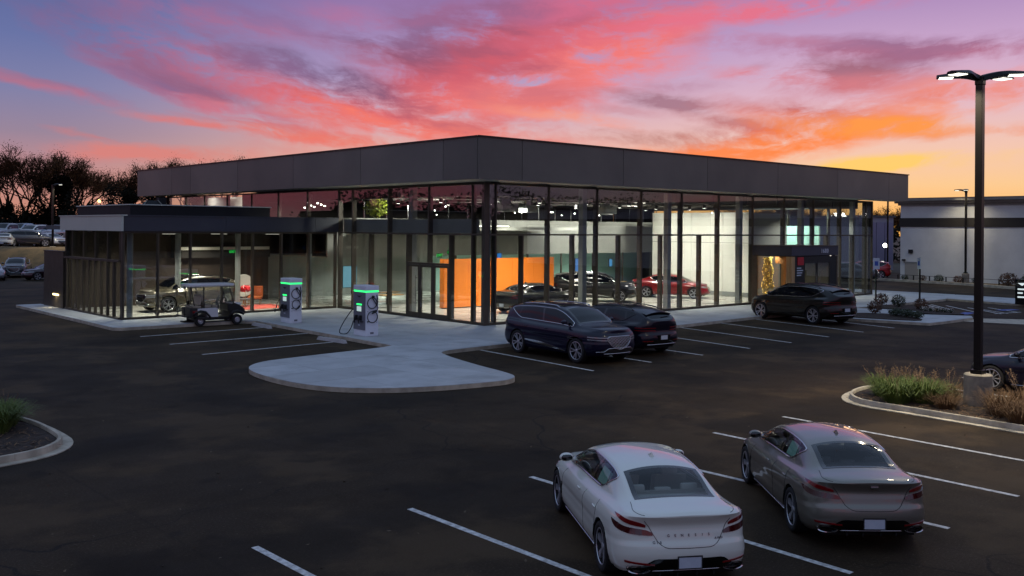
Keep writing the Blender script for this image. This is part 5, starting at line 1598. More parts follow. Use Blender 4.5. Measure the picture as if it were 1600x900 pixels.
def plume_mesh(rng, n=14, h=1.2, spread=.5):
    g = MB()
    for _ in range(n):
        a = rng.uniform(0, 6.283); o = spread * rng.uniform(.2, 1); hh = h * rng.uniform(.8, 1.1)
        top = Vector((math.cos(a) * o, math.sin(a) * o, hh)); b = top * .72
        g.tube([(0, 0, .05), b[:], top[:]], .004, 3)
        for k in range(22):
            t = rng.uniform(.72, 1.02); c = top * t + Vector((rng.uniform(-.03, .03), rng.uniform(-.03, .03), rng.uniform(-.03, .03)))
            d = Vector((rng.uniform(-1, 1), rng.uniform(-1, 1), rng.uniform(-.2, 1))).normalized() * .045; e = d.cross(Vector((.3, .2, 1))).normalized() * .007
            g.add([(c - e)[:], (c + e)[:], (c + d)[:]], [(0, 1, 2)])
    return g


def leaf_ball(rng, r=.3, n=520, leaf=.045, sq=.85, hollow=.55):
    g = MB()
    for _ in range(n):
        v = Vector((rng.gauss(0, 1), rng.gauss(0, 1), rng.gauss(0, 1))).normalized()
        c = v * r * (hollow + (1 - hollow) * rng.random() ** .5) * rng.uniform(.85, 1.12)
        c.z = c.z * sq + r * sq
        a = Vector((rng.gauss(0, 1), rng.gauss(0, 1), rng.gauss(0, 1))).normalized() * leaf * rng.uniform(.6, 1.2); b = a.cross(v + Vector((.1, .2, .3))).normalized() * leaf * .5
        g.add([(c - a)[:], (c + b)[:], (c + a)[:], (c - b)[:]], [(0, 1, 2, 3)])
    return g


rng = random.Random(11)
TG = [tuft_mesh(rng, 520, .70, .62, .008, .8).mesh('blades') for _ in range(2)]
TD = [tuft_mesh(rng, 380, .58, .62, .007, .8).mesh('blades') for _ in range(2)]
PM = [plume_mesh(rng, 12, .92, .6).mesh('plumes') for _ in range(2)]


def grass(x, y, z, label, dry=False, s=1.0, plume=True, k=0, group='ornamental grasses on the kerbed islands'):
    t = thing('ornamental_grass', label, 'grass clump', (x, y, z), rng.uniform(0, 6), group); t.scale = (s, s, s)
    m = (TD if dry else TG)[k % 2]; t.scale = (s * rng.uniform(.85, 1.2), s * rng.uniform(.85, 1.2), s * rng.uniform(.72, .95)); o = link('blades', m, DRYB if dry else GRN, t)
    if plume: link('plumes', PM[k % 2], PLUME, t)
    return t


IZ = .09
grass(-3.35, -20.65, IZ, 'green ornamental grass at the rounded tip of the right island, leftmost clump', s=1.05)
grass(-4.1, -21.35, IZ, 'bright green grass clump on the kerb side of the right island, second from the tip', s=1.1, k=1)
grass(-3.6, -21.85, IZ, 'broad green grass clump between the tip of the right island and the lamp base', s=1.2, plume=True)
grass(-2.7, -21.2, IZ, 'feathery green grass at the back edge of the right island', s=.95, k=1)
grass(-2.3, -21.9, IZ, 'dry brown grass at the back curb of the right island, left of the lamp base', True, 1.0, True, 1)
grass(-2.0, -20.6, IZ, 'thin dry grass at the back corner of the right island', True, .8, True)
grass(-3.95, -22.55, IZ, 'low rust brown tuft directly in front of the concrete lamp base', True, .95, False, 1)
grass(-3.9, -23.85, IZ, 'wide dry tuft just right of the concrete lamp base', True, 1.25, False)
grass(-2.6, -23.9, IZ, 'dry tuft behind the lamp base beside the dark car at the right edge', True, 1.15, True, 1)
grass(-4.5, -24.55, IZ, 'dry brown tuft at the right edge of the picture close to the curb', True, 1.1, False, 1)
grass(-2.9, -24.9, IZ, 'tall dry tuft at the right edge of the picture before the dark car', True, 1.15, True)
grass(-22.5, -10.0, IZ, 'bright green grass clump on the left island near its far curb', s=1.12, plume=False)
grass(-22.75, -10.55, IZ, 'green grass clump at the left edge of the picture on the left island', s=1.05, plume=False, k=1)
grass(-22.25, -9.2, IZ, 'feathery green grass behind the other clumps of the left island', s=.95, k=1)
# woodchips strewn over the two mulch beds
g = MB(); rr = random.Random(8)
for (x0, x1, y0, y1, n) in ((-24.6, -22.1, -13.0, -8.4, 700), (-4.7, -2.0, -26, -20.2, 1100)):
    for _ in range(n):
        c = Vector((rr.uniform(x0, x1), rr.uniform(y0, y1), .125 + rr.uniform(0, .02))); a = rr.uniform(0, 3.14); L = rr.uniform(.02, .07)
        d = Vector((math.cos(a), math.sin(a), rr.uniform(-.3, .3))) * L; e = Vector((-math.sin(a), math.cos(a), 0)) * .010
        g.add([(c - d - e)[:], (c + d - e)[:], (c + d + e)[:], (c - d + e)[:]], [(0, 1, 2, 3)])
o = g.build('mulch_chips', mat('wood_chip', (120, 92, 62), .9, var=.8, vscale=5, col2=(60, 44, 30))); tag(o, kind='stuff')

# ------------------------------------------------------------------ lamp posts
POLE = mat('dark_bronze_pole', (24, 21, 19), 0.4, metal=.5, var=.3, vscale=2)
LEDH = glow('lamp_panel', (255, 252, 236), 2.6)


def lamp_head(root, ang, reach, lit=True, pw=60):
    """gull-wing arm with a flat LED panel under its end; lies along +x then is turned by ang"""
    n = 12; g = MB(); prof = []
    for k in range(n + 1):
        t = k / n; x = .05 + reach * t
        zc = .06 + .13 * math.sin(min(1, t * 1.6) * math.pi / 2) - .05 * t; w = .085 + .16 * min(1, max(0, (t - .2) / .35)) - .07 * max(0, (t - .85) / .15); th = .12 * (1 - .5 * t)
        prof.append((x, zc, w, th))
    vs = []
    for x, zc, w, th in prof: vs += [(x, -w, zc - th * .6), (x, -w * .7, zc + th * .5), (x, 0, zc + th * .75), (x, w * .7, zc + th * .5), (x, w, zc - th * .6), (x, 0, zc - th * .75)]
    fs = []
    for k in range(n):
        for j in range(6): fs.append((k * 6 + j, k * 6 + (j + 1) % 6, (k + 1) * 6 + (j + 1) % 6, (k + 1) * 6 + j))
    fs += [tuple(range(5, -1, -1)), tuple(n * 6 + j for j in range(6))]
    g.add(vs, fs)
    h = g.build('lamp_arm', POLE, root, smooth=50); h.rotation_euler = (0, 0, ang)
    x0, x1 = .05 + reach * .60, .05 + reach * .94
    zp = prof[int(n * .8)][1] - .050
    p = MB().box((x0, -.155, zp - .014), (x1, .155, zp)).build('led_panel', LEDH if lit else PLATE, h)
    if lit:
        d = bpy.data.lights.new('pole_lamp', 'AREA'); d.energy = pw; d.color = (1, .86, .62); d.size = .3; d.spread = math.radians(125)
        o = bpy.data.objects.new('pole_lamp', d); COL.objects.link(o); o.parent = h; o.location = ((x0 + x1) / 2, 0, zp - .03)
    return h


def lamp_post(label, x, y, z, h, base=.85, heads=((0, .95),), r=.085, lit=True, pw=60, group=None, br=.30):
    t = thing('lamp_post', label, 'lamp post', (x, y, z), 0, group)
    if base: MB().lathe([(.001, base), (br - .03, base), (br, base - .03), (br, -.05)], 28).build('concrete_base', mat('base_concrete', (146, 138, 122), .85, var=.6, vscale=3, col2=(84, 80, 72)), t, smooth=40)
    MB().box((-.14, -.14, base), (.14, .14, base + .10)).build('base_plate', POLE, t)
    g = MB(); g.bbox((-r, -r, base + .10), (r, r, h), .012); p = g.build('pole', POLE, t)
    g = MB(); g.bbox((-r - .015, -r - .015, h - .12), (r + .015, r + .015, h + .10), .02); cap = g.build('pole_cap', POLE, t)
    for a, rc in heads:
        hh = lamp_head(t, a, rc, lit, pw); hh.location = (0, 0, h)
    return t


lamp_post('tall dark lamp post with four lit heads on a concrete base in the right island', -2.94, -22.92, 0, 8.42, .92,
          ((math.radians(118), .98), (math.radians(163), .98), (math.radians(298), 1.0), (math.radians(343), 1.0)), .088, pw=125, br=.34)
lamp_post('slim dark lamp post with one head before the white brick building', 57.2, 2.7, 0.05, 8.0, .9, ((math.radians(120), .9), (math.radians(200), .9)), .08, pw=55)
p = fr(-45.4, 95.6); lamp_post('lit lamp post at the edge of the raised car park behind the left cars', p[0], p[1], UPZ - .1, 6.2, .2, ((math.radians(-20), .8),), .09, pw=260)
p = fr(-58.0, 139)
t = thing('street_light', 'far street light with a warm lamp among the dark trees', 'street light', (p[0], p[1], 2.0))
MB().tube([(0, 0, 0), (0, 0, 6.0), (.06, 0, 6.15)], .1, 8).build('pole', POLE, t, smooth=True)
a = MB().tube([(0, 0, 6.1), (-RGT.x * 1.3, -RGT.y * 1.3, 6.2)], .06, 6).build('arm', POLE, t, smooth=True)
MB().sphere((-RGT.x * 1.35, -RGT.y * 1.35, 6.05), .22, 10, 6).build('lamp_globe', glow('sodium_lamp', (255, 176, 92), 9), a, smooth=True)
for px, lab in ((-66.5, 'tiny warm light low in the dark trees behind the left car park'),):
    p = fr(px, 150); t = thing('street_light', lab, 'street light', (p[0], p[1], 2.0)); MB().tube([(0, 0, 0), (0, 0, 3.4)], .08, 6).build('pole', POLE, t); MB().box((-.15, -.15, 3.4), (.15, .15, 4.5)).build('lamp_globe', glow('sodium_dim', (255, 196, 130), .8), t)

# ------------------------------------------------------------------ chargers
CHW = mat('charger_white', (226, 230, 238), 0.4, coat=.3, var=.12, vscale=1.5)
CHG = mat('charger_grey', (112, 114, 124), 0.45)
LEDG = glow('green_led', (40, 235, 110), 2.2)
SCREEN = glow('charger_screen', (200, 222, 226), .75)
CABLE = mat('black_cable', (12, 12, 13), .5)
# the cabinet's grey front faces -x (the parking bay); its long white side faces -y
def charger(x, y, label, low_loop):
    t = thing('ev_charger', label, 'charging station', (x, y, PZ), math.radians(-3), 'two electric car chargers on the pavement')
    w, d, h = .47, .60, 2.04        # y extent (front width), x extent (depth)
    bd = MB().bbox((-d / 2, -w, .0), (d / 2, w, h - .26), .012).build('cabinet', CHW, t)
    MB().bbox((-d / 2 - .015, -w - .015, h - .20), (d / 2 + .015, w + .015, h), .02).build('top_cap', CHW, t)
    s = MB().box((-d / 2 - .006, -w - .006, h - .259), (d / 2 + .006, w + .006, h - .201)).build('led_band', LEDG, t)
    MB().bbox((-d / 2 - .022, -w + .0, .24), (-d / 2 - .001, w - .0, h - .27), .008).build('front_panel', CHG, t)
    x0 = -d / 2 - .025
    MB().box((x0 - .008, -.20, 1.24), (x0 + .0, .20, 1.30)).build('status_light', LEDG, t)
    sc = MB().box((x0 - .012, -.17, .99), (x0 + .0, .17, 1.19)).build('screen', SCREEN, t)
    MB().box((x0 - .016, -.19, .97), (x0 - .013, .19, .985)).build('screen_bezel', BLACKM, sc)
    g = MB()
    for sg in (1, -1):
        for k in range(3): g.add([(x0 - .006, sg * .02, 1.60 - k * .022), (x0 - .006, sg * (.19 - .05 * k), 1.628 - k * .022), (x0 - .006, sg * (.185 - .05 * k), 1.64 - k * .022), (x0 - .006, sg * .02, 1.615 - k * .022)], [(0, 1, 2, 3), (3, 2, 1, 0)])
    g.box((x0 - .008, -.025, 1.57), (x0 - .002, .025, 1.635)); g.build('wing_badge', CHROME, t)
    for yy in (.16, -.16):
        g = MB(); g.bbox((x0 - .10, yy - .06, .62), (x0 + .0, yy + .06, .84), .03); g.tube([(x0 - .08, yy, .80), (x0 - .13, yy, .70), (x0 - .11, yy, .52)], [.035, .035, .025], 8); g.build('plug_holster', BLACKM, t, smooth=40)
    MB().box((x0 - .006, -.07, .40), (x0 + .0, .07, .46)).build('small_label', PLATE, t)
    g = MB()
    for px, pz in ((-.2, .55), (.22, .55), (.22, 1.0), (.22, 1.5), (-.2, 1.0)): g.lathe([(.001, -w - .012), (.014, -w - .012), (.014, -w)], 8, 'y', (px, 0, pz))
    g.build('bolt', DCHROME, t)
    MB().box((-.08, -w - .006, .08), (.08, -w - .001, .16)).build('rating_plate', CHG, t)
    # cables: coil hanging on the long side, drop from the front
    def helix(cx, cz, r, turns, y):
        return [(cx + r * math.sin(a), y - .012 * a / 6.28, cz + r * math.cos(a)) for a in np.linspace(0, turns * 6.283, int(22 * turns))]
    ys = -w - .05
    c = [(.22, -w, 1.66), (.24, ys, 1.45), (.22, ys, 1.2)] + helix(-.02, 1.34, .22, 1.25, ys)
    MB().tube(c, .019, 7).build('charging_cable', CABLE, t, smooth=True)
    c = [(.20, ys - .02, 1.25), (.21, ys - .02, 1.05)] + helix(-.02, .78 if low_loop else .86, .23 if low_loop else .20, 1.6, ys - .02) + [(x0 - .08, -.2, .58)]
    MB().tube(c, .019, 7).build('charging_cable', CABLE, t, smooth=True)
    g = MB(); g.bbox((-.02, ys - .07, 1.54), (.06, -w, 1.64), .02); hk = g.build('cable_hook', BLACKM, t)
    g = MB(); g.tube([(.14, ys - .05, .78 if not low_loop else 1.02), (.06, ys - .08, .70 if not low_loop else .98), (-.06, ys - .05, .62 if not low_loop else .92)], [.05, .045, .03], 8); g.build('charging_plug', BLACKM, t, smooth=40)
    far = [(x0 + .1, w, 1.1), (x0 - .05, w + .10, .95), (x0 - .30 if low_loop else x0 - .1, w + .32, .45), (x0 - .42 if low_loop else x0 - .12, w + .38, .08 if low_loop else .62), (x0 - .2, w + .2, .03 if low_loop else .55), (x0 - .08, w + .02, .3 if low_loop else .6), (x0 - .06, w - .12, .62)]
    P = [Vector(p) for p in far]; pts = []
    for i in range(len(P) - 1):
        p0, p1, p2, p3 = P[max(0, i - 1)], P[i], P[i + 1], P[min(len(P) - 1, i + 2)]
        for u in np.linspace(0, 1, 7)[:-1]:
            pts.append((.5 * ((2 * p1) + (p2 - p0) * u + (2 * p0 - 5 * p1 + 4 * p2 - p3) * u * u + (-p0 + 3 * p1 - 3 * p2 + p3) * u ** 3))[:])
    MB().tube(pts, .019, 7).build('charging_cable', CABLE, t, smooth=True)
    return t


charger(-6.0, 6.75, 'farther white charging station beside the golf cart, with coiled cables', False)
charger(-6.28, .12, 'nearer white charging station with a cable looping down to the ground', True)

# ------------------------------------------------------------------ wheel stops
WS = mat('wheel_stop_concrete', (176, 174, 172), .75, var=.5, vscale=3, col2=(140, 138, 136), bump=.2)
for lab, (xa, ya, xb, yb) in (('pale concrete wheel stop before the farther charger beside the golf cart', (-6.97, 8.2, -7.16, 5.55)), ('pale concrete wheel stop before the nearer charger', (-7.61, 1.05, -7.53, -.9))):
    t = thing('wheel_stop', lab, 'wheel stop', ((xa + xb) / 2 - .35, (ya + yb) / 2, 0), math.atan2(yb - ya, xb - xa), 'concrete wheel stops')
    L = .95; g = MB()
    g.add([(-L, -.09, 0), (L, -.09, 0), (L, .09, 0), (-L, .09, 0), (-L + .06, -.055, .13), (L - .06, -.055, .13), (L - .06, .055, .13), (-L + .06, .055, .13)], [(3, 2, 1, 0), (4, 5, 6, 7), (0, 1, 5, 4), (1, 2, 6, 5), (2, 3, 7, 6), (3, 0, 4, 7)])
    g.build('stop_block', WS, t)
    for sx in (-.6, .6): MB().lathe([(.001, .134), (.02, .134), (.02, .12)], 8, c=(sx, 0, 0)).build('anchor_pin', DCHROME, t)

# ------------------------------------------------------------------ golf cart
CARTW = mat('cart_white', (214, 214, 216), .35, coat=.5)
CARTB = mat('cart_black', (16, 16, 17), .5)
BEIGE = mat('cart_seat', (150, 138, 120), .6)
t = thing('golf_cart', 'white golf cart with flat roof parked by the showroom glass', 'golf cart', (-8.62, 9.2, 0), math.radians(-6)); t.scale = (1.03,) * 3
# the cart's nose points +x; its right-hand side faces the camera (-y)
for xw, ns in ((-.80, 'rear'), (.86, 'front')):
    for sg in (1, -1):
        g = MB(); g.lathe([(.12, -.09), (.215, -.10), (.235, -.06), (.235, .06), (.215, .10), (.12, .09)], 24, 'y'); w = g.build('wheel', RUBBER, t, smooth=40); w.location = (xw, sg * .50, .235)
        g = MB(); g.lathe([(.001, .07 * -sg * -1), (.05, .085 * sg), (.06, .06 * sg), (.115, .05 * sg), (.125, .085 * sg)], 20, 'y'); g.build('hub_cap', ALLOY, w, smooth=40)
g = MB(); g.bbox((-1.05, -.42, .25), (1.05, .42, .36), .03); g.build('chassis', CARTB, t)
# rear body with arched cut over the wheel
prof = [(-1.20, .48), (-1.22, .74), (-1.0, .78), (-.1, .80), (-.02, .74), (-.02, .37), (-.46, .37), (-.52, .50), (-.64, .60), (-.80, .63), (-.96, .58), (-1.06, .48)]
g = MB(); n = len(prof)
for y in (-.60, .60): g.v += [(p[0], y, p[1]) for p in prof]
g.f += [tuple(range(n)), tuple(range(2 * n - 1, n - 1, -1))] + [(i, n + i, n + (i + 1) % n, (i + 1) % n) for i in range(n)]
g.build('rear_body', CARTW, t)
MB().bbox((-1.26, -.615, .40), (-.93, .615, .80), .03).build('bag_well', CARTB, t)
MB().bbox((-.92, -.612, .30), (.0, .612, .40), .02).build('side_skirt', CARTB, t)
g = MB()
for sg in (-1, 1): g.tube([(-1.12, sg * .605, .50), (-1.0, sg * .605, .62), (-.80, sg * .605, .68), (-.60, sg * .605, .64), (-.46, sg * .605, .50), (-.36, sg * .605, .37)], .05, 6)
g.build('wheel_arch', CARTB, t, smooth=True)
for sg in (-1, 1): MB().bbox((-1.16, sg * .61 - .012, .60), (-.94, sg * .61 + .012, .70), .008).build('tail_light', REDLENS, t)
# front cowl
prof = [(.50, .37), (.56, .62), (.62, .92), (.74, .98), (.98, .88), (1.22, .70), (1.26, .50), (1.16, .44), (1.08, .52), (.92, .58), (.74, .55), (.64, .42), (.60, .34)]
g = MB(); n = len(prof)
for y, k in ((-.52, 1), (.52, 1)): g.v += [(p[0], y, p[1]) for p in prof]
g.f += [tuple(range(n)), tuple(range(2 * n - 1, n - 1, -1))] + [(i, n + i, n + (i + 1) % n, (i + 1) % n) for i in range(n)]
g.build('front_cowl', CARTB, t)
g = MB(); g.bbox((.66, -.44, .86), (1.12, .44, .97), .05); hd = g.build('hood_panel', CARTW, t, smooth=40)
MB().bbox((.44, -.54, .62), (.60, .54, .95), .05).build('dashboard', CARTB, t)
g = MB()
for sg in (-1, 1): g.tube([(1.18, sg * .53, .46), (1.08, sg * .53, .54), (.88, sg * .53, .62), (.70, sg * .53, .58), (.58, sg * .53, .38)], .06, 6)
g.build('front_fender', CARTB, t, smooth=True)
for sg in (-1, 1): MB().bbox((1.16, sg * .36 - .10, .60), (1.225, sg * .36 + .10, .68), .02).build('headlight', LAMPG, t)
MB().bbox((-.05, -.52, .34), (.66, .52, .38), .01).build('floor_mat', CARTB, t)
g = MB(); g.bbox((-.62, -.52, .80), (-.02, .52, .92), .05); g.build('seat', BEIGE, t, smooth=40)
g = MB(); g.obox((-.66, 0, 1.16), (.045, 0, .01), (0, .5, 0), (-.05, 0, .20)); g.build('seat_back', BEIGE, t)
g = MB(); g.bbox((-1.12, -.5, .80), (-.74, .5, .90), .04); g.build('rear_seat', BEIGE, t, smooth=40)
g = MB(); g.obox((-.76, 0, 1.12), (.035, 0, 0), (0, .48, 0), (.04, 0, .18)); g.build('rear_seat_back', BEIGE, t)
MB().bbox((-1.48, -.5, .42), (-1.2, .5, .47), .015).build('rear_step', CARTB, t)
g = MB()
for sg in (-1, 1): g.tube([(-1.46, sg * .46, .45), (-1.48, sg * .46, .80), (-1.38, sg * .46, .98), (-1.12, sg * .46, .86)], .018, 6)
g.tube([(-1.48, -.46, .8), (-1.48, .46, .8)], .018, 6); g.build('grab_rail', CARTB, t, smooth=True)
g = MB()
for sg in (-1, 1): g.tube([(-.30, sg * .56, .84), (-.28, sg * .58, 1.02), (-.05, sg * .58, 1.04), (.05, sg * .56, .80)], .018, 6)
g.build('arm_rest', CARTB, t, smooth=True)
for sg in (-1, 1):
    MB().tube([(.72, sg * .50, .95), (.50, sg * .53, 1.78)], .022, 8).build('roof_strut', CARTB, t, smooth=True)
    MB().tube([(-.62, sg * .52, .80), (-.66, sg * .53, 1.78)], .022, 8).build('roof_strut', CARTB, t, smooth=True)
MB().tube([(-1.05, -.5, .9), (-1.2, -.5, 1.78)], .018, 6).build('roof_strut', CARTB, t, smooth=True); MB().tube([(-1.05, .5, .9), (-1.2, .5, 1.78)], .018, 6).build('roof_strut', CARTB, t, smooth=True)
g = MB(); g.bbox((-1.30, -.60, 1.74), (.72, .60, 1.86), .05); g.build('roof', CARTW, t, smooth=40)
g = MB(); g.add([(.70, -.47, .98), (.70, .47, .98), (.51, .47, 1.76), (.51, -.47, 1.76), (.715, -.47, .985), (.715, .47, .985), (.525, .47, 1.765), (.525, -.47, 1.765)], [(0, 1, 2, 3), (7, 6, 5, 4), (0, 4, 5, 1), (2, 6, 7, 3)]); g.build('windscreen', CARGLASS, t)
g = MB(); g.tube([(.34 + .05 * math.sin(a), .26 + .17 * math.cos(a), 1.05 + .15 * math.sin(a)) for a in np.linspace(0, 6.283, 20)[:-1]], .016, 6, closed=True); g.tube([(.34, .26, 1.05), (.52, .26, .86)], .02, 6); g.build('steering_wheel', CARTB, t, smooth=True)

# small post by the cart
t = thing('low_post', 'short dark post on a square foot behind the golf cart', 'bollard', (-9.62, 9.78, PZ))
MB().box((-.05, -.05, .0), (.05, .05, .98)).build('post', POLE, t); MB().box((-.28, -.2, 0), (.28, .2, .05)).build('foot', POLE, t); MB().tube([(0, 0, .95), (.25, .02, .99), (.5, .05, .98)], .02, 6).build('bar', POLE, t)

# dark free-standing wall with a step light
t = thing('screen_wall', 'dark free-standing wall panel with a small light at the far left corner', 'garden wall', (LX - .02, 22.1, PZ))
MB().box((-.12, -1.62, 0), (.12, 1.62, 2.98)).build('wall_slab', BRONZE, t); MB().box((-.15, -1.65, 2.981), (.15, 1.65, 3.03)).build('wall_cap', BRONZE, t)
st = MB().box((-.16, -.95, .64), (-.121, -.05, .73)).build('step_light', glow('step_light', (255, 226, 160), 4.5), t)
d = bpy.data.lights.new('step_lamp', 'AREA'); d.energy = 6; d.color = (1, .85, .55); d.size = .8; d.shape = 'RECTANGLE'; d.size_y = .08; o = bpy.data.objects.new('step_lamp', d); COL.objects.link(o); o.parent = t; o.location = (-.25, -.5, .6)

# ------------------------------------------------------------------ right-hand planted corner, signs, accessible bays
def bed(name, pts, m, z): o = MB().prism(pts, -.05, z).build(name, m); tag(o, kind='structure'); return o


bed('mulch_bed', smooth_poly([(16.5, -5.35), (20.4, -7.1), (21.1, -8.64), (20.33, -10.31), (18.93, -11.4), (18.2, -11.1), (17.6, -8.2)], 1), SOIL, .17)
cw = [(17.4, -5.3), (23.4, -5.3), (24.9, -8.0), (22.5, -9.6), (23.7, -11.7), (22.7, -12.2), (19.4, -12.2), (17.9, -12.1), (17.2, -9)]
paving('corner_walk', cw, (1.5, 1.5), PZ - .006)
bed('mulch_bed', smooth_poly([(24.0, -5.3), (27.5, -5.5), (27.6, -7.2), (24.9, -9.8), (23.85, -11.6), (22.4, -9.6), (24.85, -8.1)], 1), SOIL, .18)
bed('gutter_strip', [(21.6, -12.2), (23.9, -11.9), (26.5, -15.5), (28.5, -20), (25.5, -20), (22.4, -14.8)], CURBM, .006)
for a, b in (((31.3, -5.7), (29.2, -7.5)), ((31.5, -6.0), (28.2, -8.8)), ((31.4, -7.0), (27.7, -10.4)), ((30.9, -8.5), (27.85, -11.6)), ((30.2, -9.65), (28.5, -11.7)), ((31.9, -9.3), (29.9, -11.7)), ((27.7, -11.3), (30.1, -11.8))): line(a, b, .12)
line((25.9, -10.3), (27.4, -10.1), .55, .002, BLUEP); line((30.4, -10.5), (31.8, -10.9), .55, .002, BLUEP)
BALL = [leaf_ball(rng, .34).mesh('foliage') for _ in range(2)]; LOWB = leaf_ball(rng, .42, 700, .05, .55, .3).mesh('foliage')


def shrub(x, y, s, lab, m=SHRUBM, me=None, z=.16):
    t = thing('shrub', lab, 'shrub', (x, y, z), rng.uniform(0, 6), 'small shrubs in the entrance beds'); t.scale = (s,) * 3
    o = link('foliage', me or BALL[rng.randrange(2)], m, t); MB().tube([(0, 0, -.02), (0, 0, .2)], .02, 6).build('stem', STEM, t); return t


shrub(26.6, -5.25, 1.25, 'round dark shrub at the foot of the nearer accessible parking sign', RUSTM)
shrub(26.0, -6.6, 1.25, 'round dark green shrub in the back bed between the two parking signs')
shrub(20.7, -7.9, 1.2, 'round rust-tinged shrub in the front bed behind the brown-black car', RUSTM)
shrub(25.0, -8.4, 1.15, 'reddish round shrub on the bend of the walk beside the white flowers', RUSTM)
shrub(19.4, -6.7, .95, 'small dark shrub right behind the tail of the car at the entrance')
shrub(20.0, -9.4, .95, 'left one of the low spreading shrubs in the front bed', SHRUBM, LOWB)
shrub(19.75, -10.1, .95, 'middle one of the low spreading shrubs in the front bed', SHRUBM, LOWB)
shrub(19.5, -10.75, .85, 'right one of the low spreading shrubs in the front bed', SHRUBM, LOWB)
for k in range(5):
    t = thing('flowering_plant', ['white-flowered plant nearest the round reddish shrub', 'second white-flowered plant of the row in the back bed', 'middle white-flowered plant of the row in the back bed', 'fourth white-flowered plant of the row in the back bed', 'white-flowered plant nearest the point of the walk'][k], 'flowering plant', (24.3 - .02 * k, -8.9 - .38 * k, .17), k, 'white flowers in the back bed')
    if k == 0: FL_ = (leaf_ball(rng, .17, 130, .045, .6, .3).mesh('leaves'), leaf_ball(rng, .19, 50, .035, .75, .8).mesh('blossoms'))
    link('leaves', FL_[0], SHRUBM, t); link('blossoms', FL_[1], FLOWER, t)


def park_sign(x, y, lab, h=2.35, ang=0.0):
    t = thing('parking_sign', lab, 'parking sign', (x, y, PZ), ang, 'accessible parking signs')
    MB().box((-.04, -.04, 0), (.04, .04, h)).build('post', POLE, t)
    s = MB().bbox((-.075, -.20, h - .72), (-.05, .20, h - .02), .006).build('sign_plate', PLATE, t)
    MB().box((-.079, -.11, h - .50), (-.0755, .11, h - .22)).build('blue_square', BLUEP, s)
    return t


SGN = math.radians(48) 
park_sign(29.3, -3.5, 'nearer accessible parking sign, a white plate facing the car park', 2.75, SGN)
t2 = park_sign(32.2, -4.95, 'farther accessible parking sign seen edge-on before the white brick wall', 2.75, math.radians(-35))
t = thing('monument_sign', 'dark wayfinding sign with white lit lines at the right edge', 'wayfinding sign', (34.5, -10.75, PZ), 0)
MB().bbox((-.15, -.85, 0), (.15, .85, 1.55), .01).build('sign_body', BLACKP, t)
SGL = glow('sign_text_lit', (225, 240, 245), .9)
g = MB(); g.add([(-.156, .70, 1.30), (-.156, .18, 1.33), (-.156, .44, 1.14)], [(0, 1, 2), (2, 1, 0)]); g.build('arrow_mark', SGL, t)
for z, w in ((.93, .55), (.70, .30), (.45, .6)): MB().box((-.158, .70 - w, z - .045), (-.153, .70, z + .045)).build('text_line', SGL, t)
# ------------------------------------------------------------------ far buildings
BRICKW = mat('white_painted_brick', (206, 208, 204), .8, var=.35, vscale=.8, col2=(180, 182, 178))


def brick_nodes():
    N = NT(BRICKW.node_tree); b = N.n['Principled BSDF']
    tc = N.new('ShaderNodeTexCoord'); mp = N.new('ShaderNodeMapping'); mp.inputs['Rotation'].default_value = (0, math.radians(90), math.radians(90)); N.l.new(tc.outputs['Object'], mp.inputs[0])
    br = N.new('ShaderNodeTexBrick'); br.inputs['Scale'].default_value = 1.0; br.inputs['Brick Width'].default_value = .6; br.inputs['Row Height'].default_value = .2; br.inputs['Mortar Size'].default_value = .012
    sp = N.new('ShaderNodeSeparateXYZ'); N.l.new(tc.outputs['Object'], sp.inputs[0])
    N.l.new(N.comb(sp.outputs[1], sp.outputs[2], 0), br.inputs['Vector'])
    bp = N.new('ShaderNodeBump'); bp.inputs['Strength'].default_value = .6; bp.inputs['Distance'].default_value = .02
    N.l.new(N.m('SUBTRACT', 1.0, br.outputs['Fac']), bp.inputs['Height']); N.l.new(bp.outputs[0], b.inputs['Normal'])


brick_nodes()
WX = 58.5
t = thing('brick_building', 'long white painted brick building with a dark stripe on the right', 'building', (0, 0, 0.05))
MB().box((WX, -60, 0), (WX + 40, 9.2, 7.0)).build('wall', BRICKW, t)
MB().box((WX - .08, -60.05, 4.95), (WX - .002, 9.28, 5.75)).build('dark_band', mat('band_brown', (38, 34, 28), .7), t)
MB().box((WX, 9.201, 4.95), (WX + 40, 9.28, 5.75)).build('dark_band', MATS['band_brown'], t)
cn = MB()
for z0, z1, d in ((6.9, 7.1, .18), (7.101, 7.3, .42), (7.301, 7.5, .66)): cn.box((WX - d, -60, z0), (WX - .003, 9.2 + d, z1))
cn.build('cornice', mat('cornice_paint', (140, 136, 126), .7, var=.3), t)
MB().box((WX - .05, -60, 7.501), (WX + 40, 9.5, 7.6)).build('roof', ROOFM, t)
d = MB().box((WX - .05, 7.5, 0.0), (WX - .003, 8.75, 1.62)).build('service_door', mat('door_grey', (150, 146, 136), .6), t); MB().box((WX - .08, 7.42, 1.621), (WX - .003, 8.83, 1.72)).build('door_lintel', STEELC, d)
MB().box((WX - .12, 8.0, 2.5), (WX - .003, 8.4, 2.85)).build('vent_box', BLACKM, t); MB().box((WX - .25, 8.7, 1.8), (WX - .003, 8.95, 1.95)).build('wall_lamp', BLACKM, t)
b = [(55.6, 12.5), (57.2, 10.4), (55.7, 2.0), (53.0, -3.4), (45, -14), (47, -17), (57.2, -6), (58.4, 0), (58.4, 14), (56.5, 16)]
o = MB().prism(b, -.1, .12).build('far_verge', DRYG); tag(o, kind='structure')
kb = [(55.2, 12.5), (56.8, 10.4), (55.3, 2.0), (52.6, -3.4), (44.6, -14), (45, -14.3), (53.0, -3.6), (55.7, 1.9), (57.2, 10.4), (55.6, 12.6)]
o = MB().prism(kb, -.1, .2).build('far_curb', CURBM); tag(o, kind='structure')
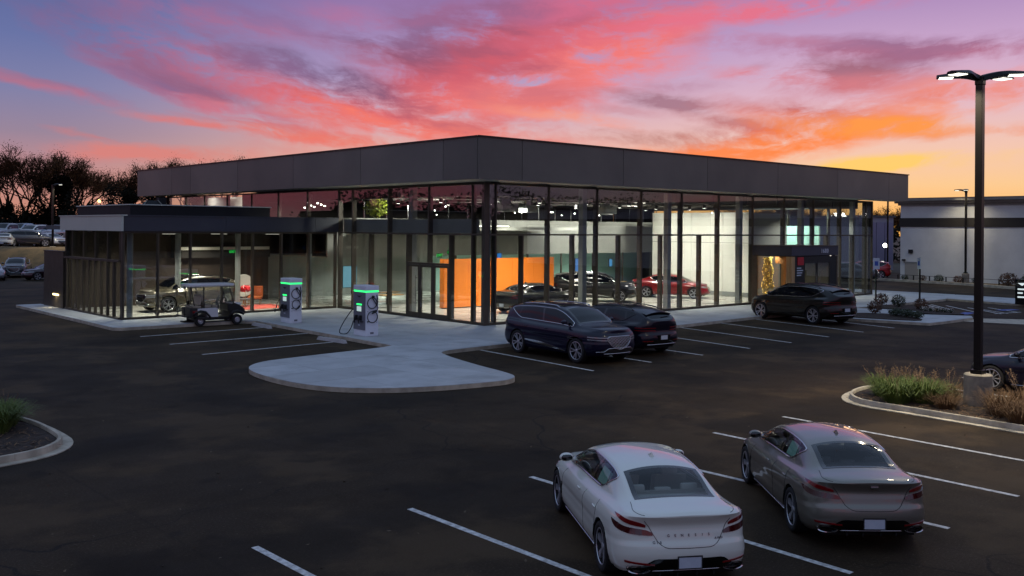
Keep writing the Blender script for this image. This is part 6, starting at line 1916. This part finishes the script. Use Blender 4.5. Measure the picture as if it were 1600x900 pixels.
for k, (x, y, s) in enumerate(((57.3, 8.2, 1.0), (57.0, 6.4, 1.1), (56.7, 4.8, 1.3), (56.4, 3.0, 1.3), (56.0, 1.2, 1.3), (55.2, -1.6, 2.2), (54.4, -3.4, 2.0), (53.6, -4.6, 1.8))):
    t = thing('verge_shrub', ['low shrub beneath the service door of the white building', 'low shrub just right of the service door', 'second low shrub right of the service door', 'third low shrub right of the service door', 'low shrub just left of the slim lamp post base', 'largest dark bush before the white wall, left of the pair', 'second large bush before the white wall', 'rightmost bush before the white wall beside the wayfinding sign'][k], 'shrub', (x, y, .1), k, 'shrubs along the white building')
    t.scale = (s, s, s * .9); link('foliage', BALL[k % 2], SHRUBM, t); MB().tube([(0, 0, 0), (0, 0, .2)], .02, 5).build('stem', STEM, t)
t = thing('low_railing', 'thin dark railing at the foot of the white building', 'railing', (0, 0, 0))
for k in range(8): MB().box((56.9 - .33 * k, 8.6 - 1.6 * k, .1), (56.98 - .33 * k, 8.68 - 1.6 * k, .62)).build('railing_post', POLE, t)
MB().tube([(56.94, 8.64, .62), (54.6, -2.6, .62)], .02, 5).build('railing_bar', POLE, t)

PURP = mat('pale_siding', (150, 148, 160), .55, var=.3, vscale=.5)
def fp(px_lat, dep, z=0): return fr(px_lat, dep, z)
t = thing('far_building', 'distant pale building glimpsed between the showroom and the white brick wall', 'building', (0, 0, 0))
p = fp(41, 112); q = fp(52, 118)
ang = math.atan2(q[1] - p[1], q[0] - p[0])
t.location = (p[0], p[1], 0); t.rotation_euler = (0, 0, ang)
MB().box((-1.2, 0, 0), (4.6, 12, 6.2)).build('wall', PURP, t); MB().box((-1.4, -.2, 6.201), (4.8, 12.2, 6.4)).build('roof', ROOFM, t)
for k in range(4): MB().box((-1.1 + k * 1.4, -.08, .6), (.2 + k * 1.4, -.002, 5.6)).build('siding_panel', mat('siding_panel', (128, 122, 146), .5), t)
t = thing('board_fence', 'weathered board fence behind the red car', 'fence', (p[0], p[1], 0), ang)
FEN = mat('fence_board', (132, 112, 96), .85, var=.5, vscale=2)
for k in range(26): MB().box((-13 + k * .9, -16.1, 0), (-12.16 + k * .9, -16.02, 2.5 + .03 * (k % 3))).build('fence_board', FEN, t)
for k in range(9): MB().box((-13 + k * 2.8, -16.0, 0), (-12.85 + k * 2.8, -15.86, 2.6)).build('fence_post', POLE, t)
t = thing('utility_pole', 'slim pole with a bright white lamp beside the far building', 'lamp post', (*fp(37.3, 96)[:2], 0)); MB().tube([(0, 0, 0), (0, 0, 7.6)], .09, 8).build('pole', POLE, t)
t = thing('flood_lamp', 'bright white flood lamp on the corner of the far building', 'flood lamp', (*fp(38.6, 100)[:2], 0)); MB().tube([(0, 0, 0), (0, 0, 2.9)], .05, 6).build('pole', POLE, t); MB().sphere((0, 0, 3.1), .22, 10, 6).build('lamp_globe', glow('flood_white', (255, 250, 235), 14), t, smooth=True)

# ------------------------------------------------------------------ trees
BARK = mat('tree_bark', (62, 46, 34), .95, spec=.1)
LEAFD = mat('late_leaf', (104, 70, 42), .9, spec=.1, var=.7, vscale=1.2, col2=(70, 50, 30))
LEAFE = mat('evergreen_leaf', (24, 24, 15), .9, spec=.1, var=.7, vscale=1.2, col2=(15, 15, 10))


def tree_meshes(rng, h, spread, leaves, leaf, evergreen=False):
    tr = MB(); lf = MB(); tips = []

    def grow(p, d, L, r, depth):
        n = 3 if depth < 3 else 2
        pts = [p]; dd = d.copy(); q = p.copy()
        for k in range(n):
            dd = (dd + Vector((rng.gauss(0, .10), rng.gauss(0, .10), .06))).normalized(); q = q + dd * L / n; pts.append(q.copy())
        e = max(r * .70, .042)
        tr.tube([v[:] for v in pts], [r + (e - r) * k / n for k in range(n + 1)], 6 if depth < 2 else (4 if depth < 4 else 3), cap=False)
        if depth >= 5: tips.append((q, dd)); return
        if depth >= 3: tips.append((q, dd))
        kids = rng.choice((3, 3, 4)) if depth else rng.choice((4, 5))
        for i in range(kids):
            a = rng.uniform(0, 6.283); el = rng.uniform(.30, .80) * spread
            ax = dd.orthogonal().normalized(); ax.rotate(Matrix.Rotation(a, 3, dd)); nd = (dd * math.cos(el) + ax * math.sin(el)).normalized()
            base = pts[-1] if i < 2 else pts[rng.randrange(max(1, n - 1), n + 1)]
            grow(base.copy(), nd, L * rng.uniform(.62, .84), e * rng.uniform(.6, .85), depth + 1)
    grow(Vector((0, 0, -.3)), Vector((0, 0, 1)), h * .24, h * .020, 0)
    top = max(q.z for q, _ in tips); sc = h / top
    for i in range(len(tr.v)): tr.v[i] = tuple(c * sc for c in tr.v[i])
    for _ in range(leaves):
        q, d = rng.choice(tips); c = q * sc + Vector((rng.gauss(0, .5), rng.gauss(0, .5), rng.gauss(0, .45)))
        a = Vector((rng.gauss(0, 1), rng.gauss(0, 1), rng.gauss(0, 1))).normalized() * leaf * rng.uniform(.5, 1.3); b = a.orthogonal().normalized() * leaf * .55
        lf.add([(c - a)[:], (c + b)[:], (c + a)[:], (c - b)[:]], [(0, 1, 2, 3)])
    return tr.mesh('trunk'), lf.mesh('crown')


def cone_tree(rng, h, w, n=4200, leaf=.26):
    tr = MB(); lf = MB(); tr.tube([(0, 0, -.3), (0, 0, h * .9)], [h * .018, .03], 6)
    for k in range(26):
        z = h * (.1 + .82 * k / 26); a = rng.uniform(0, 6.28); L = w * (1.05 - .85 * k / 26) * rng.uniform(.6, 1); tr.tube([(0, 0, z), (math.cos(a) * L, math.sin(a) * L, z + L * .25)], [.05, .015], 4, cap=False)
    lobes = [(Vector((0, 0, h * .35)), w * .62, h * .34), (Vector((0, 0, h * .68)), w * .42, h * .30)]
    for _k in range(9):
        a = rng.uniform(0, 6.283); u = rng.uniform(.12, .82); R = w * (1 - u) ** .6 * .62
        lobes.append((Vector((math.cos(a) * R, math.sin(a) * R, h * u)), w * rng.uniform(.26, .42), h * rng.uniform(.10, .17)))
    for _ in range(n):
        c0, rw_, rh_ = rng.choice(lobes); v = Vector((rng.gauss(0, 1), rng.gauss(0, 1), rng.gauss(0, 1))).normalized() * (rng.random() ** .45 * rng.uniform(.8, 1.15))
        c = c0 + Vector((v.x * rw_, v.y * rw_, v.z * rh_)); c.z = min(max(c.z, .1), h)
        d = Vector((rng.gauss(0, 1), rng.gauss(0, 1), rng.gauss(0, .7))).normalized() * leaf * rng.uniform(.6, 1.3); b = d.orthogonal().normalized() * leaf * .5
        lf.add([(c - d)[:], (c + b)[:], (c + d)[:], (c - b)[:]], [(0, 1, 2, 3)])
    return tr.mesh('trunk'), lf.mesh('crown')


rng = random.Random(21)
TB = [tree_meshes(rng, 16, .95, 9500, .10), tree_meshes(rng, 16, 1.05, 8000, .095), tree_meshes(rng, 16, .85, 11000, .11)]
TE = [cone_tree(rng, 9, 3.6), cone_tree(rng, 9, 4.4)]


def tree(lat, dep, h, lab, k=0, ever=False, z=None, wide=1.0):
    p = fr(lat, dep); base = 16 if not ever else 9
    t = thing('evergreen_tree' if ever else 'bare_tree', lab, 'tree', (p[0], p[1], UPZ if z is None else z), rng.uniform(0, 6.28), 'dark evergreens behind the car park' if ever else 'leafless trees on the skyline')
    s = h / base; t.scale = (s * wide, s * wide, s)
    tm, cm = (TE if ever else TB)[k % (2 if ever else 3)]
    t.scale.x *= .85 if ever else 1; t.scale.y *= .85 if ever else 1
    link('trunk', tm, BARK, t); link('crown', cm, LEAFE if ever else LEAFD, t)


def L_(px, dep): return (px - 800) / FPX * dep


# heights from the skyline: (image column, distance, height, kind)
names = ['tall bare tree at the very left edge of the skyline', 'broad bare tree second from the left edge', 'round-topped bare tree behind the raised car park', 'bare tree standing between the two round-topped ones',
         'wide bare tree left of the showroom roof', 'bare tree close before the end of the showroom roof', 'tree with rusty leaves rising at the left end of the roof', 'bushy tree just over the left end of the roof', 'tree peeping over the roof near its left third', 'low bare tree between the roof end and the bare trees']
for i, (px, dep, ytop, k) in enumerate(((6, 128, 226, 0), (40, 138, 246, 1), (78, 136, 233, 2), (110, 150, 252, 1), (132, 140, 247, 0), (196, 150, 262, 1), (256, 150, 243, 2), (292, 158, 255, 0), (358, 160, 240, 2), (232, 158, 266, 1))):
    tree(L_(px, dep), dep, (352 - ytop) / FPX * dep + 4.54 - UPZ, names[i], k, wide=1.0 if i not in (4, 2) else 1.15)
en = ['dark evergreen at the left edge below the bare trees', 'broad dark evergreen before the round-topped bare tree', 'tallest dark evergreen in the middle of the tree line', 'dark evergreen left of the wing roof', 'dark evergreen behind the parapet of the wing', 'dark evergreen under the left end of the roof band', 'dark evergreen behind the left edge lamp post', 'low evergreen before the bare trees', 'farthest right evergreen beside the roof band', 'evergreen filling the gap behind the far street light', 'squat evergreen behind the white pickup', 'evergreen between the lamp post and the wing']
for i, (px, dep, ytop, k) in enumerate(((12, 126, 312, 0), (60, 124, 292, 1), (92, 126, 264, 0), (176, 128, 278, 1), (200, 130, 286, 0), (236, 134, 274, 1), (116, 122, 292, 1), (32, 122, 316, 1), (300, 140, 274, 0), (145, 125, 312, 0), (-10, 124, 304, 0), (78, 121, 318, 1))):
    tree(L_(px, dep), dep, (352 - ytop) / FPX * dep + 4.54 - UPZ, en[i], k, True)
# further trees: right-hand skyline behind the far building and the glazing
rn = ['bare tree against the sunset seen under the roof end', 'second bare tree against the sunset seen under the roof end', 'bare tree seen through the right end glazing', 'second bare tree seen through the right end glazing', 'third bare tree seen through the right end glazing', 'bare tree behind the white brick corner', 'bare tree seen through the glass above the white wall', 'bare tree seen through the glass near the entrance']
for i, (px, dep, ytop) in enumerate(((1372, 150, 322), (1392, 155, 320), (1240, 165, 318), (1285, 170, 322), (1325, 160, 324), (1418, 160, 326), (1150, 175, 318), (1195, 168, 314))):
    tree(L_(px, dep), dep, (360 - ytop) / FPX * dep + 4.54, rn[i], i, z=0, wide=1.3)
# undergrowth: far wood edge that reads as one mass
g = MB(); rr = random.Random(4)
for _ in range(9000):
    lat = rr.uniform(-150, 0); dep = rr.uniform(120, 128); z = UPZ + rr.random() ** 1.3 * (3.2 + 1.0 * math.sin(lat * .35) + .8 * math.sin(lat * .9))
    c = Vector(fr(lat, dep, z)); a = Vector((rr.gauss(0, 1), rr.gauss(0, 1), rr.gauss(0, .8))).normalized() * rr.uniform(.3, .7); b = a.orthogonal().normalized() * .3
    g.add([(c - a)[:], (c + b)[:], (c + a)[:], (c - b)[:]], [(0, 1, 2, 3)])
for _ in range(5000):
    lat = rr.uniform(20, 120); dep = rr.uniform(140, 150); z = rr.random() ** 1.3 * (5.0 + 1.0 * math.sin(lat * .35))
    c = Vector(fr(lat, dep, z)); a = Vector((rr.gauss(0, 1), rr.gauss(0, 1), rr.gauss(0, .8))).normalized() * rr.uniform(.3, .7); b = a.orthogonal().normalized() * .3
    g.add([(c - a)[:], (c + b)[:], (c + a)[:], (c - b)[:]], [(0, 1, 2, 3)])
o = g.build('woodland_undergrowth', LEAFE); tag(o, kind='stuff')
# unseen woods added round the site to darken reflections in glass and car bodies
g = MB()
def wood_h(a): return 6.2 + 1.8 * math.sin(a * .21) + 1.2 * math.sin(a * .63 + 1) + .9 * math.sin(a * 1.7) + .5 * math.sin(a * 4.3 + 2)
def ring(a, R, z): th = AZ - math.radians(a); return (CAM.x + math.cos(th) * R, CAM.y + math.sin(th) * R, z)
AA = np.arange(42, 318.1, .5)
for R0, k in ((106, .82), (110, .92)):
    rows = [[ring(a, R0 + .8 * math.sin(a * 3 + z0), z0 * wood_h(a) * k * (1 + (.10 * math.sin(a * 9.1 + R0) + .06 * math.sin(a * 23) if z0 == 1 else 0))) for z0 in (0, .35, .7, 1)] for a in AA]
    g.grid(np.array(rows))
for _ in range(46000):
    a = rr.uniform(42, 318); R = rr.uniform(101, 112); c = Vector(ring(a, R, wood_h(a) * (1.12 - .75 * rr.random() ** 1.6)))
    d = Vector((rr.gauss(0, 1), rr.gauss(0, 1), rr.gauss(0, .8))).normalized() * rr.uniform(.12, .34); b = d.orthogonal().normalized() * .16
    g.add([(c - d)[:], (c + b)[:], (c + d)[:], (c - b)[:]], [(0, 1, 2, 3)])
o = g.build('unseen_woodland', LEAFE); tag(o, kind='stuff')

# ------------------------------------------------------------------ vehicles
def sedan_hero(name, lab, pcol, pk, x, y, hd, interior, badge, rim=ALLOY):
    r = thing(name, lab, 'sedan'); c = car_core(SEDAN, pcol, r, True, 'five', rim, 1.0); finish_sedan(c, pcol, r, True); cabin(c, r, interior)
    for i, ch in enumerate('GENESIS'):
        if badge: rear_text(c, r, ch, .046, .27 - i * .09, .752, m=DCHROME, nm='letter')
    if badge:
        for i, ch in enumerate('G70'): rear_text(c, r, ch, .05, .46 - i * .042, .67, nm='letter')
        for i, ch in enumerate('AWD'): rear_text(c, r, ch, .04, -.36 - i * .042, .70, nm='letter')
    else: MB().bbox((-2.335, -.055, .925), (-2.315, .055, .96), .004).build('boot_badge', CHROME, r)
    # window sticker on the near rear door glass, tilted with the glass
    for q0, q1, xa, xb, mm in ((.20, .40, -.88, -.42, STICKER),):
        A = np.linspace(xa, xb, 5); Q = np.linspace(q0, q1, 5); AA, QQ = np.meshgrid(A, Q, indexing='ij')
        QQ = np.clip(QQ, c.side_lo(AA) + .02, c.side_hi(AA) - .02); g = MB(); P = c.top(AA, QQ, -.012); P[..., 1] -= .006; g.grid(P); g.build('window_sticker', mm, r, smooth=True)
    place(r, x, y, hd, 0, .975); return r, c


WHITE = paint('pearl_white', (216, 218, 206), rough=.3)
GREY = paint('warm_grey', (122, 118, 108), metal=.5, rough=.34)
NAVY = paint('deep_navy', (8, 8, 36), rough=.3, coat=.5)
BLACKC = paint('black_brown', (20, 17, 13), rough=.3, coat=.5)
BLKB = paint('blue_black', (7, 7, 26), rough=.3, coat=.5)


def wheel_mid(a, b, half):
    """centre of the car between the contact points of its left wheels"""
    a, b = Vector(a), Vector(b); d = (a - b).normalized(); m = (a + b) / 2; rgt = Vector((d.y, -d.x)); return m + rgt * half, math.degrees(math.atan2(d.y, d.x))


cW, hW = wheel_mid((-17.35, -22.22), (-18.88, -24.59), .86)
dW = Vector((math.cos(math.radians(hW)), math.sin(math.radians(hW))))
cW = cW - dW * .10
sedan_hero('parked_sedan', 'white sedan in the foreground with pale seats seen through the rear window', WHITE, 0, cW.x, cW.y, hW, LEATHER_L, True)
cG, hG = wheel_mid((-13.51, -23.15), (-15.49, -25.37), .86)
dG = Vector((math.cos(math.radians(hG)), math.sin(math.radians(hG)))); cG = cG - dG * .10
sedan_hero('parked_sedan', 'grey-brown sedan in the foreground beside the white one', GREY, 0, cG.x, cG.y, hG, LEATHER_D, False)

r = thing('parked_suv', 'dark blue SUV with a large mesh grille facing the camera', 'SUV'); c = car_core(SUVL, NAVY, r, style='five_twin'); finish_suv(c, NAVY, r, True); wing_badge(c, r, 0, .93, front=True)
place(r, -3.62, -8.86, -95, 0, 1.10)
r = thing('parked_suv', 'blue-black SUV seen from behind with a licence plate low in the bumper', 'SUV'); c = car_core(SUVC, BLKB, r, style='five_twin', trim=DCHROME); finish_suv(c, BLKB, r, False)
place(r, -.75, -8.55, 85, 0, 1.08)
r = thing('parked_suv', 'black-brown SUV seen from the side in front of the entrance canopy', 'SUV'); c = car_core(SUVC, BLACKC, r, style='five_twin'); finish_suv(c, BLACKC, r, False)
place(r, 15.35, -6.75, 80, 0, 1.18)
r = thing('parked_sedan', 'dark sedan cut by the right edge, its nose behind the lamp base', 'sedan'); c = car_core(SEDAN, BLKB, r, style='ten'); finish_sedan(c, BLKB, r)
place(r, 1.35, -23.55, 88, 0, 1.06)

# showroom cars
def simple(K, pm, lab, cat, x, y, hd, z, sc=1.0, style='five', fin='suv', res=.7, name=None, group=None):
    r = thing(name or ('parked_sedan' if fin == 'sedan' else 'parked_suv'), lab, cat, group=group); c = car_core(K, pm, r, style=style, res=res)
    if fin == 'sedan': finish_sedan(c, pm, r)
    elif fin == 'suv': finish_suv(c, pm, r, True, grid=False)
    place(r, x, y, hd, z, sc); return r


FZ = PZ + .013
SILV = paint('bronze_grey', (84, 78, 66), metal=.5, rough=.32)
simple(SUVL, SILV, 'bronze-grey SUV on show behind the glass of the left wing', 'SUV', -6.95, 16.0, 186, FZ, 1.05, 'five_twin', 'suv', .9)
simple(SEDAN, paint('show_black', (16, 18, 16), rough=.3), 'black and silver sedan on show before the orange wall', 'sedan', 7.0, 4.1, 5, FZ, 1.1, 'five', 'sedan', .9)
simple(SUVL, paint('show_dark', (22, 22, 23), rough=.3), 'black SUV on show behind the black sedan near the orange wall', 'SUV', 15.0, 7.3, -50, FZ, 1.05, 'five_twin', 'suv', .8)
simple(SEDAN, paint('show_red', (120, 14, 18), rough=.3), 'red sports sedan on show in front of the white wall', 'sedan', 21.6, 6.6, -62, FZ, 1.08, 'five', 'sedan', .8)

# distant parked cars
SILVER = paint('silver', (150, 152, 158), metal=.5); DGREY = paint('dark_grey', (52, 53, 58), metal=.4); LBLUE = paint('pale_blue', (146, 158, 178), metal=.3); BRED = paint('bright_red', (170, 18, 26)); DPURP = paint('maroon', (44, 20, 30), metal=.3)
def far_car(K, pm, lab, cat, lat, dep, rel, z, fin, grp):
    p = fr(lat, dep); r = simple(K, pm, lab, cat, p[0], p[1], math.degrees(AZ) + rel, z, 1.0, 'five', fin, .42, group=grp, name='parked_pickup' if cat == 'pickup' else None); return r
GA, GB = 'cars parked below the grass bank', 'cars parked on the raised car park'
far_car(SUVL, DGREY, 'dark SUV facing the camera at the left, below the grass bank', 'SUV', L_(27, 85), 85, 200, 0, 'suv', GA)
far_car(SEDAN, DPURP, 'maroon sedan half hidden by the dark wall panel, below the bank', 'sedan', L_(72, 80), 81, 140, 0, 'sedan', GA)
far_car(SEDAN, SILVER, 'silver sedan cut by the left edge, below the bank', 'sedan', L_(-12, 80), 80, 210, 0, 'sedan', GA)
far_car(SEDAN, WHITE, 'white sedan seen from behind at the left edge of the raised car park', 'sedan', L_(10, 97), 97, 18, UPZ, 'sedan', GB)
far_car(SUVL, DGREY, 'dark SUV at the front edge of the raised car park, nose to the right', 'SUV', L_(44, 98), 98, -60, UPZ, 'suv', GB)
far_car(SEDAN, SILVER, 'silver sedan nose-out behind the left lamp post on the raised car park', 'sedan', L_(78, 100), 100, -125, UPZ, 'sedan', GB)
far_car(PICK, SILVER, 'silver pickup with a tall cab on the raised car park, left one', 'pickup', L_(12, 106), 106, 172, UPZ + .55, '', GB)
far_car(PICK, LBLUE, 'pale blue pickup on the raised car park, middle one', 'pickup', L_(38, 108), 108, 165, UPZ + .55, '', GB)
far_car(SUVL, LBLUE, 'pale blue SUV on the raised car park behind the lamp post', 'SUV', L_(84, 106), 107, 168, UPZ + .55, 'suv', GB)
far_car(SUVL, SILVER, 'silver SUV on the raised car park seen over the silver sedan', 'SUV', L_(92, 104), 104.5, 172, UPZ + .55, 'suv', GB)
far_car(SUVL, WHITE, 'white SUV at the back of the raised car park, second from the left edge', 'SUV', L_(60, 106), 105, 175, UPZ + .55, 'suv', GB)
far_car(SUVL, SILVER, 'silver SUV cut by the left edge at the back of the raised car park', 'SUV', L_(-4, 106), 105.5, 178, UPZ + .55, 'suv', GB)
r = simple(SUVL, DGREY, 'dark SUV at the far right corner of the showroom, by the accessible sign', 'SUV', 53.8, 11.6, -62, 0, 1.0, 'five', 'suv', .5)
r = simple(SUVL, BRED, 'bright red SUV parked beyond the dark one at the white building corner', 'SUV', 60.0, 13.6, 125, 0, 1.0, 'five', 'suv', .5)

# ------------------------------------------------------------------ showroom furnishings
t = thing('lounge_chair', 'wooden armchair left of the red bow in the showroom wing', 'armchair', (-4.3, 16.9, FZ), .4)
MB().bbox((-.35, -.35, .36), (.35, .35, .46), .04).build('seat', OAK, t); MB().bbox((-.38, .28, .40), (.38, .36, 1.0), .03).build('backrest', OAK, t)
for sx in (-.3, .3):
    for sy in (-.3, .3): MB().tube([(sx, sy, 0), (sx, sy, .37)], .02, 6).build('leg', BRASS, t)
t = thing('lounge_chair', 'orange armchair right of the pale round screen in the wing', 'armchair', (-2.45, 17.2, FZ), -.6)
OR2 = mat('rust_fabric', (176, 92, 44), .8)
MB().bbox((-.38, -.36, .30), (.38, .36, .46), .06).build('seat', OR2, t); MB().bbox((-.40, .28, .40), (.40, .40, 1.02), .06).build('backrest', OR2, t)
for sx in (-.3, .3):
    for sy in (-.3, .3): MB().tube([(sx, sy, 0), (sx, sy, .32)], .02, 6).build('leg', BRASS, t)
t = thing('round_screen', 'large pale round disc on a stand in the showroom wing', 'screen', (-3.0, 17.5, FZ))
MB().lathe([(.001, -.03), (.62, -.03), (.64, 0), (.62, .03), (.001, .03)], 32, 'y', (0, 0, 1.05)).build('disc', WHITEIN, t, smooth=40); MB().box((-.3, -.15, 0), (.3, .15, .04)).build('foot', BRASS, t); MB().box((-.03, -.02, .04), (.03, .02, .45)).build('stand', BRASS, t)
t = thing('gift_bow', 'large shiny red bow on a slim gold stand in the wing', 'gift bow', (-3.95, 15.4, FZ))
RB = mat('red_satin', (206, 16, 26), .35, coat=.4, emit=(206, 16, 26), estr=0.0)
for k in range(9):
    a = k * .7; g = MB(); g.tube([(0, 0, .92), (math.cos(a) * .22, math.sin(a) * .12, 1.08 + .05 * math.sin(k * 2.3)), (math.cos(a) * .36, math.sin(a) * .2, .98 + .1 * math.sin(k * 1.7)), (math.cos(a) * .15, math.sin(a) * .1, .86)], [.03, .11, .10, .03], 8); g.build('bow_loop', RB, t, smooth=True)
MB().tube([(0, 0, 0), (0, 0, .9)], .012, 6).build('stand', BRASS, t); MB().lathe([(.001, .02), (.18, .02), (.18, 0)], 16).build('foot', BRASS, t)
t = thing('floor_rug', 'coral rug under the bow in the showroom wing', 'rug', (-3.7, 15.3, FZ)); MB().bbox((-1.6, -1.3, 0.002), (1.9, 1.3, .02), .005).build('carpet', mat('coral_rug', (196, 82, 66), .95, var=.3, vscale=20), t)
t = thing('round_table', 'low round table beside the wooden armchair in the wing', 'table', (-3.6, 16.1, FZ)); MB().lathe([(.001, .42), (.5, .42), (.5, .38), (.001, .38)], 28).build('tabletop', DCHROME, t, smooth=40); MB().tube([(0, 0, 0), (0, 0, .39)], .04, 8).build('leg', BRASS, t)
# entrance tree with lights
t = thing('christmas_tree', 'slim lit tree with yellow lights inside the entrance lobby', 'decorated tree', (21.55, -.72, PZ + .013)); t.scale = (1, 1, 1.0)
lf = MB(); lb = MB(); rr = random.Random(2); MB().tube([(0, 0, 0), (0, 0, 2.6)], .03, 6).build('trunk', BARK, t)
for _ in range(1900):
    u = rr.random(); z = .05 + 2.75 * u; R = .34 + .05 * math.sin(z * 7) - .10 * u; a = rr.uniform(0, 6.28); r0 = R * rr.random() ** .4; c = Vector((math.cos(a) * r0, math.sin(a) * r0, z)); d = Vector((rr.gauss(0, 1), rr.gauss(0, 1), rr.gauss(0, 1))).normalized() * .07; b = d.orthogonal().normalized() * .03
    lf.add([(c - d)[:], (c + b)[:], (c + d)[:], (c - b)[:]], [(0, 1, 2, 3)])
for _ in range(240):
    u = rr.random(); z = .05 + 2.75 * u; R = .36 + .05 * math.sin(z * 7) - .10 * u; a = rr.uniform(0, 6.28); lb.sphere((math.cos(a) * R, math.sin(a) * R, z), .016, 5, 3)
lf.build('foliage', mat('fir_needles', (128, 120, 44), .7), t); o = lb.build('light_bulbs', glow('fairy_light', (255, 214, 96), 3.0), t); o['kind'] = 'stuff'
t = thing('potted_tree', 'indoor tree with lit yellow-green leaves near the showroom corner', 'indoor tree', (2.0, 11.6, PZ + 4.98 - .0)); 
lf = leaf_ball(random.Random(6), .75, 900, .09, .7, .2); lf.build('foliage', mat('lime_leaf', (128, 140, 40), .6), t); MB().tube([(0, 0, -.02), (0, 0, .5)], .04, 6).build('trunk', BARK, t)
